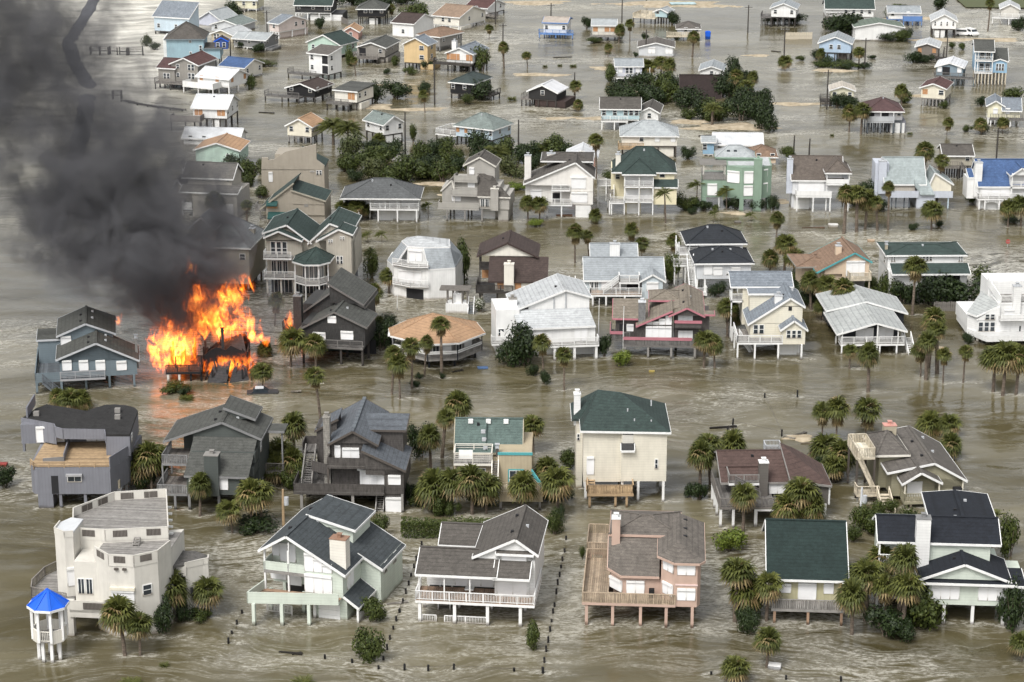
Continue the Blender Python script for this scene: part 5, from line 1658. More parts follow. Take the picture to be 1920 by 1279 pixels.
h.gfill(6.62,9.83,2.35,7.6,2.05,4.95,7.93,8.9,9.83,7.7,'lap.cream2')
h.box('gable_vent',7.68,8.19,2.28,2.34,6.99,7.58,'paint.black')
h.win('f',2.4,2.42,4.18,3.27,4.79,'w',2)
h.chim(5.76,6.89,3.6,4.7,4.95,8.84,'lap.white')
h.shed(2.31,7.93,7.33,11.33,8.13,8.4,'roof.bluishgrey3','lap.cream2','paint.white',.2)
h.wall(2.41,6.93,7.43,11.33,4.95,8.13,'lap.cream2')
h.wall(1.54,8.94,10.13,17.13,2.48,8.58,'lap.cream2')
h.gab(-0.09,9.04,10.13,17.13,8.58,9.86,'x','roof.bluishgrey3','lap.cream2','paint.white',.3)
h.deck(-0.24,1.69,10.13,12.63,6.38,'fl','plank.weathered','paint.white','bal',1,'paint.white')
h.post([-0.14],[10.23],-2,8.58,.2,'pile.white')
h.wall(6.51,9.63,2.5,8,-2,2.48,'board.white','ground_wall_or_shade_panel')
h.win('f',2.5,6.57,9.16,-1,2.18,'g')
h.stair(.6,2.6,3.6,4.6,-0.4,2.48,'-x','plank.white','bal','paint.white')
h = House('peach house with mottled orange-brown roof and turquoise fascia',56.67,352.15,4,short='peach turquoise-fascia house')
h.wall(-6.08,-2.51,1.5,9,2.78,5.62,'stucco.peach')
h.wall(-2.71,1.69,1,9,4.28,6.98,'stucco.peach')
h.gab(-6.64,1.69,1,10.65,5.36,8.39,'y','roof.rust2',None,'paint.teal',.4,rp=.7,ze2=6.98)
h.gfill(-5.64,1.69,1.02,4.86,-6.64,5.36,-0.77,8.39,1.69,6.98,'stucco.peach')
h.hip(-9.47,-3.14,3.5,11,5.56,6.26,'roof.rust2','paint.taupe',.4)
h.wall(-8.5,-4.64,4.5,10.5,-2,5.36,'stucco.peach')
h.win('f',1,-2.12,.98,4.48,7.04,'s',3)
h.deck(-1.89,1.76,-0.8,1,4.48,'flr','plank.sand','plank.sand','board',1)
h.post([-1.53,1.46],[-0.5],-2,4.28,.24,'pile.tan')
h.chim(-3.26,-2.34,3.8,4.8,6.98,8.77,'stucco.peach')
h.wall(-0.92,1.39,2.5,6,-2,4.28,'paint.stone','ground_wall_or_shade_panel')
h.rail((-2.92,-1.5),(1.41,-1.5),.3,1.2,'board','plank.sand')
h = House('low navy-walled house with two broad silver-grey gables and white railing',55.31,324.61,2,short='silver-gabled navy house')
h.deck(-5.55,4.22,-0.1,2.2,1.68,'flr','plank.driftwood','paint.white','bal',1.05,'paint.white')
h.post([-5.35,.45,0,3.03],[0,5],-2,1.38,.22,'pile.white')
h.wall(-5.16,3.77,2.2,9,1.48,3.58,'board.navy2')
h.gab(-5.86,4.17,.1,11.4,3.22,4.84,'y','roof.palegrey3',None,'paint.white',.35,rp=.56,ze2=3.58)
h.gfill(-5.16,3.77,2.2,3.48,-6.16,3.22,-0.25,4.84,4.47,3.58,'board.navy2')
h.post([0,3.16,-5.35],[0],1.48,3.88,.16,'paint.white')
h.post([0],[-0.05],1.48,4.64,.18,'paint.white')
h.win('f',2.2,-2.87,-0.17,1.68,3.48,'s',2)
h.win('f',2.2,.54,2.89,1.68,3.66,'s',2)
h.gab(-5.68,6.52,11,20,3.72,5.09,'y','roof.palegrey3','board.navy2','paint.white',.35,rp=.49,ze2=3.21)
h.wall(-5.38,6.32,11.2,19.5,1.08,3.16,'board.navy2')
h.stair(4.7,5.72,-1,3,-0.4,1.68,'+y','plank.white','bal','paint.white')
h = House('long white house with two tiers of dark green roof behind a hedge',62.8,352.15,1,short='long white green-roofed house')
h.wall(-1.3,11.56,.6,10,-2,5.37,'lap.white')
h.shed(-0.7,11.56,-0.2,2.2,5.17,6.16,'roof.darkgreen','lap.white','paint.white',.3)
h.wall(-1.3,11.11,2.2,10,5.07,7.69,'lap.white')
h.hip(-1.3,11.22,2.2,10,7.69,8.33,'roof.darkgreen','paint.white',.45,vents=1)
h.win('f',2.2,-0.83,0,6.52,7.67,'w',2)
h.win('f',2.2,10.23,11.04,6.47,7.61,'w',2)
h.win('f',2.2,4.31,6.02,6.66,7.56,'w',3)
h.win('f',.6,.7,3.7,.8,2.4,'s',2)
h.win('f',.6,4.56,7.56,.8,2.4,'s',2)
h.win('f',.6,9.06,10.37,-0.5,4.9,'d')
h.chim(-1.25,-0.86,5,5.6,7.69,8.69,'paint.tan')
h.win('l',-1.3,4,5.5,5.69,6.89,'w')
h = House('white modern house with sloping walls, roof terrace and ribbon windows at the frame edge',70.64,329.79,2,short='white modern house')
h.prism([(0,3),(2.07,-1.5),(5.87,-1.2),(12.51,-1),(12.51,11),(.2,11)],.76,1.66,'lap.white')
h.prism([(0,3.1),(1.29,1.2),(4.55,1),(12.97,1),(12.97,11),(0,11)],1.66,3.68,'lap.white')
h.win('f',1,1.17,3.91,1.65,3.26,'w',3)
h.roof([[(-0.2,2.9,4.26),(.91,1,4.19),(4.47,1.2,5.83),(3.17,8,6.26)]],'roof.palegrey3','paint.white',[((-0.2,2.9,4.26),(.91,1,4.19)),((.91,1,4.19),(4.47,1.2,5.83))],.2)
h.gfill(.91,4.47,1.05,3.48,.91,3.68,4.47,5.72,5.47,3.68,'lap.white')
h.win('f',.95,2.13,3.79,3.54,4.54,'w',2)
h.wall(4.17,12.84,1.5,11,3.58,6.14,'lap.white')
h.wall(3.71,13.98,6,11,3.68,8.3,'lap.white')
h.deck(4.59,12.78,1.4,6,6.24,'f','plank.driftwood','paint.white','wire',1,'paint.white')
h.rail((4.59,1.5),(3.62,6),6.14,1,'solid','lap.white',7.94)
h.chim(6.4,7.6,.9,2,1.66,8.82,'lap.white')
h.win('f',1,5.14,6.6,4.1,5.17,'s')
h.deck(4.27,12.54,-0.4,1,4.11,'f','plank.driftwood','lap.white','solid',.6)
h.win('f',1,6.3,7.96,1.23,2.63,'t')
h.post([.54,1.25,1.95,4.14,7.88],[1,6],-2,.76,.34,'pile.bone')
h = House('pale taupe two-storey house with stepped brown-grey roofs by the smoke',-62.26,411.5,-9,short='pale taupe two-storey house')
h.wall(2.08,10.77,0,9,-2,5,'lap.bone3')
h.wall(0,2.08,1.5,9,1.74,5,'lap.bone3')
h.shed(0,10.77,0,2.6,5,5.77,'roof.ash3','lap.bone3','paint.white',.35)
h.wall(.65,9.17,2.6,9,5,7.32,'lap.bone3')
h.gab(-0.15,9.17,2.6,9,7.32,9.36,'x','roof.ash3','lap.bone3','paint.white',.4,vents=2)
h.box('gable_vent',3.48,3.78,2.55,2.6,6.62,7.02,'paint.stone')
h.box('gable_vent',4.94,5.24,2.55,2.6,6.62,7.02,'paint.stone')
h.box('gable_vent',6.6,6.9,2.55,2.6,6.62,7.02,'paint.stone')
h.box('gable_vent',8.26,8.56,2.55,2.6,6.62,7.02,'paint.stone')
h.win('f',0,7.29,10.02,-1,2.94,'g')
h.deck(0,2.04,-0.2,1.5,1.94,'fl','plank.driftwood','paint.white','solid',1)
h.post([.1],[0],-2,1.74,.24,'pile.white')
h.gab(-2.78,-1,4,9,5.02,6.38,'y','roof.ash3','lap.bone3','paint.white',.3)
h.wall(-2.78,1.45,4.2,9,1.74,5.02,'lap.bone3')
cottage('mint green house with orange hip-gable roof beyond the taupe house',-65.03,451.66,-6,9.03,9,1.58,2.93,'gy',1.4,'lap.mint','roof.terracotta2',fr='.w',npx=3,vents=0,dk=(-2.5,4,-2.5,0,'fl','bal'),short='mint orange-roofed house')
cottage('low white house with a white metal roof near the beach',-71.18,477.17,-6,12.15,7,.11,1.54,'gx',1.5,'lap.white','metal.silver',fr='ww.w',npx=4,vents=0,short='low white metal-roofed house')
h = House('tall plain tan house with slanted parapet',-36.66,427.95,-2,short='tall plain tan house')
h.wall(-12.34,0,0,7,-2,5.55,'stucco.khaki2')
h.vprism([(-12.34,5.35),(-12.16,7.8),(-10.97,7.81),(-10.89,7.32),(-9.9,7.42),(-7.5,9.03),(-1.44,10.53),(-1.48,7.49),(.06,6.3),(0,5.35)],0,.6,'stucco.khaki2')
h.shedx(-4.91,0,.7,7,8.54,5.98,'roof.darkgreen','stucco.khaki2',None,.1)
h.wall(-9.67,-4.93,.6,7,5.35,8.43,'stucco.khaki2')
h.win('f',0,-10.89,-10.17,3.02,4.96,'s')
h.win('f',0,-1.64,-0.41,4.4,5.4,'w',2)
h.win('f',0,-2.82,-1.93,4.93,5.29,'w',1)
h = House('tan house with an offset dark green gable and green awning',-34.88,405.67,-4,short='tan green-gabled house')
h.wall(-11.01,0,0,8,1.82,3.89,'stucco.khaki2')
h.gfill(-11.01,-5.89,0,3.69,-11.21,3.89,-5.88,7.64,-4.89,7.64,'stucco.khaki2')
h.gfill(-5.89,0,0,3.69,-6.89,6.4,-5.9,6.4,0,4.59,'stucco.khaki2')
h.shedx(-11.81,-5.89,0,8,2.99,7.64,'roof.darkgreen','stucco.khaki2','paint.khaki',.3)
h.shedx(-5.89,0,0,8,6.4,4.59,'roof.darkgreen','stucco.khaki2','paint.khaki',.3)
h.wall(-8.01,0,.3,8,-2,1.82,'stucco.khaki2','ground_wall_or_shade_panel')
h.post([-10.81],[.2,6],-2,1.82,.26,'pile.khaki')
h.win('f',0,-10.72,-8.84,2.99,3.86,'p')
h.shed(-10.72,-8.84,-0.8,0,3.66,4.26,'paint.teal3',None,None,.1)
h.shed(-10.49,-5.69,-1.2,0,1.3,2.17,'paint.teal3',None,None,.1)
h.deck(-13.57,-11.01,3,6,2.02,'fl','plank.driftwood','plank.driftwood','board',1)
h.post([-12.67],[3.2],-2,1.82,.24,'pile.driftwood')
h.box('wall_sign',-3.76,-3,-0.06,0,3.39,3.9,'paint.driftwood')
h = House('white house with slate hip roof, two garage doors and a long balcony',-25,407.2,-1.5,short='slate hip-roofed white house')
h.deck(-1.51,7.67,-0.1,1.8,2.75,'fr','plank.driftwood','paint.white','bal',1,'paint.white')
h.wall(-1.31,7.47,1.8,9,2.55,4.89,'board.white')
h.wall(-6.8,-1.31,2.6,9,2.55,4.89,'board.white')
h.hip(-6.6,7.57,-0.1,9,4.89,7.42,'roof.roofgrey3','paint.white',.45,'x',5.5,vents=2)
h.post([0,3.6,7.19,-3.68],[0],-2,2.45,.26,'pile.white')
h.post([-1.41,1.34,3.56,7.57],[0],2.55,4.89,.13,'paint.white')
h.wall(0,7.37,2.2,8,-2,2.55,'board.white','ground_wall_or_shade_panel')
h.win('f',2.2,.07,2.59,-1,1.82,'g')
h.win('f',2.2,3.77,6.56,-1,1.84,'g')
h.win('f',1.8,-0.91,1.09,2.95,4.85,'s')
h.win('f',1.8,1.89,3.89,2.95,4.85,'s')
h.win('f',1.8,4.29,6.63,2.95,4.34,'s')
h.win('f',2.6,-6.41,-4.7,2.95,4.36,'d')
h.post([-3.8,-1.8],[2.8],-2,2.55,.24,'pile.white')
cottage('white cottage with a faded green roof on piles near the date palms',-32.09,482.73,-52,7.16,4.97,2.2,2.38,'gx',1.5,'lap.white','roof.seagreen2',fr='w.w',rt='w.w',und=[(3,7,.5,5,'lap.white')],pm='pile.darkwood',short='white faded-green-roofed cottage')
cottage('light blue hip-roofed house with orange shutters on piles',-12.16,476.97,-30,9.29,7.82,2.1,2.4,'hip',2.3,'lap.paleblue','roof.seagreen2',fr='p.p.w.w.w',rt='.w.w',und=[(3.5,9,1,6,'lap.paleblue')],pm='pile.darkwood',dk=(-5.5,.2,.5,7,'flb','wire'),rm='paint.white',ww=.8,short='light blue hip-roofed house')
h = House('grey-beige house with three stacked terraces and a square chimney',-8.81,408.47,-8,short='grey-beige terraced house')
h.deck(-5.17,2.65,-0.2,2.2,2.55,'fl','plank.weathered','lap.bone4','solid',.9)
h.post([-3.41,0,3.24],[0,4,8],-2,2.35,.26,'pile.driftwood')
h.wall(2.56,8.28,.6,8,2.35,4.83,'lap.bone4')
h.wall(-4.72,2.32,2.2,8,2.35,5.94,'lap.bone4')
h.wall(6.19,8.08,.8,7,-2,2.35,'lap.bone4','ground_wall_or_shade_panel')
h.wall(2.73,5.83,3,7,-2,2.35,'lap.bone4','ground_wall_or_shade_panel')
h.win('f',3,2.91,5.29,-1,2.05,'g')
h.deck(-2.84,2.17,1.2,2.6,4.83,'fl','plank.weathered','lap.bone4','solid',.9)
h.deck(-2.46,2.09,1.9,3.6,7.36,'flr','plank.weathered','lap.bone4','solid',.9)
h.post([-2.28],[1.5],2.35,7.06,.14,'paint.bone')
h.win('f',2.2,-2.8,-1.15,3.29,4.86,'s')
h.win('f',2.7,.15,1.43,5.76,7.05,'s')
h.wall(-2.41,1.98,2.7,8,4.83,7.26,'lap.bone4')
h.win('f',.6,2.83,4.56,2.66,4.32,'t',2)
h.roof([[(2.34,.3,4.81),(8.58,.3,4.81),(5.36,4.46,6.71),(4.81,4.96,8.21),(1.71,4.46,8.21)]],'roof.greybrown','paint.bone',[((2.34,.3,4.81),(8.58,.3,4.81))],.2)
h.wall(2.33,7.28,1.2,8,4.21,5.41,'lap.bone4')
h.wall(2.02,6.28,2.67,8,4.81,6.41,'lap.bone4')
h.wall(-0.33,4.97,4.66,10.66,2.35,9.72,'lap.bone4')
h.gab(-0.73,4.97,4.66,10.66,9.72,11.29,'y','roof.greybrown','lap.bone4','paint.bone',.3,vents=1)
h.win('f',4.66,.13,1.04,7.99,9.28,'s')
h.gab(-4.71,-2.32,2.2,8,5.33,7.24,'y','roof.greybrown','lap.bone4','paint.bone',.2,rp=.8)
h.chim(4.87,6.32,-0.2,.7,2.25,6.33,'lap.bone4','paint.bone')
h = House('white twin-gabled house with brown-grey roofs, chimneys and a front balcony',9.35,411.39,-3,short='white twin-gabled house')
h.wall(1.57,5.87,0,9,2.57,7.77,'stucco.white2')
h.wall(2.63,5.55,.2,8,-2,2.57,'stucco.white2','ground_wall_or_shade_panel')
h.win('f',.2,2.72,5.4,-1,2.27,'g')
h.win('f',0,1.84,4.47,5.65,7.82,'s')
h.win('f',0,1.86,4.78,2.95,4.88,'s')
h.box('band',1.57,5.87,-0.08,0,5.08,5.18,'paint.bone')
h.wall(-6.89,1.57,1.5,9,2.57,6.44,'stucco.white2')
h.gab(-6.89,5.87,.5,8.5,6.34,10.45,'y','roof.greybrown',None,'paint.white',.35,rp=.74,ze2=7.77,vents=1)
h.gfill(-6.89,5.87,.55,6.04,-6.89,6.34,2.55,10.45,5.87,7.77,'stucco.white2')
h.hip(-3.89,5.57,5,12.5,9.74,10.55,'roof.greybrown','paint.white',.3)
h.deck(-2.93,1.97,-0.5,1.5,2.67,'fl','plank.driftwood','paint.white','bal',1,'paint.white')
h.post([-2.74,0],[-0.3],-2,2.37,.24,'pile.white')
h.post([-1.84,-0.15],[-0.3],2.57,5.58,.13,'paint.white')
h.deck(-1.85,1.57,-0.4,1.5,5.48,'f','plank.driftwood','paint.white','bal',.9,'paint.white')
h.win('f',1.5,-1.77,-0.35,2.63,4.38,'d')
h.win('f',1.5,-5.89,-3.89,3.37,4.97,'s')
h.chim(-7.15,-5.92,3,4.1,6.44,11.12,'stucco.white2')
h.chim(-3.09,-1.52,8,9.1,6.44,10.48,'stucco.white2')
h = House('yellow three-storey house with dark green hip roof and double porches',21.46,412.58,-2,short='yellow green-roofed house')
h.wall(-0.32,5.24,1.5,10,2.74,8.34,'lap.butter')
h.wall(5.24,9.16,1.6,10,2.74,8.56,'lap.butter')
h.wall(5.24,9.62,.6,1.6,2.14,5.64,'lap.butter')
h.shed(5.24,9.62,.5,1.7,5.64,6.74,'roof.forest2','lap.butter','paint.white',.25)
h.wall(-2.74,-0.22,4.4,10,2.34,8.34,'lap.butter')
h.win('f',4.4,-1.94,-1.04,6.11,7.31,'w')
h.hip(-0.32,5.24,0,7,8.34,10.36,'roof.forest2','paint.white',.45)
h.hip(-2.24,9.15,1.6,10,8.44,12.06,'roof.forest2','paint.white',.45,vents=1)
h.deck(-0.32,5.24,-0.1,1.5,2.94,'fl','plank.driftwood','paint.white','bal',1,'paint.white')
h.deck(-0.32,5.24,-0.1,1.5,5.81,'fl','plank.driftwood','paint.white','bal',1,'paint.white')
h.post([-0.22,2.53,5.14],[0],-2,8.34,.2,'pile.white')
h.win('f',1.5,-0.04,2.42,5.68,7.71,'s')
h.win('f',1.5,2.79,5.06,5.7,7.73,'s')
h.win('f',1.5,0,2.46,2.67,4.9,'s')
h.win('f',1.5,2.84,5.11,2.69,4.92,'s')
h.win('f',1.6,6.36,7.4,7.15,8.31,'w')
h.wall(0,2.91,2,8,-2,2.74,'lap.butter','ground_wall_or_shade_panel')
h.win('f',2,.3,2.71,-1,1.96,'g')
h.deck(-2.93,-0.32,-0.3,2.5,2.74,'fl','plank.driftwood','paint.white','bal',1,'paint.white')
h.post([-2.63,-3],[-0.1,2],-2,2.44,.2,'pile.white')
h.deck(-5.4,-2.74,5,9,4.94,'fl','plank.driftwood','paint.white','bal',1,'paint.white')
h.post([-5.19,-3.28],[5.2,8.5],-2,4.64,.2,'pile.white')
h.stair(-3.68,-2.17,2,6,2.74,4.94,'+y','plank.driftwood','bal','paint.white')
h.chim(-1.94,-0.98,3,4,7.34,11.12,'stucco.ivory')
h.win('l',-0.32,3,4,6.41,7.61,'w')
cottage('cream house with pale grey hip roof and raised timber deck behind the yellow house',23.17,464.47,-2,11.62,9,2.58,2.25,'hip',2.2,'lap.ivory','roof.palegrey',fr='d.w.s.s',und=[(6.5,11,.5,7,'lap.ivory')],dk=(-0.8,4.6,-2.2,0,'fl','board'),deckm='plank.timber',npx=4,pm='pile.umber',short='cream grey-hipped house')
cottage('aqua house with brown-grey roof and white gables beside the thicket',19.95,493.9,-3,8.51,9,2.39,2.38,'gx',1.6,'lap.aqua','roof.greybrown',fr='w.w.www',npx=4,pm='pile.white',dk=(0,6,-1.6,0,'fl','bal'),rm='paint.white',und=[(4,8,2,7,'paint.stone')],short='aqua brown-roofed house')
cottage('white gabled annex with a green window next to the aqua house',28.76,495.13,-8,4.05,9,1.48,2.27,'gy',1.1,'lap.white','roof.greybrown',fr='.w.',rt='.w.',vents=0,npx=3,short='white gabled annex')
cottage('small red-brown house with a white gable roof and blue shutters',11.25,448.19,-4,5.93,7,1.15,2.6,'gy',1.3,'lap.coral2','metal.silver',fr='..w',vents=0,npx=3,short='small red-brown house')
h = House('green stucco modern house with tall piers, chimney and pergola terrace',36.57,418.18,-3,short='green stucco house')
h.wall(-0.18,4.37,0,8,2.37,5.77,'stucco.green2')
h.prism([(4.37,0),(7.27,-1.4),(9.47,-1.2),(11.05,-0.6),(12.97,.8),(12.97,8),(4.37,8)],2.37,8.51,'stucco.green2')
h.post([.22],[.2],-2,2.47,.8,'stucco.green2')
h.post([7.27],[-1.2],-2,2.47,.8,'stucco.green2')
h.post([10.22],[-1],-2,2.47,.8,'stucco.green2')
h.post([12.67],[1],-2,2.47,.8,'stucco.green2')
h.post([.22],[6],-2,2.47,.8,'stucco.green2')
h.post([12.67],[6],-2,2.47,.8,'stucco.green2')
h.post([3.02],[-0.4],-2,2.37,.24,'pile.white')
h.chim(9.45,11.01,-1.5,-0.4,-2,10.11,'stucco.green2','paint.green')
h.seg((4.57,-0.2),(6.77,-1.15),5.42,7.66,'s')
h.seg((7.67,-1.4),(9.31,-1.22),5.44,7.76,'s')
h.seg((7.67,-1.4),(9.31,-1.22),3.03,4.99,'s')
h.seg((10.98,-0.3),(12.08,.3),6.43,7.95,'s')
h.seg((10.99,-0.3),(12.12,.3),3.3,5.27,'s')
h.win('f',0,.83,2.58,2.73,4.97,'s')
h.pdeck([(-0.18,0),(4.37,0),(4.37,7),(-0.18,7)],5.82,(0,3),'plank.driftwood','paint.driftwood','wire',.9,.2)
h.post([.02,4.07],[.3,5],5.77,8.62,.16,'paint.bone')
h.box('pergola_slat',-0.78,4.37,0,.15,8.62,8.8,'paint.driftwood')
h.box('pergola_slat',-0.78,4.37,.6,.75,8.62,8.8,'paint.driftwood')
h.box('pergola_slat',-0.78,4.37,1.2,1.35,8.62,8.8,'paint.driftwood')
h.box('pergola_slat',-0.78,4.37,1.8,1.95,8.62,8.8,'paint.driftwood')
h.box('pergola_slat',-0.78,4.37,2.4,2.55,8.62,8.8,'paint.driftwood')
h.box('pergola_slat',-0.78,4.37,3,3.15,8.62,8.8,'paint.driftwood')
h.box('pergola_slat',-0.78,4.37,3.6,3.75,8.62,8.8,'paint.driftwood')
h.box('pergola_slat',-0.78,4.37,4.2,4.35,8.62,8.8,'paint.driftwood')
h.box('pergola_slat',-0.78,4.37,4.8,4.95,8.62,8.8,'paint.driftwood')
h.box('flat_roof',4.67,12.67,.5,7.7,8.51,8.59,'roof.silver2')
h.wall(2.61,9.81,4,9,8.51,9.24,'stucco.green2')
h.hip(2.44,9.81,4,9,9.33,11.05,'roof.palegrey','paint.green',.2)
h.box('skylight',4.52,5.12,5,6.2,10.19,10.49,'glass')
h.box('skylight',5.84,6.44,5,6.2,10.2,10.5,'glass')
cottage('long white bungalow with a white roof beyond the green house',43.22,468.57,-3,9.94,8,.3,1.69,'gx',1.6,'lap.white','metal.silver',fr='w.d.d',vents=0,short='long white bungalow')
cottage('peach cottage with orange-brown hip roof beyond the green house',49.24,457.51,-3,5.71,7,.39,1.46,'hip',1.5,'stucco.peach','roof.rust2',fr='.w.w',vents=0,npx=3,short='peach orange-roofed cottage')
cottage('small sky-blue shed house behind the green house',40.46,465.91,-4,2.33,5,.5,2.57,'gx',.6,'lap.skyblue','roof.palegrey',fr='w.d',vents=0,npx=3,short='small sky-blue shed house')
h = House('white house with brown hip-and-gable roof, chimney and porch over garage',54.19,415.37,-2,short='white brown-roofed porch house')
h.deck(-0.22,6.55,-0.1,1.8,3.3,'fl','plank.driftwood','paint.white','solid',.9)
h.post([0,3.08,6.3],[0],-2,3.1,.24,'pile.white')
h.post([9.55,.28],[4,8],-2,3.1,.24,'pile.white')
h.wall(-0.76,5.54,1.8,9,3.1,6.08,'board.silver3')
h.win('f',1.8,.42,5.21,3.4,5.64,'s')
h.wall(-0.76,3.04,3,8,-2,3.1,'board.silver3','ground_wall_or_shade_panel')
h.win('f',3,-0.26,2.64,-1,2.8,'g')
h.gab(-0.76,8.66,1.8,10.63,6.08,9.58,'x','roof.greybrown3','board.silver3','paint.white',.35,vents=1)
h.hip(5.47,9.86,.4,8,7.89,9.74,'roof.greybrown3','paint.white',.35,'y',2.2)
h.deck(5.47,9.86,.2,2,5.66,'fr','plank.driftwood','paint.white','solid',.8)
h.wall(5.47,9.76,2,8,3.1,7.89,'board.silver3')
h.post([5.57,9.76],[.4],-2,7.89,.18,'pile.white')
h.win('f',2,6.07,8.46,5.86,7.49,'s')
h.win('f',2,6.07,8.66,3.5,5.16,'s')
h.chim(-1.85,-0.72,2.6,3.6,3.1,9.71,'lap.lilac2')
h = House('pale blue-grey house with catslide roofs, chimney and tan panels behind palms',72.8,417.73,-1,short='pale blue-grey catslide house')
h.wall(-0.43,4.41,1.5,9,2.53,4.79,'board.sand3')
h.rail((-0.43,0),(4.92,0),2.63,1,'solid','lap.lilac2')
h.box('deck',-0.43,4.92,0,1.5,2.43,2.58,'plank.driftwood')
h.gab(-1.26,6.25,1.5,10.52,4.79,8.83,'x','roof.palegrey4','lap.lilac2','paint.white',.3)
h.roof([[(4.18,.5,4.69),(5.23,-0.3,3.06),(7.94,-0.3,3.07),(6.53,3.4,6.27),(4.25,3.4,6.26)]],'roof.palegrey4','paint.white',[],.2)
h.wall(4.62,8,.2,8,-2,3.33,'lap.lilac2')
h.wall(7.28,11.4,2,8,2.53,4.79,'stucco.cream')
h.gab(7.24,11.54,2,8,4.62,6.76,'y','roof.palegrey4','stucco.cream','paint.white',.3,rp=.2)
h.rail((7.9,0),(11.38,0),2.63,1,'solid','lap.lilac2')
h.box('deck',7.9,11.38,0,2,2.43,2.58,'plank.driftwood')
h.post([0,.81,2.39,3.35],[1],-2,2.43,.22,'pile.slate')
h.post([10.64],[.2],-2,2.53,.22,'pile.paleblue')
h.chim(-2.52,-1.03,2.4,3.6,2.53,8.88,'lap.lilac2')
h.wall(-3.08,-0.43,3.4,8,1.53,8.3,'lap.lilac2')
cottage('brown cottage with grey gable roof on dark piles between the palms',87.62,445.25,-2,5.65,7,2.57,2.13,'gx',1.4,'lap.khaki','roof.greybrown',fr='.dw',pm='pile.darkwood',stairs=(3.4,6.2,-1.2,-0.2,'-x'),dk=(-3.5,3,-1.2,0,'f','bal'),npx=6,vents=1,short='brown cottage on piles')
h = House('white house with bright blue roof and arched garage at the frame edge',89.09,416.62,0,short='white blue-roofed house')
h.deck(-0.27,9.79,-0.1,1.6,2.45,'fl','plank.driftwood','paint.white','bal',1,'paint.white')
h.wall(.47,9.79,1.6,9,2.25,4.57,'lap.white')
h.gab(.21,9.79,1.6,10.66,4.57,8.62,'x','roof.tarp','lap.white','paint.white',.3)
h.post([.1,1.17,3.93,6.42],[.1],-2,2.25,.26,'pile.white')
h.wall(.33,9.79,1.2,8,-2,2.25,'board.white','ground_wall_or_shade_panel')
h.win('f',1.2,1.56,4.02,-1,1.85,'g')
h.win('f',1.2,4.37,6.65,-1,1.85,'d')
h.rail((1.21,.1),(1.31,.1),1.35,.15,'solid','paint.white',1.61)
h.rail((1.31,.1),(1.59,.1),1.61,.15,'solid','paint.white',1.84)
h.rail((1.59,.1),(2,.1),1.84,.15,'solid','paint.white',1.99)
h.rail((2,.1),(2.49,.1),1.99,.15,'solid','paint.white',2.05)
h.rail((2.49,.1),(2.98,.1),2.05,.15,'solid','paint.white',1.99)
h.rail((2.98,.1),(3.4,.1),1.99,.15,'solid','paint.white',1.84)
h.rail((3.4,.1),(3.68,.1),1.84,.15,'solid','paint.white',1.61)
h.rail((3.68,.1),(3.78,.1),1.61,.15,'solid','paint.white',1.35)
h.rail((3.98,.1),(4.06,.1),1.35,.15,'solid','paint.white',1.61)
h.rail((4.06,.1),(4.31,.1),1.61,.15,'solid','paint.white',1.84)
h.rail((4.31,.1),(4.68,.1),1.84,.15,'solid','paint.white',1.99)
h.rail((4.68,.1),(5.12,.1),1.99,.15,'solid','paint.white',2.05)
h.rail((5.12,.1),(5.56,.1),2.05,.15,'solid','paint.white',1.99)
h.rail((5.56,.1),(5.93,.1),1.99,.15,'solid','paint.white',1.84)
h.rail((5.93,.1),(6.17,.1),1.84,.15,'solid','paint.white',1.61)
h.rail((6.17,.1),(6.26,.1),1.61,.15,'solid','paint.white',1.35)
h.gab(6.06,9.79,.5,6,6.88,8.21,'y','roof.tarp','lap.white','paint.white',.3)
h.wall(6.06,9.79,1.8,6,2.25,6.88,'lap.white')
h.deck(6.06,9.79,.3,1.8,4.66,'fl','plank.driftwood','paint.white','bal',1,'paint.white')
h.post([6.16],[.4],2.25,7.26,.2,'paint.white')
h.win('f',1.6,.73,6.08,2.55,4.17,'s',3)
h.chim(-0.61,.8,2.2,3.2,2.25,8.86,'lap.white')
h.shed(-1.54,-0.59,3,6,5.77,6.85,'roof.tarp','lap.white','paint.white',.1)
h.wall(-1.8,.23,3,7,1.75,5.77,'lap.white')
h = House('tall light blue house with dark hip roof facing the beach',-78.28,567.62,2,short='tall light blue beach house')
h.wall(-9.67,-0.24,0,10,-1,8.59,'lap.skyblue2')
h.hip(-9.67,-0.24,0,10,8.59,11.88,'roof.greybrown','paint.bluegrey',.5)
h.wall(-0.24,3.84,.3,9,3.2,5.7,'lap.skyblue2')
h.shed(-0.24,4.07,.2,5,5.84,6.54,'roof.greybrown','lap.skyblue2','paint.bluegrey',.3)
h.wall(-10.56,-9.67,1,9,0,8.39,'lap.white')
h.post([.18,1.14,2.24,3.62],[.5,5],-2,3.2,.25,'pile.navy')
h.win('f',0,-3.95,-3.32,7.4,8.09,'w')
h.win('f',0,-3.94,-3.3,4.48,5.18,'w')
h.win('f',0,-1.41,-0.67,5.3,6.74,'w')
cottage('blue shed-roofed house with plywood band at the beach front',-100.52,628.09,-20,10.94,6,.91,4.1,'shed',3.4,'lap.paleblue','roof.bluishgrey3',fr='w.ww',vents=0,pm='pile.darkwood',short='blue shed-roofed house')
cottage('grey-blue gabled cottage behind the tall blue house',-89.99,642.85,-25,7.31,9,.06,1.96,'gy',2.2,'lap.lilac','roof.palegrey',vents=0,short='grey-blue gabled cottage')
cottage('grey-green house with long verandah among the far beach houses',-84.89,631.11,-20,8.68,10,.06,2.14,'gy',1.3,'lap.silver','roof.seagreen2',fr='w.w',vents=0,short='grey-green verandah house')
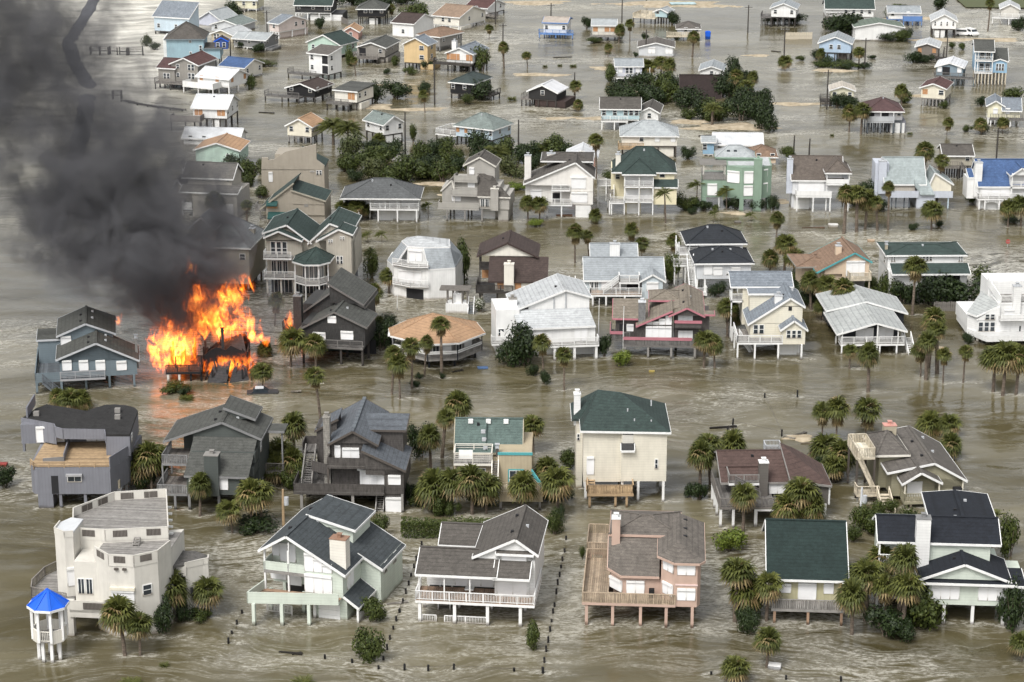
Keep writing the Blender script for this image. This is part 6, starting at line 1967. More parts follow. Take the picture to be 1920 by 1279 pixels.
cottage('tan cottage with pale roof and a paned window',-82.74,614.31,-25,6.8,9,.15,2.09,'gy',1.2,'lap.tan','roof.silver2',fr='W.',vents=0,short='tan pale-roofed cottage')
cottage('grey cottage with light roof near a burnt lot',-75.41,604.11,-22,8.94,7,.59,2.06,'gx',1.2,'lap.stone','roof.palegrey',fr='w.w.w',rt='w',vents=0,und=[(3,8,1,6,'lap.stone')],short='grey light-roofed cottage')
cottage('taupe beach house with maroon roofs and a broken deck',-83.48,544.28,-18,7.17,10,1.87,4.27,'gy',1.5,'lap.taupe','roof.maroon',fr='wW',pm='pile.darkwood',dk=(-3.5,5,-2.5,0,'fl','wire'),vents=0,short='taupe maroon-roofed beach house')
cottage('maroon-roofed wing of the taupe beach house',-86.76,544.87,-18,4.41,8,1.61,3.48,'gx',1.6,'lap.taupe','roof.maroon',fr='W',pm='pile.darkwood',vents=0,short='maroon-roofed wing')
cottage('white house with sagging white decks and plywood windows',-76.42,539.31,-28,9.26,8,2.12,1.85,'gx',1.6,'lap.white','metal.silver',fr='p.p.',rt='p.p',dk=(-2,7,-3.5,0,'flr','solid'),rm='paint.white',deckm='plank.white',vents=0,short='white sagging-deck house')
cottage('cream house with a blue tarpaulin-coloured roof',-73.29,558.72,-28,7.24,8,.68,2.46,'gx',1.5,'lap.ivory','roof.tarp',fr='w.',rt='w.w',vents=0,short='cream blue-roofed house')
cottage('white house on tall dark piles with plywood shutters and a beach deck',-71.38,494.43,-8,7.74,10,2.59,2.33,'gx',2,'lap.white','metal.silver',fr='P.P',rt='w.w.w',pm='pile.darkwood',dk=(-4.5,2.5,-3,0,'flr','solid'),npx=6,und=[(4.3,6.2,.3,4,'lap.white')],vents=1,short='white house on tall dark piles')
cottage('pale yellow house at the top edge by the dark houses',-84.13,670.72,-12,8.05,7,.87,2.61,'gx',1.8,'lap.paleyellow','roof.palegrey',fr='w.w.w',rt='w.d',dk=(-1,5,-2,0,'fl','bal'),vents=0,short='pale yellow far house')
cottage('long peach house with blue roof and tall side wall',-67.34,620.01,-40,3.7,10.7,2.11,2.27,'gx',1.6,'lap.pink2','roof.bluishgrey3',fr='w',rt='..ww',vents=0,und=[(.5,3,.5,12,'lap.pink2')],short='long peach blue-roofed house')
cottage('grey house with light roof standing on grey walls',-71.6,600.34,-20,5.74,8,.95,2.05,'gx',1.2,'lap.stone','roof.palegrey',fr='w.w',rt='w.w',und=[(4,7.5,.5,6,'lap.stone')],vents=0,short='grey house on walls')
cottage('large dark house with green roof and garage at the top',-63.18,652.15,-6,10.7,9,2.38,2.21,'gx',2.6,'shake.charcoal','roof.forest2',fr='w.w.W',und=[(4,14,1,8,'shake.charcoal','g')],vents=0,short='large dark green-roofed house')
cottage('dark hip-roofed house beneath the far trees',-44.47,643.98,-4,7.78,9,2.52,2.18,'hip',2,'shake.black','roof.ash2',fr='.ww.w',und=[(3,6,1,6,'shake.black','g')],vents=0,pm='pile.darkwood',short='dark hip-roofed far house')
cottage('small pink house with an orange roof',-46.69,617.01,-5,4.24,7,.16,2.27,'gy',1.2,'lap.coral2','roof.terracotta2',fr='.w.',vents=0,npx=3,short='small pink house')
cottage('mint house with dark green gables and white gable end',-54.24,592.51,-30,10.3,8,.93,2.63,'gy',2.2,'lap.mint','roof.forest2',fr='w.w',rt='.w',und=[(1,8,.4,6,'lap.mint')],vents=0,short='mint green-gabled house')
cottage('white two-storey house with olive roof and stair tower on piles',-50.95,558.07,-32,6,5.68,1.47,4.99,'shed',1.2,'lap.white','roof.greybrown2',fr='w.D',rt='w.',pm='pile.darkwood',dk=(-5,4,-2.5,0,'fl','wire'),deckm='plank.greywood',vents=0,short='white olive-roofed tower house')
cottage('black cottage with brown gable roof and corner lookout deck',-53.64,528.02,-24,7.6,8.42,1.54,1.68,'gy',1.2,'shake.black','roof.brown2',fr='w.w',rt='w.w',pm='pile.darkwood',dk=(-5,4.5,-2.2,0,'fl','wire'),deckm='plank.greywood',vents=0,npx=4,short='black cottage with lookout deck')
cottage('cream flat-roofed cottage with plywood door on piles',-41.48,518.11,-25,5.92,8.01,1.93,2.48,'flat',.6,'lap.ivory','roof.ash2',fr='.P',rt='ww.',pm='pile.darkwood',dk=(-1,5,-2.5,0,'fl','bal'),deckm='plank.greywood',und=[(4,6.5,1,5,'lap.ivory')],vents=0,short='cream flat-roofed cottage')
cottage('yellow cottage with orange gable roof on piles above the date palms',-48.84,479.32,-18,5.64,6.57,1.75,2.24,'gy',1.5,'lap.cream','roof.terracotta2',fr='w.w',rt='w.w.w',pm='pile.driftwood',vents=0,npx=4,short='yellow orange-roofed cottage')
cottage('taupe cottage with grey gable and verandah in the far row',-40.24,582.14,-15,7.38,12,1.53,2.45,'gy',1.2,'lap.taupe','roof.ash2',fr='D.w',rt='w.w.w',und=[(5,8,.5,11,'lap.taupe')],pm='pile.darkwood',dk=(-2,6,-2,0,'fl','bal'),vents=0,short='taupe verandah cottage')
cottage('gold three-storey house with blue-black windows',-27.71,572.05,-20,6.48,5.63,1.66,4.81,'gy',1.6,'board.gold','roof.bluishgrey3',fr='dw',rt='.w.',und=[(4.5,8,0,5,'board.gold')],pm='pile.darkwood',vents=0,ww=1.3,short='gold three-storey house')
cottage('white cottage with plywood doors and slate-blue roof on a dark deck',-16.66,569.12,-22,7.14,10.07,2.25,2.39,'gy',1.4,'lap.white','roof.bluishgrey3',fr='PP.P',pm='pile.darkwood',dk=(-3,7.5,-2.2,0,'fl','bal'),deckm='plank.darkwood',vents=0,npx=5,ch=(.3,1.5,2.5,3.5,3,7.2,'lap.white'),short='white slate-blue-roofed cottage')
cottage('white house with maroon-grey roof and a bright blue dormer',-33.28,622.41,-25,6.6,12.17,.33,3.74,'gx',1.8,'lap.white','roof.brown2',fr='.w.',vents=0,short='white blue-dormer house')
h.wall(2.5, 5.8, .8, 4, 5.6, 7.6, 'lap.royal2')
h.gab(2.5, 5.8, .8, 4, 7.6, 8.5, 'y', 'roof.brown2', 'lap.royal2', 'paint.royal', .2)
h.win('f', .8, 2.8, 3.7, 6.0, 7.3, 'w')
h.win('f', .8, 4.4, 5.3, 6.0, 7.3, 'w')
cottage('grey-green house with brown hip roof behind the gold house',-25.28,601.62,-35,7.28,10.07,1.42,2.67,'hip',1.5,'lap.stone2','roof.rust2',fr='..',rt='w.w',pm='pile.stone',und=[(2,6,.5,8,'lap.stone2')],vents=0,short='grey-green brown-hipped house')
cottage('cream L-shaped house with brown gables in the far row',-22.38,637.16,-30,8.57,14.6,1.33,2.48,'gx',2.2,'lap.ivory','roof.rust3',fr='.ww.',rt='.w.w',und=[(5,9,.4,6,'lap.ivory')],vents=0,short='cream brown-gabled far house')
cottage('white house with maroon roof and outside stairs in the far row',-13.53,661.28,-30,7.21,10.24,1.03,1.72,'gx',1.8,'lap.white','roof.maroon',fr='.w.',rt='.w',pm='pile.darkwood',dk=(5,11,-2,0,'fr','bal'),vents=0,short='white maroon-roofed far house')
cottage('black house with dark green hip roof standing in open water',-14.77,531.28,-26,6.13,9.37,1.41,2.67,'hip',1.5,'shake.black','roof.forest3',fr='w.w.',rt='w.ww',pm='pile.darkwood',dk=(7,10.5,1,6,'fr','wire'),deckm='plank.darkwood',vents=0,short='black green-hipped house')
cottage('white cottage with bright blue trim and stairs on piles',8.77,620.19,-10,6.47,8,1.6,2.8,'gx',.9,'lap.white','roof.tan3',fr='w..w',rt='w',pm='pile.blue',trim='paint.blue',dk=(-1.2,8.5,-1.2,0,'fl','wire'),rm='paint.blue',deckm='plank.blue',vents=0,npx=5,short='white blue-trimmed cottage')
cottage('white flat-roofed cottage with three plywood windows',22.23,616.25,-4,6.36,7,1.59,2.65,'gx',1.1,'lap.ivory','roof.palegrey',fr='p.pp',pm='pile.darkwood',dk=(-0.5,8,-1.5,0,'f','bal'),deckm='plank.driftwood',vents=0,ww=1.3,short='white three-plywood cottage')
cottage('black wooden house with shining metal gable roof',3.93,521.01,-20,6.93,7.03,1.94,1.82,'gy',1.5,'board.black2','metal.silver3',fr='.w.',rt='....',pm='pile.darkwood',und=[(1.5,9,.3,8,'shake.brown')],vents=0,npx=4,dk=(-2,.5,0,8,'l','wire'),short='black metal-roofed house')
cottage('light blue verandah cottage with a grey roof and white rail',25.91,552.85,0,6.45,7,1.45,2.53,'gx',1.2,'lap.lilac','roof.lightgrey2',fr='sWs',pm='pile.white',dk=(0,8.5,-1.4,0,'flr','wire'),rm='paint.white',und=[(.5,8,1,6,'paint.slate')],vents=0,up=1,short='light blue verandah cottage')
cottage('white house with brown-grey roof and big shutters beside a pole',33.57,589.76,-4,9.11,9,.31,2.33,'gy',1.1,'lap.silver','roof.greybrown2',fr='.S.S',vents=0,npx=3,short='white far shuttered house')
cottage('small aqua house with a large tan deck and lookout frame',41.17,646.09,-25,3.79,5,2.02,1.51,'gy',.8,'lap.aqua','roof.palegrey',fr='w.',pm='pile.darkwood',dk=(-6,1,-2,4,'flb','board'),deckm='plank.sand',vents=0,npx=3,short='small aqua lookout house')
cottage('grey cottage with hip roof, yellow decks and a blue tank',45.7,616.93,-3,6.12,7,1.46,1.78,'hip',1.3,'lap.silver','roof.greybrown2',fr='.w.w',pm='pile.darkwood',dk=(-3,6.3,-1.6,0,'fl','board'),deckm='plank.sand',vents=0,npx=3,short='grey yellow-decked cottage')
cottage('white cottage with pale blue roof behind the dark A-frame',47.07,555.63,-8,5.69,9,.29,2.21,'gy',1,'lap.white','roof.lightgrey2',fr='.w.',vents=0,npx=3,short='white cottage behind A-frame')
h = House('dark brown A-frame roof half buried in shrubs',50.26,530.76,-2,short='dark A-frame house')
h.gab(-9.82,-0.27,0,8.4,.2,4.86,'x','roof.brown3','board.umber','paint.umber',.3)
h.wall(-9.62,-0.47,1.5,7,-2,.3,'board.umber')
h.win('r',-0.27,3.2,5.2,.8,2.4,'w',2)
cottage('white gabled house on dark piles with a side stair',74.19,640.61,-12,7.01,9,2.84,2.5,'gy',1.4,'lap.white','roof.lightgrey2',fr='w.w',pm='pile.darkwood',npx=5,dk=(-3,0,0,5,'lf','bal'),deckm='plank.greywood',vents=0,short='white gable house on piles')
cottage('long white house with dark green roof and verandah at the top',90.39,644.13,-3,13.54,10,2.36,2.35,'gx',2.6,'lap.white','roof.darkgreen',fr='..wwww',pm='pile.driftwood',und=[(8.5,13.5,.4,8,'lap.white')],dk=(0,5.5,-0.2,0,'f','bal'),vents=1,npx=6,short='long white far house')
cottage('low white house with moss green roof and shrubs in front',94.7,616.1,-2,13.15,9,.16,3.55,'gy',1.2,'lap.white','roof.seagreen3',fr='....w',vents=0,short='low white moss-roofed house')
cottage('pale blue gabled house on an island of shrubs',80.23,581.91,-12,8.18,9,2.6,2.45,'gy',1.6,'lap.paleblue3','roof.lightgrey2',fr='.ww.',pm='pile.darkwood',und=[(1.2,4.5,.3,6,'lap.paleblue3'),(5,7,1,6,'paint.umber')],vents=0,npx=5,short='pale blue island house')
cottage('small pale yellow cottage with a dark landing deck',75.02,521.11,-6,5.31,6,1.39,2.5,'gy',.9,'lap.paleyellow','roof.sand3',fr='w.w',pm='pile.darkwood',dk=(-2.5,0,-0.5,3,'flb','wire'),deckm='plank.darkwood',vents=0,npx=4,short='small pale yellow cottage')
cottage('grey house with maroon hip roof, porch and yellow garage door',78.76,490.32,-2,7.88,9,2.9,2.1,'hip',2,'lap.grey','roof.maroon2',fr='D.D.w',pm='pile.slate',dk=(0,6,-1.2,0,'fl','solid'),rm='paint.lightgrey',und=[(5.2,8.8,.5,7,'lap.violetgrey','g')],vents=1,npx=6,up=1,short='grey maroon-hipped house')
cottage('pale house with bright blue porch on piles at the top',108.25,642.98,-4,8.81,7,1.85,1.85,'gx',1.3,'lap.white','roof.lightgrey2',fr='w.s.',pm='pile.blue',dk=(4,9.5,-1.5,0,'flr','solid'),rm='paint.blue',deckm='plank.blue',vents=0,short='pale blue-porched house')
cottage('white gabled house with four narrow windows and a garage',116.84,621.54,-8,6.56,10,2.44,2.27,'gy',1.7,'lap.white','roof.silver2',fr='wwww',pm='pile.darkwood',und=[(.8,3.6,.4,6,'lap.white','g')],vents=0,npx=4,ww=.5,short='white four-window house')
cottage('beige cottage with pale gable roof beside the green field',140.77,644.29,-10,4.94,8,2.36,2.35,'gy',1.2,'lap.bone','roof.silver2',fr='..',pm='pile.white',dk=(-2.5,7,-1.2,0,'fl','bal'),rm='paint.white',vents=0,npx=3,short='beige field cottage')
cottage('brown plank cottage with plywood windows and pale roof',106.17,585.13,-14,5.6,9,1.08,2.46,'gy',.9,'board.driftwood2','roof.silver2',fr='p.p',pm='pile.darkwood',dk=(4,8,-1.2,0,'fr','bal'),deckm='plank.darkwood',vents=0,npx=3,short='brown plank cottage')
cottage('blue-grey cottage with pale gable roof and front deck on piles',104.94,549.46,-16,6.42,9,2.33,2.18,'gy',1,'lap.bluegrey2','roof.silver3',fr='sD.s',pm='pile.bluegrey',dk=(-0.3,9.5,-1.6,0,'flr','wire'),deckm='plank.greywood',vents=0,npx=6,short='blue-grey deck cottage')
h = House('bright blue three-storey house with white porches on tan piles',114.58,548.48,-8,short='bright blue three-storey house')
h.wall(-0.43,3.94,1.4,10,3.11,8.46,'lap.skyblue')
h.wall(3.94,7.46,.6,8,3.11,5.91,'lap.skyblue')
h.gab(-0.43,3.94,0,10,8.46,10.38,'x','roof.ash2','lap.skyblue','paint.white',.35)
h.gab(3.94,7.46,.6,6,5.91,6.49,'y','roof.ash2','lap.skyblue','paint.white',.25)
h.shed(3.94,7.76,2,8,5.76,7.96,'roof.ash2','lap.skyblue','paint.white',.2)
h.deck(-0.43,3.94,0,1.4,3.26,'fl','plank.driftwood','paint.white','bal',1,'paint.white')
h.deck(-0.43,3.94,0,1.4,6.24,'fl','plank.driftwood','paint.white','bal',1,'paint.white')
h.post([-0.33,.31,3.84],[.1],3.11,8.46,.2,'paint.white')
h.win('f',1.4,.77,1.97,3.51,5.31,'w')
h.win('f',1.4,2.17,3.37,3.51,5.31,'w')
h.win('f',1.4,2.34,3.44,3.41,5.31,'t')
h.win('f',1.4,.77,1.97,6.49,8.29,'w')
h.win('f',1.4,2.17,3.37,6.49,8.29,'w')
h.win('f',1.4,2.34,3.44,6.39,8.29,'t')
h.win('f',.6,4.72,6.83,3.68,5.42,'w',3)
h.post([-0.23,.6,1.43,2.27,3.1,3.93,4.76,5.6,6.43,7.26],[.2,3,6],-2,3.11,.24,'pile.sand')
h.win('l',-0.43,4,5.2,6.69,7.89,'w')
cottage('tan cottage with maroon gable roof on a row of piles',96.23,521.08,-20,5.62,9,2.08,2.49,'gy',1,'lap.cream','roof.maroon',fr='p.w',rt='',lf='p.p',pm='pile.driftwood',vents=0,npx=7,ww=1.2,short='tan maroon-roofed cottage')
cottage('pale yellow house with blue-grey roof and side deck behind palms',107.33,498.46,-10,3.36,8,1.87,2.8,'gy',1,'lap.paleyellow','roof.bluishgrey3',fr='.s.',pm='pile.white',vents=0,npx=3,short='pale yellow blue-roofed house')
cottage('yellow wing with hipped blue-grey roof beside its side deck',110.6,497.07,-8,3.61,7,2.13,1.73,'gx',2,'lap.paleyellow','roof.bluishgrey3',fr='s.',pm='pile.white',vents=0,npx=3,dk=(-3,6,-1.4,0,'fr','bal'),deckm='plank.greywood',short='yellow hipped wing')

# ------------------------------------------------------------------ vegetation
def leaf_mat(name, c, c2):
    m, nt, b = new_mat(name)
    gi = nt.nodes.new('ShaderNodeNewGeometry')
    oi = nt.nodes.new('ShaderNodeObjectInfo')
    k = mixcol(nt, gi.outputs['Random Per Island'], c, c2)
    k = mixcol(nt, .45, k, ramp(nt, oi.outputs['Random'], (.0, (.6, .66, .6)), (1.0, (1.25, 1.2, 1.1))), 'MULTIPLY')
    nt.links.new(k, b.inputs['Base Color'])
    b.inputs['Roughness'].default_value = .55
    b.inputs['Specular IOR Level'].default_value = .25
    b.inputs['Transmission Weight'].default_value = 0.0
    return m


LEAF = dict(
    palm=leaf_mat('palm_leaf', (.036, .044, .009), (.1, .108, .026)), dry=leaf_mat('dry_frond', (.1, .07, .03), (.25, .19, .09)),
    dark=leaf_mat('dark_leaf', (.008, .016, .005), (.028, .044, .012)), mid=leaf_mat('shrub_leaf', (.02, .031, .006), (.066, .083, .018)),
    lime=leaf_mat('bright_leaf', (.06, .09, .01), (.15, .185, .028)), olive=leaf_mat('olive_leaf', (.035, .045, .015), (.085, .095, .035)),
    flower=leaf_mat('blossom', (.5, .5, .45), (.75, .73, .68)))
BARK = None


def bark_mat():
    m, nt, b = new_mat('palm_bark')
    co = coords(nt)
    w = wave(nt, co, 'Z', 6.0, 2.0)
    n = tex_noise(nt, co, 14, 4)
    k = ramp(nt, n, (.3, (.06, .045, .033)), (.7, (.19, .15, .115)))
    k = mixcol(nt, .6, k, ramp(nt, w, (.0, .5), (.4, 1.0)), 'MULTIPLY')
    nt.links.new(k, b.inputs['Base Color'])
    b.inputs['Roughness'].default_value = .9
    return m


BARK = bark_mat()


def fan_leaf(mb, o, d, r, droop, mi, g):
    """one fan frond: stalk, then a hand of narrow blades bending down"""
    d = d.normalized()
    side = d.cross(Vector((0, 0, 1)))
    side = side.normalized() if side.length > .05 else Vector((1, 0, 0))
    up = side.cross(d)
    c = o + d * r * .42
    n0 = len(mb.v)
    mb.v += [tuple(o), tuple(c + side * .012), tuple(c - side * .012)]
    mb.f.append((n0, n0 + 1, n0 + 2))
    mb.mi.append(mi)
    k = 12
    for i in range(k):
        a = R(-105 + 210 * i / (k - 1))
        L = r * (.72 - .16 * abs(i - (k - 1) / 2) / k) * g.uniform(.85, 1.1)
        dirv = (d * math.cos(a) + side * math.sin(a) + up * .12 * math.cos(3 * a)).normalized()
        w = dirv.cross(up).normalized() * r * .062
        m1 = c + dirv * L * .55
        tip = c + dirv * L + Vector((0, 0, -droop * L))
        n0 = len(mb.v)
        mb.v += [tuple(c), tuple(m1 + w), tuple(tip), tuple(m1 - w)]
        mb.f.append((n0, n0 + 1, n0 + 2, n0 + 3))
        mb.mi.append(mi)


def feather_leaf(mb, o, d, L, mi, g, sag=1.0):
    d = d.normalized()
    side = d.cross(Vector((0, 0, 1)))
    side = side.normalized() if side.length > .05 else Vector((1, 0, 0))
    n = 15
    pts = []
    for i in range(n + 1):
        t = i / n
        pts.append(o + d * L * t + Vector((0, 0, -sag * .62 * L * t * t)))
    for i in range(1, n):
        t = i / n
        w = L * .26 * math.sin(math.pi * (t * .85 + .12))
        f = (pts[i + 1] - pts[i]).normalized()
        for s_ in (-1, 1):
            tip = pts[i] + side * s_ * w * g.uniform(.85, 1.1) + f * w * .75 + Vector((0, 0, -w * .35))
            n0 = len(mb.v)
            mb.v += [tuple(pts[i] - f * L * .017), tuple(pts[i] + f * L * .02), tuple(tip)]
            mb.f.append((n0, n0 + 1, n0 + 2))
            mb.mi.append(mi)
    n0 = len(mb.v)
    mb.v += [tuple(o + side * .015), tuple(o - side * .015), tuple(pts[n // 2]), tuple(pts[-1])]
    mb.f += [(n0, n0 + 2, n0 + 1), (n0, n0 + 2, n0 + 3)]
    mb.mi += [mi, mi]


CROWNS, TRUNKS, SHRUBS = {}, {}, {}
WIND = Vector((-.42, .15, 0))           # fronds stream to the left, as the gale blows


def crown_mesh(kind, var):
    if (kind, var) in CROWNS:
        return CROWNS[kind, var]
    g = random.Random(sum(map(ord, kind)) % 97 + var * 13 + len(kind))
    mb = MB()
    if kind in ('sabal', 'fan'):
        n = (66, 52, 60, 46)[var % 4] - (0 if kind == 'sabal' else 14)
        for i in range(n):
            z = 1 - (i + .5) / n * (1.55 if kind == 'sabal' else 1.35)
            a = i * 2.39996 + g.uniform(-.3, .3)
            q = math.sqrt(max(0, 1 - z * z))
            d = Vector((q * math.cos(a), q * math.sin(a), z)) + WIND * .7
            fan_leaf(mb, Vector((0, 0, g.uniform(-.12, .1))), d, g.uniform(.85, 1.05), .28 + .3 * (1 - z) * .5, 1 if (z < -.25 and g.random() < .7) or g.random() < .07 else 0, g)
        for i in range(24 if kind == 'sabal' else 26):
            a = g.uniform(0, 6.28)
            zz = -g.uniform(.75, 1.1) if kind == 'sabal' else -g.uniform(.9, 1.6)
            fan_leaf(mb, Vector((0, 0, -.12 - (.45 * g.random() if kind == 'fan' else .15 * g.random()))), Vector((.55 * math.cos(a), .55 * math.sin(a), zz)), g.uniform(.5, .75), .2, 1, g)
    else:
        n = 44 if kind == 'date' else 20
        for i in range(n):
            z = .95 - (i + .5) / n * 1.35
            a = i * 2.39996 + g.uniform(-.3, .3)
            q = math.sqrt(max(0, 1 - z * z))
            wv = .4 if kind == 'date' else 1.6
            feather_leaf(mb, Vector((0, 0, 0)), Vector((q * math.cos(a), q * math.sin(a), z * .8 + .25)) + WIND * wv, g.uniform(.85, 1.1), 1 if z < -.3 and g.random() < .4 else 0, g, .8)
    me = mb.mesh('palm_crown', [LEAF['palm'], LEAF['dry']])
    CROWNS[kind, var] = me
    return me


def trunk_mesh(kind, var):
    if (kind, var) in TRUNKS:
        return TRUNKS[kind, var]
    g = random.Random(var * 7 + 3)
    bx, by = g.uniform(-.09, .09), g.uniform(-.05, .05)
    r = {'sabal': .042, 'fan': .026, 'date': .07, 'queen': .026}[kind]
    pts, rad = [(0, 0, -.35)], [r * 1.15]
    for i in range(9):
        t = i / 8
        pts.append((bx * t * t, by * t * t, t))
        rad.append(r * (1.12 - .3 * t + (.25 if kind == 'sabal' and t > .8 else 0) + g.uniform(-.05, .05)))
    me = MB().tube(pts, rad, 8).mesh('palm_trunk', [BARK])
    TRUNKS[kind, var] = (me, (bx, by))
    return TRUNKS[kind, var]


PLANTS = []
PALM_NAME = dict(sabal='cabbage palm', fan='tall fan palm', date='date palm', queen='wind-bent feather palm')


def palm(kind, x, y, h, w, lean=0.0):
    """palm at (x, y): h metres from the water to the top of the crown, crown w wide"""
    i = len(PLANTS)
    o = empty({'sabal': 'cabbage_palm', 'fan': 'fan_palm', 'date': 'date_palm', 'queen': 'feather_palm'}[kind], x, y, 0, (i * 77) % 360)
    tm, (bx, by) = trunk_mesh(kind, i % 4)
    th = max(h - w * .42, .5)
    t = bpy.data.objects.new('trunk', tm)
    t.scale = (th, th, th)
    t.parent = o
    COL.objects.link(t)
    c = bpy.data.objects.new('crown', crown_mesh(kind, i % 4))
    w *= (1.16, 1.04, 1.2, 1.1, 1.0)[i % 5]
    s = w / 2 / (.98 if kind in ('sabal', 'fan') else .9)
    c.scale = (s * (1, .93, 1.05)[i % 3], s, s * (1.02, .88, 1.12, .95)[i % 4])
    c.location = (bx * th, by * th, th)
    c.rotation_euler = (0, 0, -R((i * 77) % 360) + (i % 5 - 2) * .12)
    c.parent = o
    COL.objects.link(c)
    PLANTS.append((o, PALM_NAME[kind], x, y, 'palm', h))
    o.rotation_euler[0] = R((i * 37 % 11 - 5) * .8)
    o.rotation_euler[1] = R(lean or (i * 53 % 9 - 4) * .8)


def shrub_mesh(tone, var):
    if (tone, var) in SHRUBS:
        return SHRUBS[tone, var]
    g = random.Random(var * 31 + len(tone))
    mb = MB()
    lobes = []
    for i in range(7):
        a = g.uniform(0, 6.28)
        q = g.uniform(.0, .62)
        lobes.append((q * math.cos(a), q * math.sin(a), g.uniform(.3, .78), g.uniform(.3, .5)))
    for i in range(2200):
        lx, ly, lz, lr = lobes[i % len(lobes)]
        d = Vector((g.gauss(0, 1), g.gauss(0, 1), g.gauss(0, 1))).normalized()
        rr = lr * (g.random() ** .35) * g.uniform(.85, 1.18)
        p = Vector((lx, ly, lz * 1.0)) + Vector((d.x * rr, d.y * rr, d.z * rr * .95))
        if p.z < .0:
            p.z = g.uniform(.0, .1)
        n = (d + Vector((g.uniform(-.7, .7), g.uniform(-.7, .7), g.uniform(-.2, .8)))).normalized()
        a = n.orthogonal().normalized()
        b = n.cross(a)
        t = g.uniform(0, 6.28)
        u = (a * math.cos(t) + b * math.sin(t)) * g.uniform(.035, .075)
        v = (b * math.cos(t) - a * math.sin(t)) * g.uniform(.025, .045)
        n0 = len(mb.v)
        mb.v += [tuple(p - u), tuple(p + v), tuple(p + u), tuple(p - v)]
        mb.f.append((n0, n0 + 1, n0 + 2, n0 + 3))
        mb.mi.append(1 if tone == 'flower' and g.random() < .35 and p.z > .35 else 0)
    for i in range(5):
        a = i * 1.3
        mb2 = len(mb.f)
        mb.tube([(0, 0, -.3), (.15 * math.cos(a), .15 * math.sin(a), .2), (.4 * math.cos(a), .4 * math.sin(a), .7)], [.035, .028, .012], 5)
        mb.mi += [2] * (len(mb.f) - mb2)
    me = mb.mesh('shrub', [LEAF['mid' if tone == 'flower' else tone], LEAF['flower'], BARK])
    SHRUBS[tone, var] = me
    return me


SHRUB_NAME = dict(dark='dark green shrub', mid='leafy green shrub', lime='bright yellow-green bush', olive='olive green shrub', flower='white-flowering bush')


def shrub(tone, x, y, w, h):
    i = len(PLANTS)
    o = bpy.data.objects.new('shrub' if h < 4 else 'tree', shrub_mesh(tone, i % 5))
    COL.objects.link(o)
    o.location = (x, y, 0)
    o.rotation_euler = (0, 0, i * 1.7)
    o.scale = (w / 1.75, w / 1.75, h / 1.12)
    PLANTS.append((o, SHRUB_NAME[tone] if h < 4 else SHRUB_NAME[tone].replace('shrub', 'tree'), x, y, 'shrub' if h < 4 else 'tree', h))


def hedge(x0, x1, y, d, h, label):
    """a clipped hedge, one thick run of leaves"""
    g = random.Random(5)
    mb = MB()
    for i in range(int((x1 - x0) * 520)):
        f = g.random()
        p = Vector((g.uniform(x0, x1), y + g.uniform(-d, d) / 2, 0))
        top = h * (.82 + .18 * noise.noise((p.x * .5, p.y, 3)))
        p.z = top * (1 - (g.random() ** 2) * .95)
        if g.random() < .5:
            p.y = y - d / 2 + abs(g.gauss(0, .12))
        n = Vector((g.uniform(-.6, .6), g.uniform(-1, .2), g.uniform(-.1, 1))).normalized()
        a = n.orthogonal().normalized() * g.uniform(.08, .16)
        b = n.cross(a).normalized() * g.uniform(.06, .1)
        n0 = len(mb.v)
        mb.v += [tuple(p - a), tuple(p + b), tuple(p + a), tuple(p - b)]
        mb.f.append((n0, n0 + 1, n0 + 2, n0 + 3))
    o = mb.build('hedge', LEAF['mid'])
    tag(o, label, 'hedge')


def rosette(x, y, r, h):
    """sago or yucca: a low burst of stiff fronds"""
    i = len(PLANTS)
    key = ('rosette', i % 2)
    if key not in SHRUBS:
        g = random.Random(i)
        mb = MB()
        for k in range(30):
            a = k * 2.39996
            z = .15 + .9 * (k / 30)
            feather_leaf(mb, Vector((0, 0, .1)), Vector((math.cos(a), math.sin(a), z)), g.uniform(.8, 1.05), 0, g, .5)
        SHRUBS[key] = mb.mesh('rosette', [LEAF['palm']])
    o = bpy.data.objects.new('sago_palm', SHRUBS[key])
    COL.objects.link(o)
    o.location = (x, y, -.1)
    o.scale = (r, r, h)
    PLANTS.append((o, 'low sago palm', x, y, 'sago palm', h))


palm('sabal',-41.02,217.32,6.23,3.73)
palm('sabal',-39.36,217.19,4.92,3.39)
palm('sabal',-37.13,225.98,5.44,3.51)
palm('sabal',-33.52,227.84,4.51,3.53)
palm('sabal',-63.85,299.05,2.85,3)
palm('sabal',-61.99,298.35,3.09,3.45)
palm('sabal',-60.35,298.82,2.61,3)
palm('sabal',-47.38,267.25,4.86,3.94)
palm('sabal',-45.67,266.29,6.08,4.06)
palm('sabal',-45.45,272.51,4.13,3.45)
palm('sabal',-38.42,257.61,5.22,2.89)
palm('sabal',-33.72,251.81,4.3,3.22)
palm('sabal',-31.56,253.19,6.06,3.62)
palm('sabal',-30.31,253.54,6.27,3.89)
palm('sabal',-28.75,278.58,6,3.95)
palm('sabal',-29.76,271.72,4.85,4)
palm('sabal',-28.35,269.18,4.6,4.1)
palm('sabal',-30.2,269.18,3.43,3.55)
palm('sabal',-10.53,273.31,6.05,3.19)
palm('sabal',-9.23,278.58,6.9,3.1)
palm('sabal',-7.26,291.04,4.81,3.66)
palm('sabal',2.83,280.24,5.42,3.68)
palm('sabal',-10.04,259.23,4.96,4.1)
palm('sabal',-7.38,258.51,5.8,4.08)
palm('sabal',-4.93,257.97,6.57,4.34)
palm('sabal',-3.16,258.51,5.23,4.08)
palm('sabal',1.18,257.79,5.51,3.68)
palm('sabal',5.65,257.43,6.21,3.94)
palm('sabal',4.42,263.46,5.24,3.75)
palm('sabal',24.44,225.98,7.56,4.09)
palm('sabal',25.8,226.69,4.81,3.64)
palm('sabal',27.89,225.98,5.96,3.63)
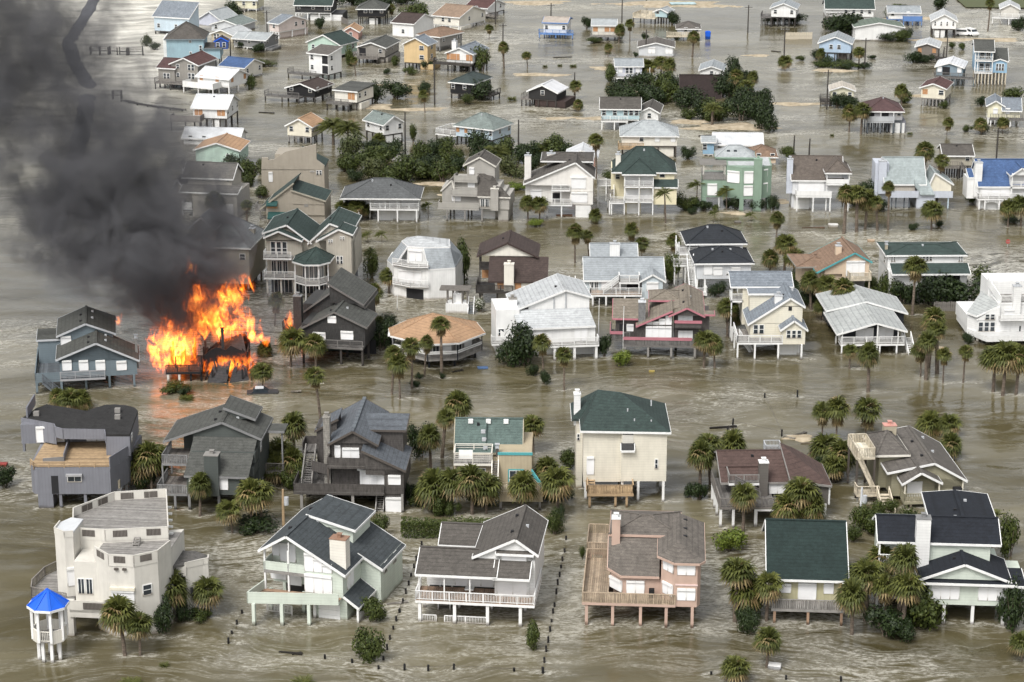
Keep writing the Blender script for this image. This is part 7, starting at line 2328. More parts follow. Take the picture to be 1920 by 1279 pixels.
palm('sabal',26.61,214.18,4.44,2.57,8)
palm('sabal',23.07,210.36,3.05,3.08)
palm('sabal',36.74,222.47,6.33,3.81)
palm('sabal',38.71,225.98,7.05,3.86)
palm('sabal',40.44,229.59,7.13,3.91)
palm('sabal',42.11,222.47,7.28,3.46)
palm('sabal',41.98,224.15,9.43,3.25)
palm('sabal',53.68,215.74,3.41,2.81)
palm('sabal',23.74,265.34,6.71,3.64)
palm('sabal',25.41,269.18,6.79,3.69)
palm('sabal',28.98,276.53,3.95,3.64)
palm('sabal',27.94,252.5,6.11,3.48)
palm('sabal',33.22,253.54,4.53,3.76)
palm('sabal',34.88,253.89,6.28,4.02)
palm('sabal',36.44,253.89,4.4,3.63)
palm('sabal',40.98,275.72,4.01,4.19)
palm('sabal',42.51,271.72,4.56,4)
palm('sabal',41.13,269.18,3.87,3.83)
palm('sabal',56.77,288.38,2.77,3.34)
palm('sabal',59.22,287.07,3.22,3.62)
palm('sabal',57.92,278.58,3.22,3.1)
palm('sabal',-36.03,307.97,3.9,3.24)
palm('sabal',-37.36,323.5,2.2,2.74)
palm('sabal',-32.98,318.17,6.09,4.45)
palm('sabal',-29.16,317.12,5.32,3.64)
palm('sabal',-20.49,358.62,4.33,3.19)
palm('sabal',-20.64,334.67,2.78,2.83)
palm('sabal',28.57,317.64,6,3.65)
palm('sabal',30.15,317.64,5,3.17)
palm('sabal',33.52,333.52,6.42,3.82)
palm('sabal',35.18,336.99,3.93,3.02)
palm('sabal',46.72,371.45,6.84,4.03)
palm('sabal',44.25,371.45,4.18,3.66)
palm('sabal',48.24,370.41,4.74,3.65)
palm('sabal',48.44,349.05,6.12,3.46)
palm('sabal',51,347.5,6.01,3.62)
palm('sabal',52.6,342.92,6.65,3.74)
palm('sabal',49.36,342.92,3.55,3.23)
palm('sabal',51.27,306.25,7.03,3.22)
palm('sabal',50.08,317.12,3.91,2.38)
palm('sabal',61.9,317.64,9.33,3.33)
palm('sabal',62.77,315.05,8.11,3.15)
palm('sabal',60.58,311.98,7.38,3.28)
palm('sabal',70.26,304.54,7.8,4.58)
palm('sabal',72.27,305.03,7.25,4.28)
palm('sabal',69.24,306.25,6.87,3.84)
palm('sabal',73.64,317.64,3.75,3.49)
palm('sabal',-59.68,415.61,3.14,2.85)
palm('sabal',-55.37,409.67,5.17,3.41)
palm('sabal',-48.93,401.46,5.89,2.36)
palm('sabal',-62.73,461.07,3.21,2.46)
palm('sabal',-29.51,408.42,4.12,3)
palm('sabal',-27.79,409.67,3.51,3.01)
palm('sabal',-32.1,409.67,3.72,2.81)
palm('sabal',3.01,409.67,4.55,3.01)
palm('sabal',5.22,409.67,4.34,3.21)
palm('sabal',60.89,399.05,8.89,3.52)
palm('sabal',63.42,400.25,9.11,4.32)
palm('sabal',65.29,402.26,7.32,3.55)
palm('sabal',67.43,401.46,6.8,3.15)
palm('sabal',80.29,427.07,10.93,3.55)
palm('sabal',77.38,401.46,5.79,4.33)
palm('sabal',92.15,404.3,5.11,3.57)
palm('sabal',94.53,404.3,5.82,3.96)
palm('sabal',75.1,490.96,6.07,4.04)
palm('sabal',77.37,488.63,7.13,4.02)
palm('sabal',91.16,517.5,5.73,3.25)
palm('sabal',-39.53,561.63,4.94,2.43)
palm('sabal',-2.06,572.43,6.7,3.02)
palm('sabal',3.99,574,4.2,2.75)
palm('sabal',29.23,610.83,5.04,2.92)
palm('sabal',25.46,590.2,3.44,2.55)
palm('sabal',47.68,588.54,7.16,3.67)
palm('sabal',89.3,572.43,5.58,3.3)
palm('sabal',80.03,577.17,4.22,3.05)
palm('sabal',69.98,569.3,3.75,3.55)
palm('sabal',104.1,488.63,3.62,3.08)
palm('sabal',109.08,489.79,3.87,3.56)
palm('sabal',-28.14,467.41,4.41,2.95)
palm('sabal',15.09,530.78,4.56,3.33)
palm('sabal',15.55,515.56,2.54,2.49)
palm('sabal',37.4,555.64,6.11,4.01)
palm('sabal',38.67,544.72,7.33,3.93)
palm('sabal',34.06,555.64,5.16,4.54)
palm('sabal',53.39,527.4,7.51,4.07)
palm('sabal',55.6,524.06,5.79,3.54)
palm('sabal',58.62,541.17,4.64,3.39)
palm('fan',-26.24,291.04,8.84,3.23)
palm('fan',-21.79,342.92,5.77,2.89)
palm('fan',-17.23,305.51,7.26,3.22)
palm('fan',-15.97,303.09,6.41,2.89)
palm('fan',-14.5,307.97,7.63,3.09)
palm('fan',-12.86,313.5,6.43,2.67)
palm('fan',-10.34,312.99,9.21,2.82)
palm('fan',4.68,311.98,6.89,2.97)
palm('fan',7.54,306.98,6.32,2.62)
palm('fan',11,378.56,6.75,3.17)
palm('fan',13.5,380.74,5.43,2.81)
palm('fan',21.55,393.54,3.19,2.71)
palm('fan',22.86,382.2,3.7,2.82)
palm('fan',28.87,384.8,3.42,2.65)
palm('fan',41.94,286.2,5.21,3.32)
palm('fan',43.71,284.9,6.26,3.88)
palm('fan',48.06,287.5,5.22,3.91)
palm('fan',47.58,391.23,5.96,2.88)
palm('fan',64.25,345.35,9.64,3.77)
palm('fan',62.8,310.46,5.39,2.33)
palm('fan',65.75,310.46,5.97,2.64)
palm('fan',60.06,313.5,5.27,2.67)
palm('fan',17.1,444.43,9.43,3.68)
palm('fan',15.56,407.17,2.47,2.59)
palm('fan',82.35,423.48,9.79,3.1)
palm('fan',69.4,401.46,9.14,2.76)
palm('fan',48.1,395.89,4.81,2.92)
palm('fan',-20.19,512.99,5.3,2.48)
palm('fan',-35.11,654.45,4.42,2.81)
palm('fan',-17.02,648.43,4.38,2.48)
palm('fan',-6.35,618.01,4.34,2.96)
palm('fan',32.47,614.4,5.96,2.64)
palm('fan',134.82,632.87,9.18,3.33)
palm('fan',96.2,487.46,3.86,2.36)
palm('fan',40.6,223.87,6.36,3.25)
palm('fan',-37.51,339.34,5.45,3.2)
palm('date',-38.76,477.24,7.1,6.71)
palm('date',-35.48,475.02,7.07,7.14)
palm('date',-3.35,459.51,4.92,6.25)
palm('date',6.96,462.12,4.83,6.74)
palm('date',45.22,498.71,6.15,4.82)
palm('queen',28.73,407.17,7.5,3.99)
palm('queen',35.28,418.2,6.52,4.29)
palm('queen',40.95,416.47,5.35,3.67)
palm('queen',37.7,407.17,3.08,2.59)
palm('queen',44.77,408,2.47,2.6)
palm('queen',59.24,254.41,2.45,2.6)
palm('queen',-24.25,375.69,4.03,3.33)
palm('queen',-26.02,392.38,2.49,2.31)
palm('queen',-23.52,392.38,2.69,2.7)
palm('queen',-15.81,411.35,3.73,3.02)
palm('queen',28.92,414.75,4.18,3.45)
palm('queen',-16.39,419.07,1.58,2.46)
shrub('dark',-37.58,222.89,3.68,4.42)
shrub('dark',-35.98,225.97,2.33,2.56)
shrub('mid',-34.16,226.4,2.8,1.41)
shrub('dark',-64.58,267.55,4.19,2.89)
shrub('dark',-30.99,252.51,5.77,2.21)
shrub('dark',-12.37,279.44,4.22,4.94)
shrub('dark',-12.66,261.73,2.26,3.42)
shrub('mid',5.15,251.55,2.57,3.32)
shrub('mid',7.3,274.18,2.91,2.95)
shrub('mid',8.25,243.75,1,1.62)
shrub('mid',-15.27,226.89,4.44,2.81)
shrub('mid',-15.21,216.43,4.48,3.96)
shrub('mid',-16.03,250.64,2.94,3.17)
shrub('mid',2.27,218.84,2.38,3.37)
shrub('lime',25.71,246.4,4.4,3.13)
shrub('dark',25.69,222.54,2.53,3.29)
shrub('mid',44.52,224.45,7.49,5.57)
shrub('dark',40.36,222.13,5.72,3.9)
shrub('dark',42.42,220.76,3.42,2.51)
shrub('dark',54.43,223.86,3.7,6.34)
shrub('mid',58.46,244.5,3.5,5.68)
shrub('mid',44.43,251.78,4.48,3.04)
shrub('mid',47.88,253.16,4.51,2.77)
shrub('mid',42.32,252.77,3.22,3.47)
shrub('mid',40.82,249.17,2.54,2.06)
shrub('dark',-19.95,326.64,5.03,4.92)
shrub('dark',-20.52,332.49,4.12,3.45)
shrub('mid',-23.85,368.81,2.72,5.09)
shrub('mid',-8.29,364.77,3.95,8.02)
shrub('flower',-5.17,347.45,2.92,2.51)
shrub('dark',-13.52,312.4,1.41,.98)
shrub('dark',-10.25,312.61,1.25,.99)
shrub('dark',-14.07,308.53,1.85,1.14)
shrub('dark',1.99,319.31,7.29,6.65)
shrub('dark',0,319.07,4.76,4.16)
shrub('dark',4.66,310.16,2.32,2.28)
shrub('dark',3.14,313.7,2.35,2.14)
shrub('dark',13.95,323.29,2.9,4.05)
shrub('lime',16.33,318.83,3.97,2.5)
shrub('mid',26.69,363.71,3.76,5.58)
shrub('dark',33.97,356.53,3.87,2.74)
shrub('dark',47.92,351.65,3.47,3.62)
shrub('mid',48.48,363.26,4.47,3.71)
shrub('mid',61.77,353.75,5.23,5.08)
shrub('dark',68.07,352.16,8.32,5.95)
shrub('dark',73.33,352.27,8.66,5.59)
shrub('mid',79.98,361.4,7.11,3.69)
shrub('dark',63.69,352.17,5.21,4.52)
shrub('dark',70.22,329.74,2.46,1.89)
shrub('dark',-56.78,448.51,5.44,4.46)
shrub('mid',-52.46,439.16,6.4,5.47)
shrub('mid',-52.4,424.72,4.14,2.55)
shrub('mid',-48.44,306.63,5.35,1.45)
shrub('dark',-47.01,304.73,3.05,1.45)
shrub('mid',-32.78,448.84,6.53,4.46)
shrub('mid',-28.81,455.51,8.81,5.19)
shrub('dark',-25.37,464.14,6.74,4.6)
shrub('mid',-21.57,442.51,9.64,5.5)
shrub('mid',-18.95,458.6,5.55,5.01)
shrub('dark',-17.48,448.84,6.53,4.46)
shrub('mid',-13.99,441.54,6.43,4.84)
shrub('mid',-12.2,456.24,6.19,4.98)
shrub('olive',-8.73,448.51,5.44,3.35)
shrub('mid',-24.62,439.16,6.4,3.94)
shrub('mid',-21.53,480.18,2.32,4.04)
shrub('dark',-5.64,464.14,6.74,4.14)
shrub('mid',-1.13,464.14,6.74,5.29)
shrub('dark',2.79,458.93,6.66,5.23)
shrub('mid',9.03,464.48,7.86,5.06)
shrub('dark',11.22,461.52,6.7,4.12)
shrub('olive',0,446.38,6.49,4.44)
shrub('mid',-6.61,453.17,4.4,3.83)
shrub('lime',.85,434.88,4.65,1.52)
shrub('lime',4.46,404.67,3.96,1.33)
shrub('mid',20.37,439.79,5.34,2.63)
shrub('dark',37.14,463.26,3.82,2.99)
shrub('mid',33.67,417.13,5.08,3.56)
shrub('dark',36.71,416.83,4.07,2.3)
shrub('dark',42.91,417.69,4.07,2.73)
shrub('dark',50.07,417.82,3.06,3.15)
shrub('mid',58.54,463.47,4.49,2.99)
shrub('dark',68.19,422.75,4.94,5.51)
shrub('dark',74.2,401.82,2.56,1.42)
shrub('dark',79.19,403.79,2.37,1.43)
shrub('mid',88.74,422.19,3.09,2.75)
shrub('dark',93.86,407.54,3.98,1.23)
shrub('dark',27.27,513.31,7.4,3.27)
shrub('dark',32.8,523.02,7.54,5.12)
shrub('mid',36.78,525.95,6.32,5.66)
shrub('dark',41.42,520.12,8.74,5.09)
shrub('dark',44.11,507.02,7.32,4.98)
shrub('mid',47.51,503.93,7.28,5.44)
shrub('dark',53.92,513.31,7.4,7.55)
shrub('dark',55.64,494.52,5.96,7.3)
shrub('dark',57.1,491.43,5.45,6.05)
shrub('dark',57.02,513.31,7.4,6.29)
shrub('mid',40.37,506.29,4.88,2.99)
shrub('dark',26.47,522.64,6.28,4.35)
shrub('mid',24.61,553.31,4.51,4.59)
shrub('dark',31.59,547.08,7.86,4)
shrub('dark',52.02,533.08,7.67,6.51)
shrub('dark',-32.43,527.58,5.07,5.42)
shrub('dark',-27.91,531.27,8.41,4.93)
shrub('dark',-7.03,530.45,10.17,4.66)
shrub('dark',-10.32,535.74,5.15,3.4)
shrub('mid',-7.51,568.62,5.45,6.91)
shrub('dark',-21.92,570.78,4.92,2.78)
shrub('olive',-63.4,574.24,6.04,1.95)
shrub('mid',-63.97,542.34,3.91,3.98)
shrub('dark',-80.91,652.29,6.21,6.28)
shrub('dark',-58.39,662,4.72,4.78)
shrub('dark',-54.74,636.83,3.64,4)
shrub('mid',-28.05,653.22,9.31,5.65)
shrub('dark',-42.22,682.08,8.09,3.6)
shrub('dark',-32.6,684.76,9.74,3.94)
shrub('dark',-55,679.3,9.66,3.91)
shrub('mid',-42.16,576.03,4.14,5.6)
shrub('dark',21.29,636.83,3.64,4)
shrub('dark',24.5,621.17,4.45,3.6)
shrub('mid',22.71,612.41,5.26,1.48)
shrub('dark',46.12,644.07,5.21,4.35)
shrub('dark',94.22,625.68,13.37,7.53)
shrub('dark',92.07,631.8,9.02,5.48)
shrub('mid',107.35,614.81,7.33,3.27)
shrub('dark',103.15,616.16,5.88,2.38)
shrub('dark',109.28,617.53,4.42,3.28)
shrub('mid',80.66,574.49,6.87,1.67)
shrub('mid',86.01,573.33,8.22,1.95)
shrub('dark',80.12,586.35,3.65,2.56)
shrub('dark',81.92,647.77,7.7,2.81)
shrub('dark',75.68,647.3,6.16,2.49)
shrub('dark',78.95,519.37,6.24,3.82)
shrub('dark',76.39,518.99,4.99,3.82)
shrub('mid',93.19,525.8,5.81,3.09)
shrub('mid',119.06,602.85,2.59,1.75)
shrub('mid',121.64,601.21,2.87,2.04)
shrub('dark',105.15,580.6,6.11,3.66)
shrub('dark',107.9,580.44,5.55,2.54)
shrub('dark',128.28,673.16,7.03,4.2)
shrub('dark',104.56,490.86,3.56,2.42)
shrub('mid',119.29,529.3,6.36,3.37)
shrub('dark',143.59,632.79,6.03,4.58)
shrub('mid',-99.43,606.5,3.19,3.53)
shrub('dark',-96.36,600.61,3.73,2.04)
shrub('dark',90.66,572.26,4.66,1.67)
shrub('dark',-60.42,632.33,4.52,3.66)
shrub('dark',-29.91,468.44,5.21,3.02)
shrub('olive',-26.99,441.25,3.86,2.86)
shrub('dark',-28.74,466,4.18,3.81)
shrub('mid',-34.51,451.73,4.6,2.81)
shrub('mid',-27.07,452.19,6.14,3.48)
shrub('dark',-19.21,450.96,5.36,3.36)
shrub('olive',-27.3,442.95,6.34,5.4)
shrub('dark',-16.95,461.94,6.37,4.46)
shrub('mid',-19.58,457.72,4.33,2.73)
shrub('mid',-14.69,469.05,5.45,3.95)
shrub('dark',-17.95,449.61,4.15,2.35)
shrub('dark',-11.11,451.9,5.15,3.48)
shrub('mid',-15.82,461.74,5.7,3.32)
shrub('olive',-34.42,464.56,6.41,5.52)
shrub('dark',-31.4,442.92,4.63,2.54)
shrub('mid',-16.57,444.53,6.79,3.65)
shrub('mid',9.52,460.97,6.58,5.25)
shrub('dark',-5.99,455.76,6.29,3.73)
shrub('dark',-6.93,467.65,6.11,5.67)
shrub('dark',4.92,459.78,4.35,2.51)
shrub('dark',-6.38,452.46,5.37,4.16)
shrub('dark',4.33,456.28,4.65,2.72)
shrub('dark',3.95,451.33,4.93,3.48)
shrub('dark',-2.46,460.16,3.9,2.74)
shrub('dark',6.6,460.33,4.46,2.4)
shrub('dark',31.93,527.65,5.33,3.74)
shrub('dark',32.12,524.38,7.68,5.77)
shrub('dark',56.37,509.45,7.11,5.12)
shrub('dark',25.54,529.69,7.63,5.05)
shrub('mid',46.22,503.1,6.54,4.82)
shrub('mid',46.61,507.68,5.38,4.74)
shrub('dark',58.67,508.05,4.53,3.74)
shrub('mid',54.97,507.87,5.99,4.86)
shrub('dark',59.52,528.77,4.58,2.46)
shrub('dark',52.26,503.97,7.4,6.43)
shrub('dark',52.2,517.46,6.35,3.55)
shrub('dark',50.57,534.14,6.67,5.09)
shrub('dark',26.99,522.91,7.16,4.73)
shrub('mid',36.32,536.63,8.11,5.5)
shrub('mid',53.36,524.36,5.42,4.62)
shrub('dark',38.52,536.59,7.98,5.76)
shrub('dark',53.77,527.29,6.33,7.09)
shrub('dark',55.33,551.67,6.35,6.72)
shrub('dark',53.67,538.29,6.72,5.26)
shrub('dark',53.25,537.98,5.68,6.05)
shrub('dark',56.37,542.03,5.2,6.35)
shrub('mid',58.92,350.71,3.47,3.16)
shrub('mid',52.03,345.51,3.59,2.4)
shrub('dark',56.85,347.89,3.35,2.33)
shrub('dark',48.77,351.49,3.99,2.35)
shrub('dark',47.46,360.09,3.82,2.49)
shrub('mid',59.51,359.08,3.72,2.94)
shrub('dark',47.05,355.27,3.94,2.64)
shrub('mid',51.61,359.79,3.9,2.12)
shrub('mid',-49.37,427.45,4.27,2.57)
shrub('mid',-52.8,437.48,3.94,3.28)
shrub('olive',-51.6,449.11,4.14,3.69)
shrub('olive',-54.12,428.74,4.07,2.79)
shrub('dark',-42.38,673.97,9.75,4.36)
shrub('dark',-39.03,680.19,9.03,5.22)
shrub('dark',-48.12,682.81,10.52,4.91)
shrub('dark',-43.45,686.2,10.89,5.75)
shrub('dark',-42.67,684.1,11.18,4.42)
shrub('mid',114.94,669.12,4.14,2.41)
shrub('dark',115.44,665.4,5.69,2.72)
shrub('dark',103.58,670.99,6.85,3.71)
shrub('mid',112.88,661.35,5.97,2.54)
shrub('mid',101.79,657.8,4.38,1.9)
shrub('dark',-68.1,597.32,4.14,2.61)
shrub('olive',-65.44,575.32,4.41,1.96)
shrub('dark',-73.74,604.02,3.61,2.49)
shrub('mid',-75.38,613.03,4.39,2.22)
shrub('mid',44.08,255.84,2.41,1.61)
shrub('mid',46.92,258.9,2.5,1.63)
shrub('mid',45.02,255.56,3.25,3.01)
shrub('dark',44.09,253.35,3.42,2.43)
shrub('mid',-47.89,269.55,2.52,2.04)
shrub('mid',-45.19,272.04,3.03,2.42)
shrub('mid',-47.09,266.63,3.04,2.67)
shrub('dark',-46.18,266.86,3.18,2.89)
shrub('mid',-28.08,266.89,3.24,3.11)
shrub('mid',-30.22,274.15,3.46,2.66)
shrub('dark',-27.22,266.47,2.5,1.73)
shrub('dark',-28.97,273.38,2.9,1.69)
shrub('dark',-30.64,272.07,3.78,2.13)
shrub('mid',-4.52,261.14,2.72,2.35)
shrub('mid',-3.25,260.65,2.91,2.13)
shrub('mid',-10.05,259.42,2.44,2.26)
shrub('mid',-8.7,258.45,3.41,2.89)
shrub('mid',-8.58,261.24,3.05,2.84)
shrub('mid',-8.95,257.93,2.88,2.75)
shrub('mid',-7.5,257.86,2.62,2.04)
shrub('mid',-11.63,260.79,2.78,1.7)
shrub('dark',6.22,262.75,3.2,2.57)
shrub('dark',5.81,255.64,2.34,2.17)
shrub('mid',5.01,262.35,2.46,2)
shrub('dark',3.61,262.59,2.67,1.64)
shrub('dark',30.06,271.17,2.74,2.56)
shrub('dark',22.44,264.13,2.21,1.94)
shrub('mid',28.22,266.24,2.36,1.88)
shrub('dark',27.66,265.31,3.03,1.94)
shrub('dark',23.44,263.1,3.14,2.65)
shrub('dark',25.74,225.35,3.08,1.91)
shrub('mid',26.06,230.92,2.97,2.27)
shrub('dark',26.26,228.84,2.83,2.51)
shrub('dark',25.44,230.66,2.61,1.88)
shrub('dark',43.06,232.41,3.52,3.39)
shrub('dark',39.38,233.05,4.19,2.41)
shrub('dark',38.87,233.68,3.78,3.6)
shrub('mid',42.48,237.46,3.23,2.91)
shrub('mid',42.61,232.62,2.75,1.76)
shrub('dark',43.35,231.64,2.92,2.41)
shrub('mid',38.84,236.79,3.04,2.38)
shrub('dark',40.56,271.45,3.02,2.56)
shrub('dark',40.22,273.09,3.24,2.58)
shrub('mid',40.43,271.52,2.61,1.98)
shrub('mid',41.13,270.57,3.35,2.19)
shrub('dark',-21.06,334.6,3.57,2.77)
shrub('dark',-18.93,335.27,3.91,3.47)
shrub('dark',-19.55,326.83,2.92,2.3)
shrub('dark',-21.94,329.9,3.93,3.25)
shrub('dark',34.3,414.68,2.63,1.36)
shrub('dark',34.7,417.2,3.87,2.41)
shrub('dark',46.83,417.14,3.66,2.62)
shrub('mid',38.67,417.2,2.44,1.15)
shrub('dark',41.45,419.59,3.17,1.68)
shrub('dark',69.78,416.43,4.16,3.34)
shrub('dark',69.57,421.69,2.88,2.54)
shrub('mid',66.74,418.59,2.76,2.21)
shrub('dark',67.91,418.87,3.68,2.1)
shrub('mid',66.31,421.25,2.88,2.11)
shrub('olive',-27.24,417.04,3.36,2.72)
shrub('mid',-31.59,410.9,2.71,1.96)
shrub('dark',-29.08,415.66,3.04,2.19)
shrub('dark',-28.2,416.21,3.45,3.14)
shrub('olive',-24.28,413.35,2.42,1.87)
shrub('olive',-30.6,411.14,3.51,2.69)
shrub('mid',29.9,619.12,3.69,2.4)
shrub('dark',38.71,582.71,2.37,1.27)
shrub('dark',32.17,567.64,2.18,1.52)
shrub('dark',32.8,590.01,2.12,1.43)
shrub('mid',45.32,617.31,3.68,2.69)
shrub('mid',36.44,611.66,2.78,1.48)
shrub('dark',25.76,570.7,2.05,1.11)
shrub('dark',36.65,618.08,3.25,1.94)
shrub('dark',94.99,586.13,2.95,1.28)
shrub('mid',79.65,574.2,3.3,1.82)
shrub('dark',85.18,580.28,2.36,1.13)
shrub('mid',82.3,590.05,2.26,1)
shrub('mid',75.58,583.69,2.93,1.56)
shrub('dark',85.94,570.98,3.01,1.95)
shrub('dark',80.7,585.4,3.22,2.13)
shrub('dark',81.54,575.95,3.86,2.8)
shrub('dark',-31.83,563.84,2.3,1.65)
shrub('mid',-11.93,571.07,3.28,2.22)
shrub('dark',-21.01,542.11,3.13,2.52)
shrub('mid',-25.83,562.85,4.05,2.33)
shrub('mid',-30.44,576.62,3.45,2.66)
shrub('mid',-10.49,523.91,3.91,2.44)
shrub('dark',-21.72,536.7,3.74,2.76)
shrub('dark',110.76,521.77,3.39,2.82)
shrub('mid',101.54,491.82,2.85,1.58)
shrub('mid',101.43,518.32,2.75,1.91)
shrub('mid',102.19,531.43,2.17,1.17)
shrub('dark',112.76,522.36,3.14,2.18)
rosette(-36.41, 214.44, .78, 1.23)
rosette(-39.21, 209.98, 1.65, 1.58)
rosette(-21.51, 210.11, 1.65, 1.95)
rosette(0, 528.75, 1.66, 2.08)
rosette(88.25, 488.63, .95, 1.21)
rosette(15.86, 574.79, 1.38, 1.4)
rosette(12.43, 575.58, .97, 1.26)
rosette(8.54, 574, .96, 1.4)
rosette(25.66, 595.23, 1.28, 1.74)
rosette(-46.38, 303.09, 1.52, 1.28)
rosette(70.74, 486.89, .71, 1.2)
hedge(-13.31, -0.77, 251.09, 2.2, 2.4, 'long clipped green hedge behind the white wraparound-porch house')

# ------------------------------------------------------------------ poles, fences, flotsam, beach
def utility_pole(x, y, h, label, arm=True, can=False, mat='pile.darkwood', r=.17):
    o = empty('utility_pole', x, y)
    tag(o, label, 'utility pole', 'utility poles')
    MB().tube([(0, 0, -2), (0, 0, h * .5), (.05, 0, h)], [r * 1.15, r, r * .75], 8).build('shaft', mat, o)
    if arm:
        MB().box(-1.1, 1.1, -.3, -.17, h - .7, h - .55).build('crossarm', mat, o)
        for k in (-1, -.4, .4, 1):
            MB().tube([(k, -.24, h - .55), (k, -.24, h - .36)], [.06, .04], 6).build('insulator', 'paint.lightgrey', o)
    if can:
        MB().tube([(.42, -.05, h - 2.0), (.42, -.05, h - 1.0)], [.3, .3], 12).build('transformer', 'paint.lightgrey', o)


def post_fence(pts, label, h=.55, mat='pile.black'):
    """stumps of a drowned fence, one part each, and the slack wire between them"""
    cx, cy = sum(p[0] for p in pts) / len(pts), sum(p[1] for p in pts) / len(pts)
    o = empty('drowned_fence', cx, cy)
    tag(o, label, 'fence')
    g = random.Random(len(pts))
    w = MB()
    prev = None
    for x, y in pts:
        k = h * g.uniform(.7, 1.25)
        p = (x - cx, y - cy)
        MB().tube([(p[0], p[1], -1), (p[0] + g.uniform(-.05, .05), p[1], k)], [.13, .12], 7).build('fence_post', mat, o)
        if prev:
            w.bar((prev[0], prev[1], prev[2] * .7), (p[0], p[1], k * .7), .025)
        prev = (p[0], p[1], k)
    w.build('fence_wire', 'paint.umber', o)


def board_fence(p, q, h, label, mat='plank.weathered'):
    o = empty('board_fence', p[0], p[1])
    tag(o, label, 'fence')
    d = Vector((q[0] - p[0], q[1] - p[1], 0))
    n = max(2, int(d.length / .32))
    me = MB().box(-.14, .14, -.02, .02, -1.5, h).mesh('board', [M(mat)])
    for i in range(n):
        b = bpy.data.objects.new('board', me)
        COL.objects.link(b)
        b.parent = o
        b.location = d * ((i + .5) / n) + Vector((0, 0, rnd.uniform(-.06, .06)))
        b.rotation_euler = (0, rnd.uniform(-.015, .015), math.atan2(d.y, d.x))
    t = MB()
    for z in (.3, h - .3):
        t.bar(Vector((0, .06, z)), d + Vector((0, .06, z)), .06, .1)
    t.build('fence_rail', mat, o)


def pier(pts, z, label, rail=True, mat='plank.darkwood'):
    """broken beach walkway on piles"""
    o = empty('beach_walkway', pts[0][0], pts[0][1])
    tag(o, label, 'walkway')
    ox, oy = pts[0]
    for (x0, y0), (x1, y1) in zip(pts, pts[1:]):
        a, b = Vector((x0 - ox, y0 - oy, z)), Vector((x1 - ox, y1 - oy, z))
        d = b - a
        s = d.cross(Vector((0, 0, 1))).normalized() * .7
        n = max(2, int(d.length / .45))
        m = MB()
        for i in range(n):
            c = a + d * ((i + .5) / n)
            m.bar(c - s, c + s, .36, .06)
        m.build('walkway_planks', mat, o)
        k = max(1, round(d.length / 3))
        for i in range(k + 1):
            for sg in (-1, 1):
                c = a + d * (i / k) + s * sg
                MB().box(c.x - .12, c.x + .12, c.y - .12, c.y + .12, -2, z + (1.1 if rail else .1)).build('pile', 'pile.darkwood', o)
        if rail:
            r = MB()
            for sg in (-1, 1):
                for e in (.55, 1.05):
                    r.bar(a + s * sg + Vector((0, 0, e)), b + s * sg + Vector((0, 0, e)), .09)
            r.build('handrail', mat, o)


def flotsam(name, x, y, w, d, h, rot, mat, label, cat, tilt=0.0, lid=None):
    """something afloat: a bevelled hull-like box, part under water"""
    bm = bmesh.new()
    bmesh.ops.create_cube(bm, size=1)
    for v in bm.verts:
        v.co.x *= w * (1 if v.co.z > 0 else .86)
        v.co.y *= d * (1 if v.co.z > 0 else .86)
        v.co.z *= h
    bmesh.ops.bevel(bm, geom=list(bm.edges), offset=min(w, d, h) * .12, segments=2, affect='EDGES')
    me = bpy.data.meshes.new(name)
    bm.to_mesh(me)
    bm.free()
    me.materials.append(M(mat))
    o = bpy.data.objects.new(name, me)
    COL.objects.link(o)
    o.location = (x, y, h * .18)
    o.rotation_euler = (R(tilt), R(tilt * .6), R(rot))
    if lid:
        MB().box(-w * .46, w * .46, -d * .46, d * .46, h * .5, h * .56).build('lid', lid, o)
    tag(o, label, cat)
    return o


def beam(x, y, L, rot, label, r=.14, mat='pile.darkwood', z=.05):
    o = MB().bar((-L / 2, 0, 0), (L / 2, 0, .1), r * 2, r * 1.4).bar((L * .1, -.25, .05), (L * .42, .35, .1), r * 1.4, r).build('floating_timber', mat)
    o.location = (x, y, z)
    o.rotation_euler = (0, 0, R(rot))
    tag(o, label, 'driftwood')


def van(x, y, rot, label):
    o = empty('van', x, y, -.25, rot)
    tag(o, label, 'van')
    bm = bmesh.new()
    prof = [(-2.4, .45), (2.3, .45), (2.45, .8), (2.4, 1.15), (1.5, 1.35), (.9, 2.05), (-2.3, 2.1), (-2.45, 1.2)]
    vs = [[bm.verts.new((px, sy * (.98 if pz < 1.3 else .86), pz)) for px, pz in prof] for sy in (-1, 1)]
    bm.faces.new(vs[0])
    bm.faces.new(vs[1][::-1])
    n = len(prof)
    for i in range(n):
        bm.faces.new((vs[0][i], vs[1][i], vs[1][(i + 1) % n], vs[0][(i + 1) % n]))
    bmesh.ops.recalc_face_normals(bm, faces=bm.faces)
    bmesh.ops.bevel(bm, geom=list(bm.edges), offset=.08, segments=2, affect='EDGES')
    me = bpy.data.meshes.new('body')
    bm.to_mesh(me)
    bm.free()
    me.materials.append(M('paint.white'))
    b = bpy.data.objects.new('body', me)
    COL.objects.link(b)
    b.parent = o
    for sy in (-1, 1):
        MB().box(-2.0, .8, sy * .94 - .02, sy * .94 + .02, 1.35, 1.9).build('side_window', 'glass', o)
        for px in (-1.5, 1.5):
            MB().tube([(px, sy * .82, .35), (px, sy * 1.0, .35)], [.36, .36], 14).build('wheel', 'paint.black', o)
    MB().side(0, 0, .02, [(1.52, -.8, 1.4), (1.52, .8, 1.4), (.95, .76, 2.0), (.95, -.76, 2.0)]).build('windscreen', 'glass', o)
    MB().box(-2.47, -2.42, -.7, .7, 1.35, 1.9).build('rear_window', 'glass', o)


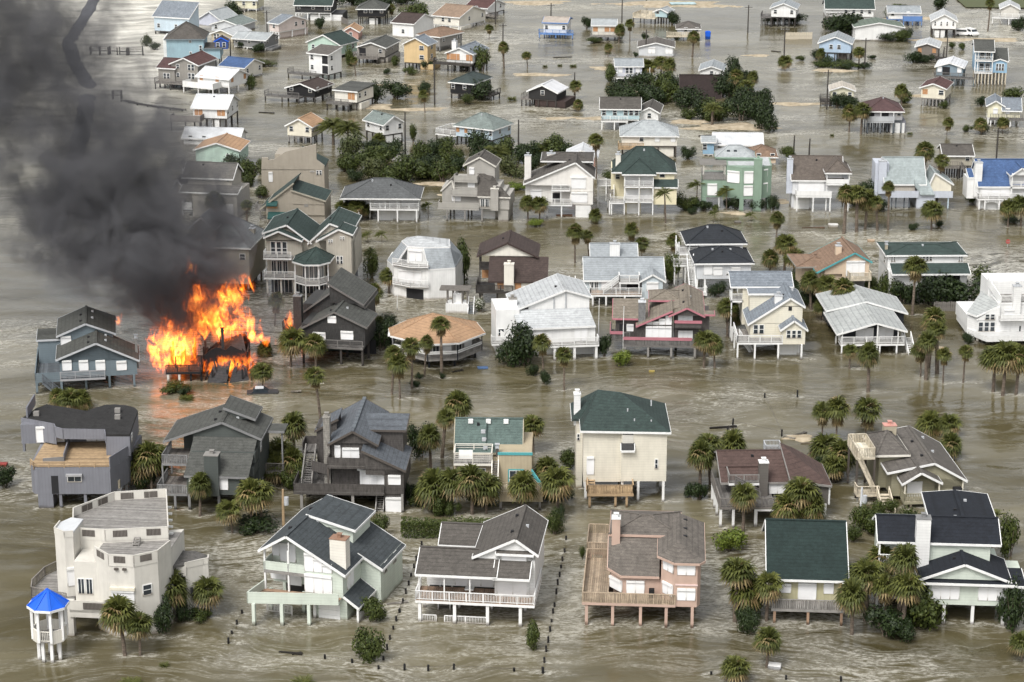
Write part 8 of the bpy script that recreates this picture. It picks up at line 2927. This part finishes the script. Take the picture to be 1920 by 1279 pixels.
def wreck(x, y, rot, label):
    """a car shoved under the surface, only roof and bonnet above it"""
    o = empty('drowned_car', x, y, -.75, rot)
    tag(o, label, 'car')
    MB().prism([(-2.2, -.85), (2.2, -.85), (2.35, 0), (2.2, .85), (-2.2, .85)], .4, .95).build('body', 'paint.charcoal', o)
    m = MB()
    m.v = [(-1.5, -.8, .95), (1.0, -.8, .95), (1.0, .8, .95), (-1.5, .8, .95), (-1.1, -.65, 1.5), (.3, -.65, 1.5), (.3, .65, 1.5), (-1.1, .65, 1.5)]
    m.f = [(4, 5, 6, 7), (0, 1, 5, 4), (1, 2, 6, 5), (2, 3, 7, 6), (3, 0, 4, 7)]
    m.build('cabin', 'glass', o)
    MB().box(-1.0, .2, -.6, .6, 1.5, 1.56).build('roof', 'paint.silver', o)


def stop_sign(x, y):
    o = empty('stop_sign', x, y)
    tag(o, 'red octagonal stop sign standing out of the flooded street', 'road sign')
    MB().tube([(0, 0, -2), (0, 0, 1.3)], [.04, .04], 6).build('sign_post', 'paint.silver', o)
    p = MB().prism([(.42 * math.cos(R(22.5 + 45 * i)), .42 * math.sin(R(22.5 + 45 * i))) for i in range(8)], -.02, .02)
    p.v = [(a, c - .08, b + 1.3) for a, b, c in p.v]
    p.build('sign_plate', 'paint.red', o)
    t = bpy.data.curves.new('lettering', 'FONT')
    t.body = 'STOP'
    t.size = .3
    t.extrude = .004
    t.align_x = t.align_y = 'CENTER'
    src = bpy.data.objects.new('lettering', t)
    COL.objects.link(src)
    bpy.context.view_layer.update()
    me = bpy.data.meshes.new_from_object(src.evaluated_get(bpy.context.evaluated_depsgraph_get()))
    bpy.data.objects.remove(src)
    me.materials.clear()
    me.materials.append(M('paint.white'))
    w = bpy.data.objects.new('lettering', me)
    COL.objects.link(w)
    w.parent = o
    w.location = (0, -.115, 1.3)
    w.rotation_euler = (R(90), 0, 0)


def sand_mat():
    m, nt, b = new_mat('wet_sand')
    co = coords(nt)
    n = tex_noise(nt, co, .6, 5, .6)
    k = ramp(nt, n, (.3, (.22, .17, .105)), (.7, (.48, .41, .30)))
    nt.links.new(k, b.inputs['Base Color'])
    b.inputs['Roughness'].default_value = .85
    bump(nt, b, tex_noise(nt, co, 3.0, 4), .4, .08)
    return m


SAND = None


def sand_bank(x, y, w, d, seed, h=.22):
    """low irregular bank just breaking the surface"""
    global SAND
    SAND = SAND or sand_mat()
    g = random.Random(seed)
    ph = [g.uniform(0, 6.28) for _ in range(4)]
    mb = MB()
    K, N = 30, 5
    mb.v.append((0, 0, h))
    for j in range(1, N + 1):
        f = j / N
        for i in range(K):
            a = 2 * math.pi * i / K
            q = f * (1 + .22 * math.sin(2 * a + ph[0]) + .16 * math.sin(3 * a + ph[1]) + .1 * math.sin(5 * a + ph[2]) + .07 * math.sin(9 * a + ph[3]))
            mb.v.append((q * w / 2 * math.cos(a), q * d / 2 * math.sin(a), h * (1 - f * f) * (1 + .3 * math.sin(7 * q + a * 2)) - .16 * f ** 3))
    for i in range(K):
        mb.f.append((0, 1 + i, 1 + (i + 1) % K))
        for j in range(N - 1):
            a, b = 1 + j * K + i, 1 + j * K + (i + 1) % K
            mb.f.append((a, a + K, b + K, b))
    o = mb.build('sand_bank', SAND)
    o.location = (x, y, 0)
    for p in o.data.polygons:
        p.use_smooth = True
    tag(o, kind='structure')


def geotube(pts, r, label):
    """long sand-filled fabric tube along the beach"""
    m, nt, b = new_mat('geotextile')
    co = coords(nt)
    n = tex_noise(nt, co, .5, 5, .65)
    nt.links.new(ramp(nt, n, (.3, (.045, .047, .055)), (.7, (.13, .135, .15))), b.inputs['Base Color'])
    b.inputs['Roughness'].default_value = .6
    bump(nt, b, tex_noise(nt, co, 1.2, 4), .6, .2)
    P = []
    for (x0, y0), (x1, y1) in zip(pts, pts[1:]):
        k = max(2, int(math.hypot(x1 - x0, y1 - y0) / 3))
        P += [(x0 + (x1 - x0) * i / k, y0 + (y1 - y0) * i / k, -r * .25) for i in range(k)]
    P.append((pts[-1][0], pts[-1][1], -r * .25))
    g = random.Random(2)
    rr = [r * (.55 if i in (0, len(P) - 1) else g.uniform(.88, 1.08)) for i in range(len(P))]
    t = MB().tube(P, rr, 14)
    t.v = [(x, y, -r * .25 + (z + r * .25) * .62) for x, y, z in t.v]
    o = t.build('geotextile_tube', m)
    for p in o.data.polygons:
        p.use_smooth = True
    tag(o, label, 'sea wall')


post_fence([(-13.52,216.01),(-13.29,218.77),(-13.13,221.18),(-12.92,223.85),(-12.68,225.94),(-12.45,228.28),(-12.22,230.88)], 'dark fence stumps right of the pale sage house')
post_fence([(3.22,212.94),(3.42,215.43),(3.66,218.17),(3.87,220.57),(4.08,223.23),(4.34,225.52),(4.54,228.06),(4.75,230.01),(4.96,233.53),(5.22,236.24),(5.47,238.31),(5.68,240.88),(5.92,243.26),(6.21,245.68),(6.43,249.64)], 'long line of fence stumps right of the white wraparound-porch house')
post_fence([(-12.7,226.15),(-12.47,228.49),(-12.21,231.32),(-11.96,233.53),(-11.78,236.01),(-11.6,238.54),(-11.37,240.88),(-11.18,243.26),(-10.74,248.14)], 'line of fence stumps left of the white wraparound-porch house')
post_fence([(-29.82,228.06),(-30.05,225.22),(-30.31,222.61),(-30.42,220.25)], 'four dark fence stumps beside the white terraced house')
post_fence([(-19.72,216.4),(-16.77,215.24),(-13.94,213.89),(-11.25,213.7)], 'dark fence stumps in front of the pale sage house')
post_fence([(-11.23,213.7),(-8.78,213.51),(-6.1,213.78),(.21,213.32),(3.22,212.86)], 'row of fence stumps at the bottom before the white porch house')
post_fence([(20.68,212.39),(28.32,211.37),(33.99,211)], 'three fence stumps at the bottom right of the picture', h=.5)
post_fence([(29.33,287.9),(30.37,291.5),(36.57,287.01),(36.1,303.79),(40.75,303.79)], 'scattered black posts in the flooded street', h=.9)
board_fence((68.2,348.23), (74.25,348.23), 1.5, 'grey board fence below the dark hedge trees', 'plank.weathered')
board_fence((-49.53,648.84), (-47.12,643.43), 1.6, 'grey board fence between the dark far houses', 'plank.weathered')
board_fence((75.81,618.61), (83.25,618.61), 1.9, 'pale board fence left standing in the far flood', 'plank.sand')
utility_pole(-27.72, 253.54, 5.02, 'pale wooden pole with a white meter box behind the sage house', arm=False, can=True, mat='pile.timber')
utility_pole(42.22, 253.54, 5.23, 'whitish concrete pole with transformer between the khaki and navy-roofed houses', can=True, mat='pile.silver', arm=False)
utility_pole(-22.69, 467.41, 9.29, 'dark pole beside the faded-green-roofed cottage', arm=False)
utility_pole(-18.3, 523.39, 11.31, 'tall dark pole in the open water near the green-hipped house', arm=True)
utility_pole(1.35, 464.22, 8.19, 'dark pole among the shrubs beside the blue hip-roofed house', arm=False)
utility_pole(59.78, 466.35, 4.4, 'left one of two dark pole stumps beyond the brown-roofed house', arm=False)
utility_pole(62.93, 465.28, 3.93, 'right one of two dark pole stumps beyond the brown-roofed house', arm=False)
utility_pole(101.93, 462.12, 6.89, 'dark pole behind the blue-roofed house at the edge', arm=True)
utility_pole(73.67, 517.5, 9.29, 'dark pole beside the small pale yellow cottage', arm=True)
utility_pole(71.55, 585.25, 8.54, 'dark pole beside a lone shrub in the far water', arm=True)
utility_pole(90.57, 570.86, 8.07, 'dark pole right of the pale blue island house', arm=True)
utility_pole(66.43, 629.09, 7.92, 'far dark pole in open water at the top', arm=True)
utility_pole(35.5, 590.2, 7.17, 'far dark pole left of the shuttered house', arm=True)
utility_pole(31.87, 648.43, 7.2, 'far dark pole behind the three-plywood cottage', arm=True)
utility_pole(11.43, 656.48, 4.43, 'far dark pole behind the blue-trimmed cottage', arm=True)
utility_pole(-2.41, 591.87, 8.63, 'far dark pole beside the columnar palm', arm=True)
utility_pole(15.09, 535.58, 5.51, 'dark pole stump right of the metal-roofed house', arm=False)
utility_pole(113.6, 581.99, 6.52, 'dark pole left of the bright blue house', arm=False)
utility_pole(113.81, 586.89, 3.14, 'short pole stump left of the bright blue house', arm=False)
utility_pole(41.54, 692.96, 8.33, 'pole at the top edge of the picture', arm=True)
utility_pole(-4.77, 645.46, 8.57, 'far dark pole by the maroon-roofed house', arm=True)
utility_pole(-68.98, 629.09, 6.39, 'far dark pole before the peach house', arm=True)
utility_pole(-72.59, 574, 7.13, 'far dark pole right of the tall blue house', arm=False)
utility_pole(-18.57, 348.42, 2.61, 'street lamp post left of the orange octagonal house', arm=False, mat='pile.white', r=.06)
utility_pole(13.2, 327.06, 8.1, 'bare white flagpole beside the big white house', arm=False, mat='pile.white', r=.06)
utility_pole(16.82, 324.32, 7.62, 'bare white mast beside the pink-trimmed house', arm=False, mat='pile.white', r=.06)
utility_pole(29.73, 288.38, .54, 'short black mooring post', arm=False, mat='pile.white', r=.06)
flotsam('cooler_box', 27.42, 213.92, 1.4, 1.0, 0.7, -12, 'paint.lightgrey', 'grey-white box adrift below the leaning palm', 'box', lid='paint.white', tilt=4)
flotsam('raft', -4.36, 317.38, 1.6, 1.1, 0.3, 5, 'paint.blue', 'small blue raft adrift right of the octagonal house', 'raft')
flotsam('float', 20.68, 315.82, 0.9, 0.4, 0.3, 0, 'paint.yellow', 'small yellow float in front of the pink-trimmed house', 'float')
flotsam('white_crate', 59.65, 404.3, 1.9, 1.0, 0.8, 3, 'paint.white', 'white crate adrift in the street beside the tall palms', 'crate')
flotsam('wooden_crate', 64.98, 393.16, 1.4, 0.8, 0.6, -6, 'paint.peach', 'peach crate adrift near the green-roofed white house', 'crate')
flotsam('dinghy', 42.19, 407.17, 1.3, 0.8, 0.5, 10, 'paint.driftwood', 'small grey boat before the green stucco house', 'boat')
flotsam('canoe', 9.9, 412.62, 3.2, 0.7, 0.4, 2, 'paint.rust', 'rust-red canoe under the white twin-gabled house', 'canoe')
flotsam('red_cushion', -66.69, 275.52, 1.4, 1.0, 0.5, 0, 'paint.red', 'red cushion caught in the shrub at the left edge', 'cushion')
flotsam('water_tank', 54.31, 618.92, 1.5, 1.5, 3.2, 0, 'paint.royal', 'blue tank standing beside the yellow-decked cottage', 'tank')
flotsam('blue_raft', 52.02, 682.93, 8.0, 4.0, 0.8, 6, 'paint.aqua', 'pale turquoise tarpaulin on the far sand', 'tarpaulin')
flotsam('drift_plank', -27.94, 309.96, 1.2, 0.5, 0.12, 20, 'paint.white', 'white board adrift below the dark shingle house', 'board')
flotsam('grey_bin', 78.06, 403.07, 0.5, 0.5, 1.0, 0, 'paint.white', 'white mailbox in the street near the round palm', 'mailbox')
beam(-23.48, 217.59, 2.6, -14, 'dark log adrift in front of the pale sage house')
beam(28.98, 290.59, 3.8, 8, 'long dark timber adrift in the street beyond the cream house')
beam(-8.05, 315.82, 1.8, 25, 'broken timber right of the octagonal house')
beam(-31.09, 306.25, 1.5, 3, 'pale timber near the burning house', mat='pile.bone')
beam(-12.81, 230.76, 2.4, 14, 'white plank between the sage and white houses', mat='pile.white')
beam(13.4, 588.54, 5, 2, 'long dark timber in the far open water')
beam(-56.97, 512.99, 4, -20, 'bent timber off the white piled house')
beam(109.51, 500.53, 4.5, -4, 'timber adrift before the pale yellow house')
beam(39.17, 287.72, 2.2, 30, 'timber in the debris heap by the taupe house', mat='pile.driftwood')
beam(37.54, 286.2, 1.8, -40, 'grey plank in the debris heap by the taupe house', mat='pile.bone')
beam(39.8, 284.05, 2.0, 10, 'tan plank in the debris heap by the taupe house', mat='pile.sand')
beam(55.83, 403.07, 4.2, -3, 'brown timber before the white porch house', mat='pile.rust')
beam(70.86, 597.78, 3, -40, 'slanting timber in the far water')
beam(42.68, 486.89, 3, 10, 'branch washed up on the sand')
beam(-25.39, 317.64, 2, 10, 'pale board under the dark shingle house', mat='pile.bone')
wreck(-35.9, 306, 6, 'dark drowned car beside the burning house')
van(126.42, 625.36, -10, 'white van parked left, by the four-window house')
van(128.81, 625.36, -70, 'white van seen from behind, right of the other van')
stop_sign(88.64, 388.18)
pier([(-112.33,593.55),(-107.36,593.55),(-102.1,591.87),(-98.26,592.71)], 1.0, 'dark railed walkway stranded in the surf at the top left')
pier([(-95.55,530.1),(-93.51,530.1)], 1.0, 'short dark landing in the surf off the taupe house')
pier([(-92.55,527.4),(-87.99,522.73),(-82.61,518.8),(-76.52,515.56)], 0.3, 'row of broken walkway piles leading to the white piled house', rail=False)
sand_bank(-32.66, 520.76, 13.82, 6.6, 0)
sand_bank(-21.23, 517.5, 14.98, 5.22, 1)
sand_bank(-29.68, 548.31, 11.87, 5.82, 2)
sand_bank(49.27, 496.9, 20.43, 12.07, 3)
sand_bank(41.33, 502.98, 10.94, 7.41, 4)
sand_bank(48.84, 684.03, 53.72, 15.6, 5)
sand_bank(6.54, 687.36, 32.71, 9, 6)
sand_bank(68.24, 524.06, 18.95, 5.34, 7)
sand_bank(26.1, 572.43, 16.49, 7.91, 8)
sand_bank(6.76, 563.15, 17.59, 5.36, 9)
sand_bank(82, 569.3, 15.03, 4.69, 10)
sand_bank(-25.71, 439.61, 9.64, 4.78, 11)
sand_bank(-15, 439.61, 11.78, 4.78, 12)
sand_bank(-10.5, 430.26, 8.4, 4.59, 13)
sand_bank(19.59, 506.69, 9.79, 6.26, 14)
sand_bank(121, 617.1, 29.51, 7.31, 15)
sand_bank(28.66, 541.17, 10.42, 7.1, 16)
sand_bank(42.62, 414.75, 6.09, 3.43, 17)
sand_bank(51.83, 424.37, 5.18, 5.37, 18)
sand_bank(38.98, 286.2, 6.5, 3.47, 19)
sand_bank(134.28, 617.1, 17.71, 7.31, 20)
sand_bank(118.78, 655.47, 25.01, 8.21, 21)
sand_bank(-45.23, 442.01, 9.69, 5.8, 22)
sand_bank(11.02, 506.69, 11.02, 3.76, 23)
sand_bank(65.15, 591.03, 11.33, 5.04, 24)
sand_bank(63.72, 327.89, 5.72, 2.22, 25)
sand_bank(53.98, 322.96, 4.83, 1.89, 26)
sand_bank(99.72, 534.2, 14.15, 4.16, 27)
geotube([(-132.08,722.36),(-125.97,660.58),(-121.92,612.61),(-114.14,580.38),(-103.42,544.01)], 2.1, 'dark sand-filled tube curving along the beach at the top left')
geotube([(-102.68,535.58),(-97.83,504.83),(-92.05,462.12),(-87.77,427.98),(-84.52,398.26)], 2.2, 'nearer dark sand-filled tube running into the smoke')
gm = MB()
gm.v = [(137, 676, .3), (260, 668, .3), (330, 900, .6), (142, 900, .6)]
gm.f = [(0, 1, 2, 3)]
go = gm.build('field', LEAF['olive'])
tag(go, kind='structure')
h = House('weathered timber pergola on a white bulkhead beyond the octagonal house',-8.58,346.68,-4,name='pergola',cat='pergola')
h.wall(-2.11,1.52,0,2.6,-2,1.56,'board.white','bulkhead')
h.wall(-1.12,.46,1,2,1.56,2.86,'board.white','bar_counter')
h.post([-1.91,-1.01,.52,1.32],[.4,2.2],1.56,3.73,.18,'plank.weathered')
h.box('slat',-3.11,1.82,.1,.22,3.73,3.93,'plank.weathered')
h.box('slat',-3.11,1.82,.52,.64,3.73,3.93,'plank.weathered')
h.box('slat',-3.11,1.82,.94,1.06,3.73,3.93,'plank.weathered')
h.box('slat',-3.11,1.82,1.36,1.48,3.73,3.93,'plank.weathered')
h.box('slat',-3.11,1.82,1.78,1.9,3.73,3.93,'plank.weathered')
h.box('slat',-3.11,1.82,2.2,2.32,3.73,3.93,'plank.weathered')
h.box('slat',-3.11,1.82,2.62,2.74,3.73,3.93,'plank.weathered')
h.stair(1.52,2.42,-0.6,1.4,-0.5,1.56,'+y','plank.slate','bal','paint.white')
h = House('thatched parasol hut among the shrubs behind the slate hip-roofed house',-23.36,454.34,0,name='thatched_hut',cat='hut')
h.cone([(1.5,0),(1.06,1.06),(0,1.5),(-1.06,1.06),(-1.5,0),(-1.06,-1.06),(0,-1.5),(1.06,-1.06)],1.62,(0,0,2.72),'roof.driftwood',None,.1)
h.post([-1,1],[-0.8,.8],-1,1.62,.14,'pile.driftwood')


# ------------------------------------------------------------------ fire and smoke
def volume_material(name):
    m = bpy.data.materials.new(name)
    m.use_nodes = True
    nt = m.node_tree
    for n in list(nt.nodes):
        nt.nodes.remove(n)
    out = nt.nodes.new('ShaderNodeOutputMaterial')
    return m, nt, out


def smoke_material():
    """density follows a leaning plume: axis x = -42.5 - .72 z, widening with height, torn by noise"""
    m, nt, out = volume_material('black_smoke')
    co = coords(nt)
    sep = nt.nodes.new('ShaderNodeSeparateXYZ')
    nt.links.new(co, sep.inputs[0])
    x, y, z = sep.outputs
    ax = math_node(nt, 'MULTIPLY_ADD', z, .74, 42.0)
    dx = math_node(nt, 'ADD', x, ax)
    ay = math_node(nt, 'MULTIPLY_ADD', z, -.25, -319.0)
    dy = math_node(nt, 'MULTIPLY', math_node(nt, 'ADD', y, ay), .85)
    dist = math_node(nt, 'SQRT', math_node(nt, 'ADD', math_node(nt, 'MULTIPLY', dx, dx), math_node(nt, 'MULTIPLY', dy, dy)))
    rad = math_node(nt, 'MINIMUM', math_node(nt, 'MULTIPLY_ADD', z, 1.35, .4), math_node(nt, 'MULTIPLY_ADD', z, .24, 18.0))
    rad = math_node(nt, 'MAXIMUM', rad, .5)
    fall = math_node(nt, 'SUBTRACT', 1.0, math_node(nt, 'DIVIDE', dist, rad))
    wp = mapping(nt, co, (.17, .17, .17), (0, R(-36), 0))
    n1 = tex_noise(nt, wp, 1.0, 5, .6, .9)
    n2 = tex_noise(nt, wp, .45, 2, .5, .5)
    body = math_node(nt, 'ADD', math_node(nt, 'MULTIPLY', fall, 1.0), math_node(nt, 'MULTIPLY_ADD', n1, 4.6, -2.4))
    body = math_node(nt, 'ADD', body, math_node(nt, 'MULTIPLY_ADD', n2, 1.6, -.85))
    edge = ramp(nt, fall, (.0, .0), (.4, 1.0))
    body = math_node(nt, 'MULTIPLY', ramp(nt, body, (.05, .0), (.4, .32), (.75, 1.0)), edge)
    thin = ramp(nt, math_node(nt, 'DIVIDE', z, 70.0), (.06, 1.0), (.25, .8), (.42, .32), (.6, .24), (.9, .28))
    low = ramp(nt, math_node(nt, 'DIVIDE', z, 12.0), (.25, .0), (.6, 1.0))
    den = math_node(nt, 'MULTIPLY', math_node(nt, 'MULTIPLY', body, thin), low)
    den = math_node(nt, 'MULTIPLY', den, .58)
    v = nt.nodes.new('ShaderNodeVolumePrincipled')
    v.inputs['Color'].default_value = (.235, .235, .25, 1)
    nt.links.new(den, v.inputs['Density'])
    nt.links.new(v.outputs[0], out.inputs['Volume'])
    m.cycles.volume_step_rate = .12
    return m


mb = MB()
ring, zs = [], [2.0, 8.0, 15.0, 30.0, 50.0, 84.0]
mb.tube([(-42.0 - .74 * z, 319 + .25 * z, z) for z in zs], [3.2, 11.5, 21.5, 26.0, 31.0, 39.5], 16)
smoke = mb.build('smoke_plume', smoke_material())
tag(smoke, 'thick black smoke leaning left from the burning house up to the corner', 'smoke')


def puff(name, loc, rad, den, col, label, scale=.9):
    """a soft translucent drift of smoke in an ellipsoid"""
    m, nt, out = volume_material(name)
    co = coords(nt)
    ln = nt.nodes.new('ShaderNodeVectorMath')
    ln.operation = 'LENGTH'
    nt.links.new(co, ln.inputs[0])
    fall = math_node(nt, 'SUBTRACT', 1.0, ln.outputs['Value'])
    n = tex_noise(nt, co, scale * 2.2, 4, .6, .8)
    d = math_node(nt, 'MULTIPLY', ramp(nt, math_node(nt, 'ADD', fall, math_node(nt, 'MULTIPLY_ADD', n, 2.0, -1.0)), (.15, .0), (.9, 1.0)), ramp(nt, fall, (.0, .0), (.35, 1.0)))
    d = math_node(nt, 'MULTIPLY', d, den)
    v = nt.nodes.new('ShaderNodeVolumePrincipled')
    v.inputs['Color'].default_value = (*col, 1)
    nt.links.new(d, v.inputs['Density'])
    nt.links.new(v.outputs[0], out.inputs['Volume'])
    m.cycles.volume_step_rate = .4
    bm = bmesh.new()
    bmesh.ops.create_icosphere(bm, subdivisions=3, radius=1)
    me = bpy.data.meshes.new(name)
    bm.to_mesh(me)
    bm.free()
    me.materials.append(m)
    o = bpy.data.objects.new(name, me)
    COL.objects.link(o)
    o.location, o.scale = loc, rad
    tag(o, label, 'smoke')


puff('steam_drift', (-66, 331, 10), (10, 6, 6.5), .09, (.75, .8, .88), 'pale blue steam drifting over the slate-blue house')
puff('grey_haze', (-73, 326, 17), (17, 9, 15), .035, (.4, .41, .44), 'grey smoke haze spreading over the sea at the left edge')
puff('smoke_haze', (-37, 327, 5.5), (7, 5, 6), .055, (.62, .64, .72), 'thin blue smoke right of the flames')


def flame_material():
    """glowing gas: ragged tongues, redder where thin"""
    m, nt, out = volume_material('flame')
    co = coords(nt)
    geo = nt.nodes.new('ShaderNodeNewGeometry')
    ln = nt.nodes.new('ShaderNodeVectorMath')
    ln.operation = 'LENGTH'
    nt.links.new(co, ln.inputs[0])
    fall = math_node(nt, 'SUBTRACT', 1.0, ln.outputs['Value'])
    wp = mapping(nt, geo.outputs['Position'], (.95, .7, .42), (0, R(26), 0))
    n1 = tex_noise(nt, wp, 1.0, 5, .64, 1.6)
    b = math_node(nt, 'ADD', math_node(nt, 'MULTIPLY', fall, 1.1), math_node(nt, 'MULTIPLY_ADD', n1, 4.0, -2.36))
    d = ramp(nt, b, (.08, .0), (.45, .5), (.9, 1.0))
    d = math_node(nt, 'MULTIPLY', d, ramp(nt, fall, (.0, .0), (.12, 1.0)))
    e = nt.nodes.new('ShaderNodeEmission')
    nt.links.new(ramp(nt, b, (.1, (1, .09, .004)), (.5, (1, .22, .014)), (1.0, (1, .45, .07))), e.inputs['Color'])
    nt.links.new(math_node(nt, 'MULTIPLY', d, 1.8), e.inputs['Strength'])
    nt.links.new(e.outputs[0], out.inputs['Volume'])
    m.cycles.volume_step_rate = .3
    return m


FLAME = flame_material()


def flame_mesh():
    bm = bmesh.new()
    bmesh.ops.create_icosphere(bm, subdivisions=3, radius=1)
    me = bpy.data.meshes.new('flame')
    bm.to_mesh(me)
    bm.free()
    me.materials.append(FLAME)
    return me


FM = flame_mesh()


def fire(x, y, tongues, label, name='fire'):
    o = empty(name, x, y)
    tag(o, label, 'fire')
    for dx, dy, z, rx, ry, rz, tilt in tongues:
        f = bpy.data.objects.new('flame', FM)
        COL.objects.link(f)
        f.parent = o
        f.location, f.scale, f.rotation_euler = (dx, dy, z), (rx, ry, rz), (0, R(tilt), 0)


fire(-46, 317, [(-4.6, -2.0, 4.2, 3.6, 2.6, 5.0, 6), (-2.0, -1.5, 4.0, 2.6, 2.4, 4.4, 10), (1.0, 1.5, 8.2, 3.4, 2.4, 5.2, 34), (4.6, 2.5, 10.6, 2.6, 1.8, 4.4, 44), (2.6, 1.5, 6.0, 4.8, 2.4, 2.6, 0),
                (3.2, -2.8, 1.6, 4.2, 1.8, 1.7, -4), (6.6, -2.0, 1.6, 2.6, 1.6, 2.2, 0), (8.4, 0.5, 4.6, 3.0, 1.4, 1.2, 12), (-1.4, 2.0, 15.2, 1.2, 1.0, 2.0, -8), (-6.6, -2.4, 3.4, 1.8, 1.6, 3.4, -6), (-3.6, -3.0, 2.0, 4.0, 1.6, 2.2, 0), (5.2, -3.2, 1.2, 3.4, 1.2, 1.5, 5), (6.2, 1.0, 6.6, 3.4, 1.6, 3.0, 50), (-.4, 0, 10.5, 2.2, 1.6, 3.6, 20)],
     'tall orange flames pouring from the burning house')
fire(-32.9, 321.5, [(-.4, 0, 5.6, 1.0, .8, 3.2, 0), (-.3, 0, 3.0, .9, .7, 2.6, 0), (1.6, -.6, 2.0, .7, .6, 1.6, 0)], 'narrow flame running up the chimney of the dark shingle house')
fire(-58.7, 320, [(.2, 0, 6.9, .7, .6, 1.5, 12)], 'small flame at the gable of the slate-blue house')


# ------------------------------------------------------------------ lay the water round everything that stands in it
bpy.context.view_layer.update()
stands = []
for o in bpy.data.objects:
    n = o.name.split('.')[0]
    if n in ('post', 'trunk', 'fence_post', 'shaft', 'pile', 'pier', 'ground_wall_or_shade_panel', 'wall'):
        w = o.matrix_world
        if n == 'trunk':
            stands.append((w.translation.x, w.translation.y, .3))
        else:
            zs = [v.co.z for v in o.data.vertices]
            if min(zs) < 0:
                c = [w @ v.co for v in o.data.vertices]
                x0, x1, y0 = min(v.x for v in c), max(v.x for v in c), min(v.y for v in c)
                k = max(1, int((x1 - x0) / 1.5))
                for i in range(k + 1):
                    stands.append((x0 + (x1 - x0) * i / k, y0 + .15, .35))
water_sheet(stands)



# ------------------------------------------------------------------ labels of the plants: kind, then the house each one stands by
def name_plants():
    by = {}
    for o, kind, x, y, cat, h in PLANTS:
        best = min(HOUSES, key=lambda q: (q[1] + 3 - x) ** 2 + ((q[2] + 5 - y) * .8) ** 2)
        dx, dy = x - best[1] - 3, y - best[2] - 4
        rel = ('in front of' if dy < 0 else 'behind') if abs(dy) > abs(dx) else ('left of' if dx < 0 else 'right of')
        by.setdefault((kind, rel, best[0]), []).append((x, o, cat))
    nth = ['first', 'second', 'third', 'fourth', 'fifth', 'sixth', 'seventh', 'eighth', 'ninth', 'tenth', 'eleventh', 'twelfth', 'thirteenth', 'fourteenth', 'fifteenth', 'sixteenth']
    for (kind, rel, short), lst in by.items():
        lst.sort(key=lambda q: q[0])
        for i, (x, o, cat) in enumerate(lst):
            lab = f'{kind} {rel} the {short}' if len(lst) == 1 else f'{nth[min(i, 15)]} {kind} from the left {rel} the {short}'
            tag(o, lab, cat, 'palms standing in the flood' if 'palm' in cat else 'shrubs and trees standing in the flood')


name_plants()
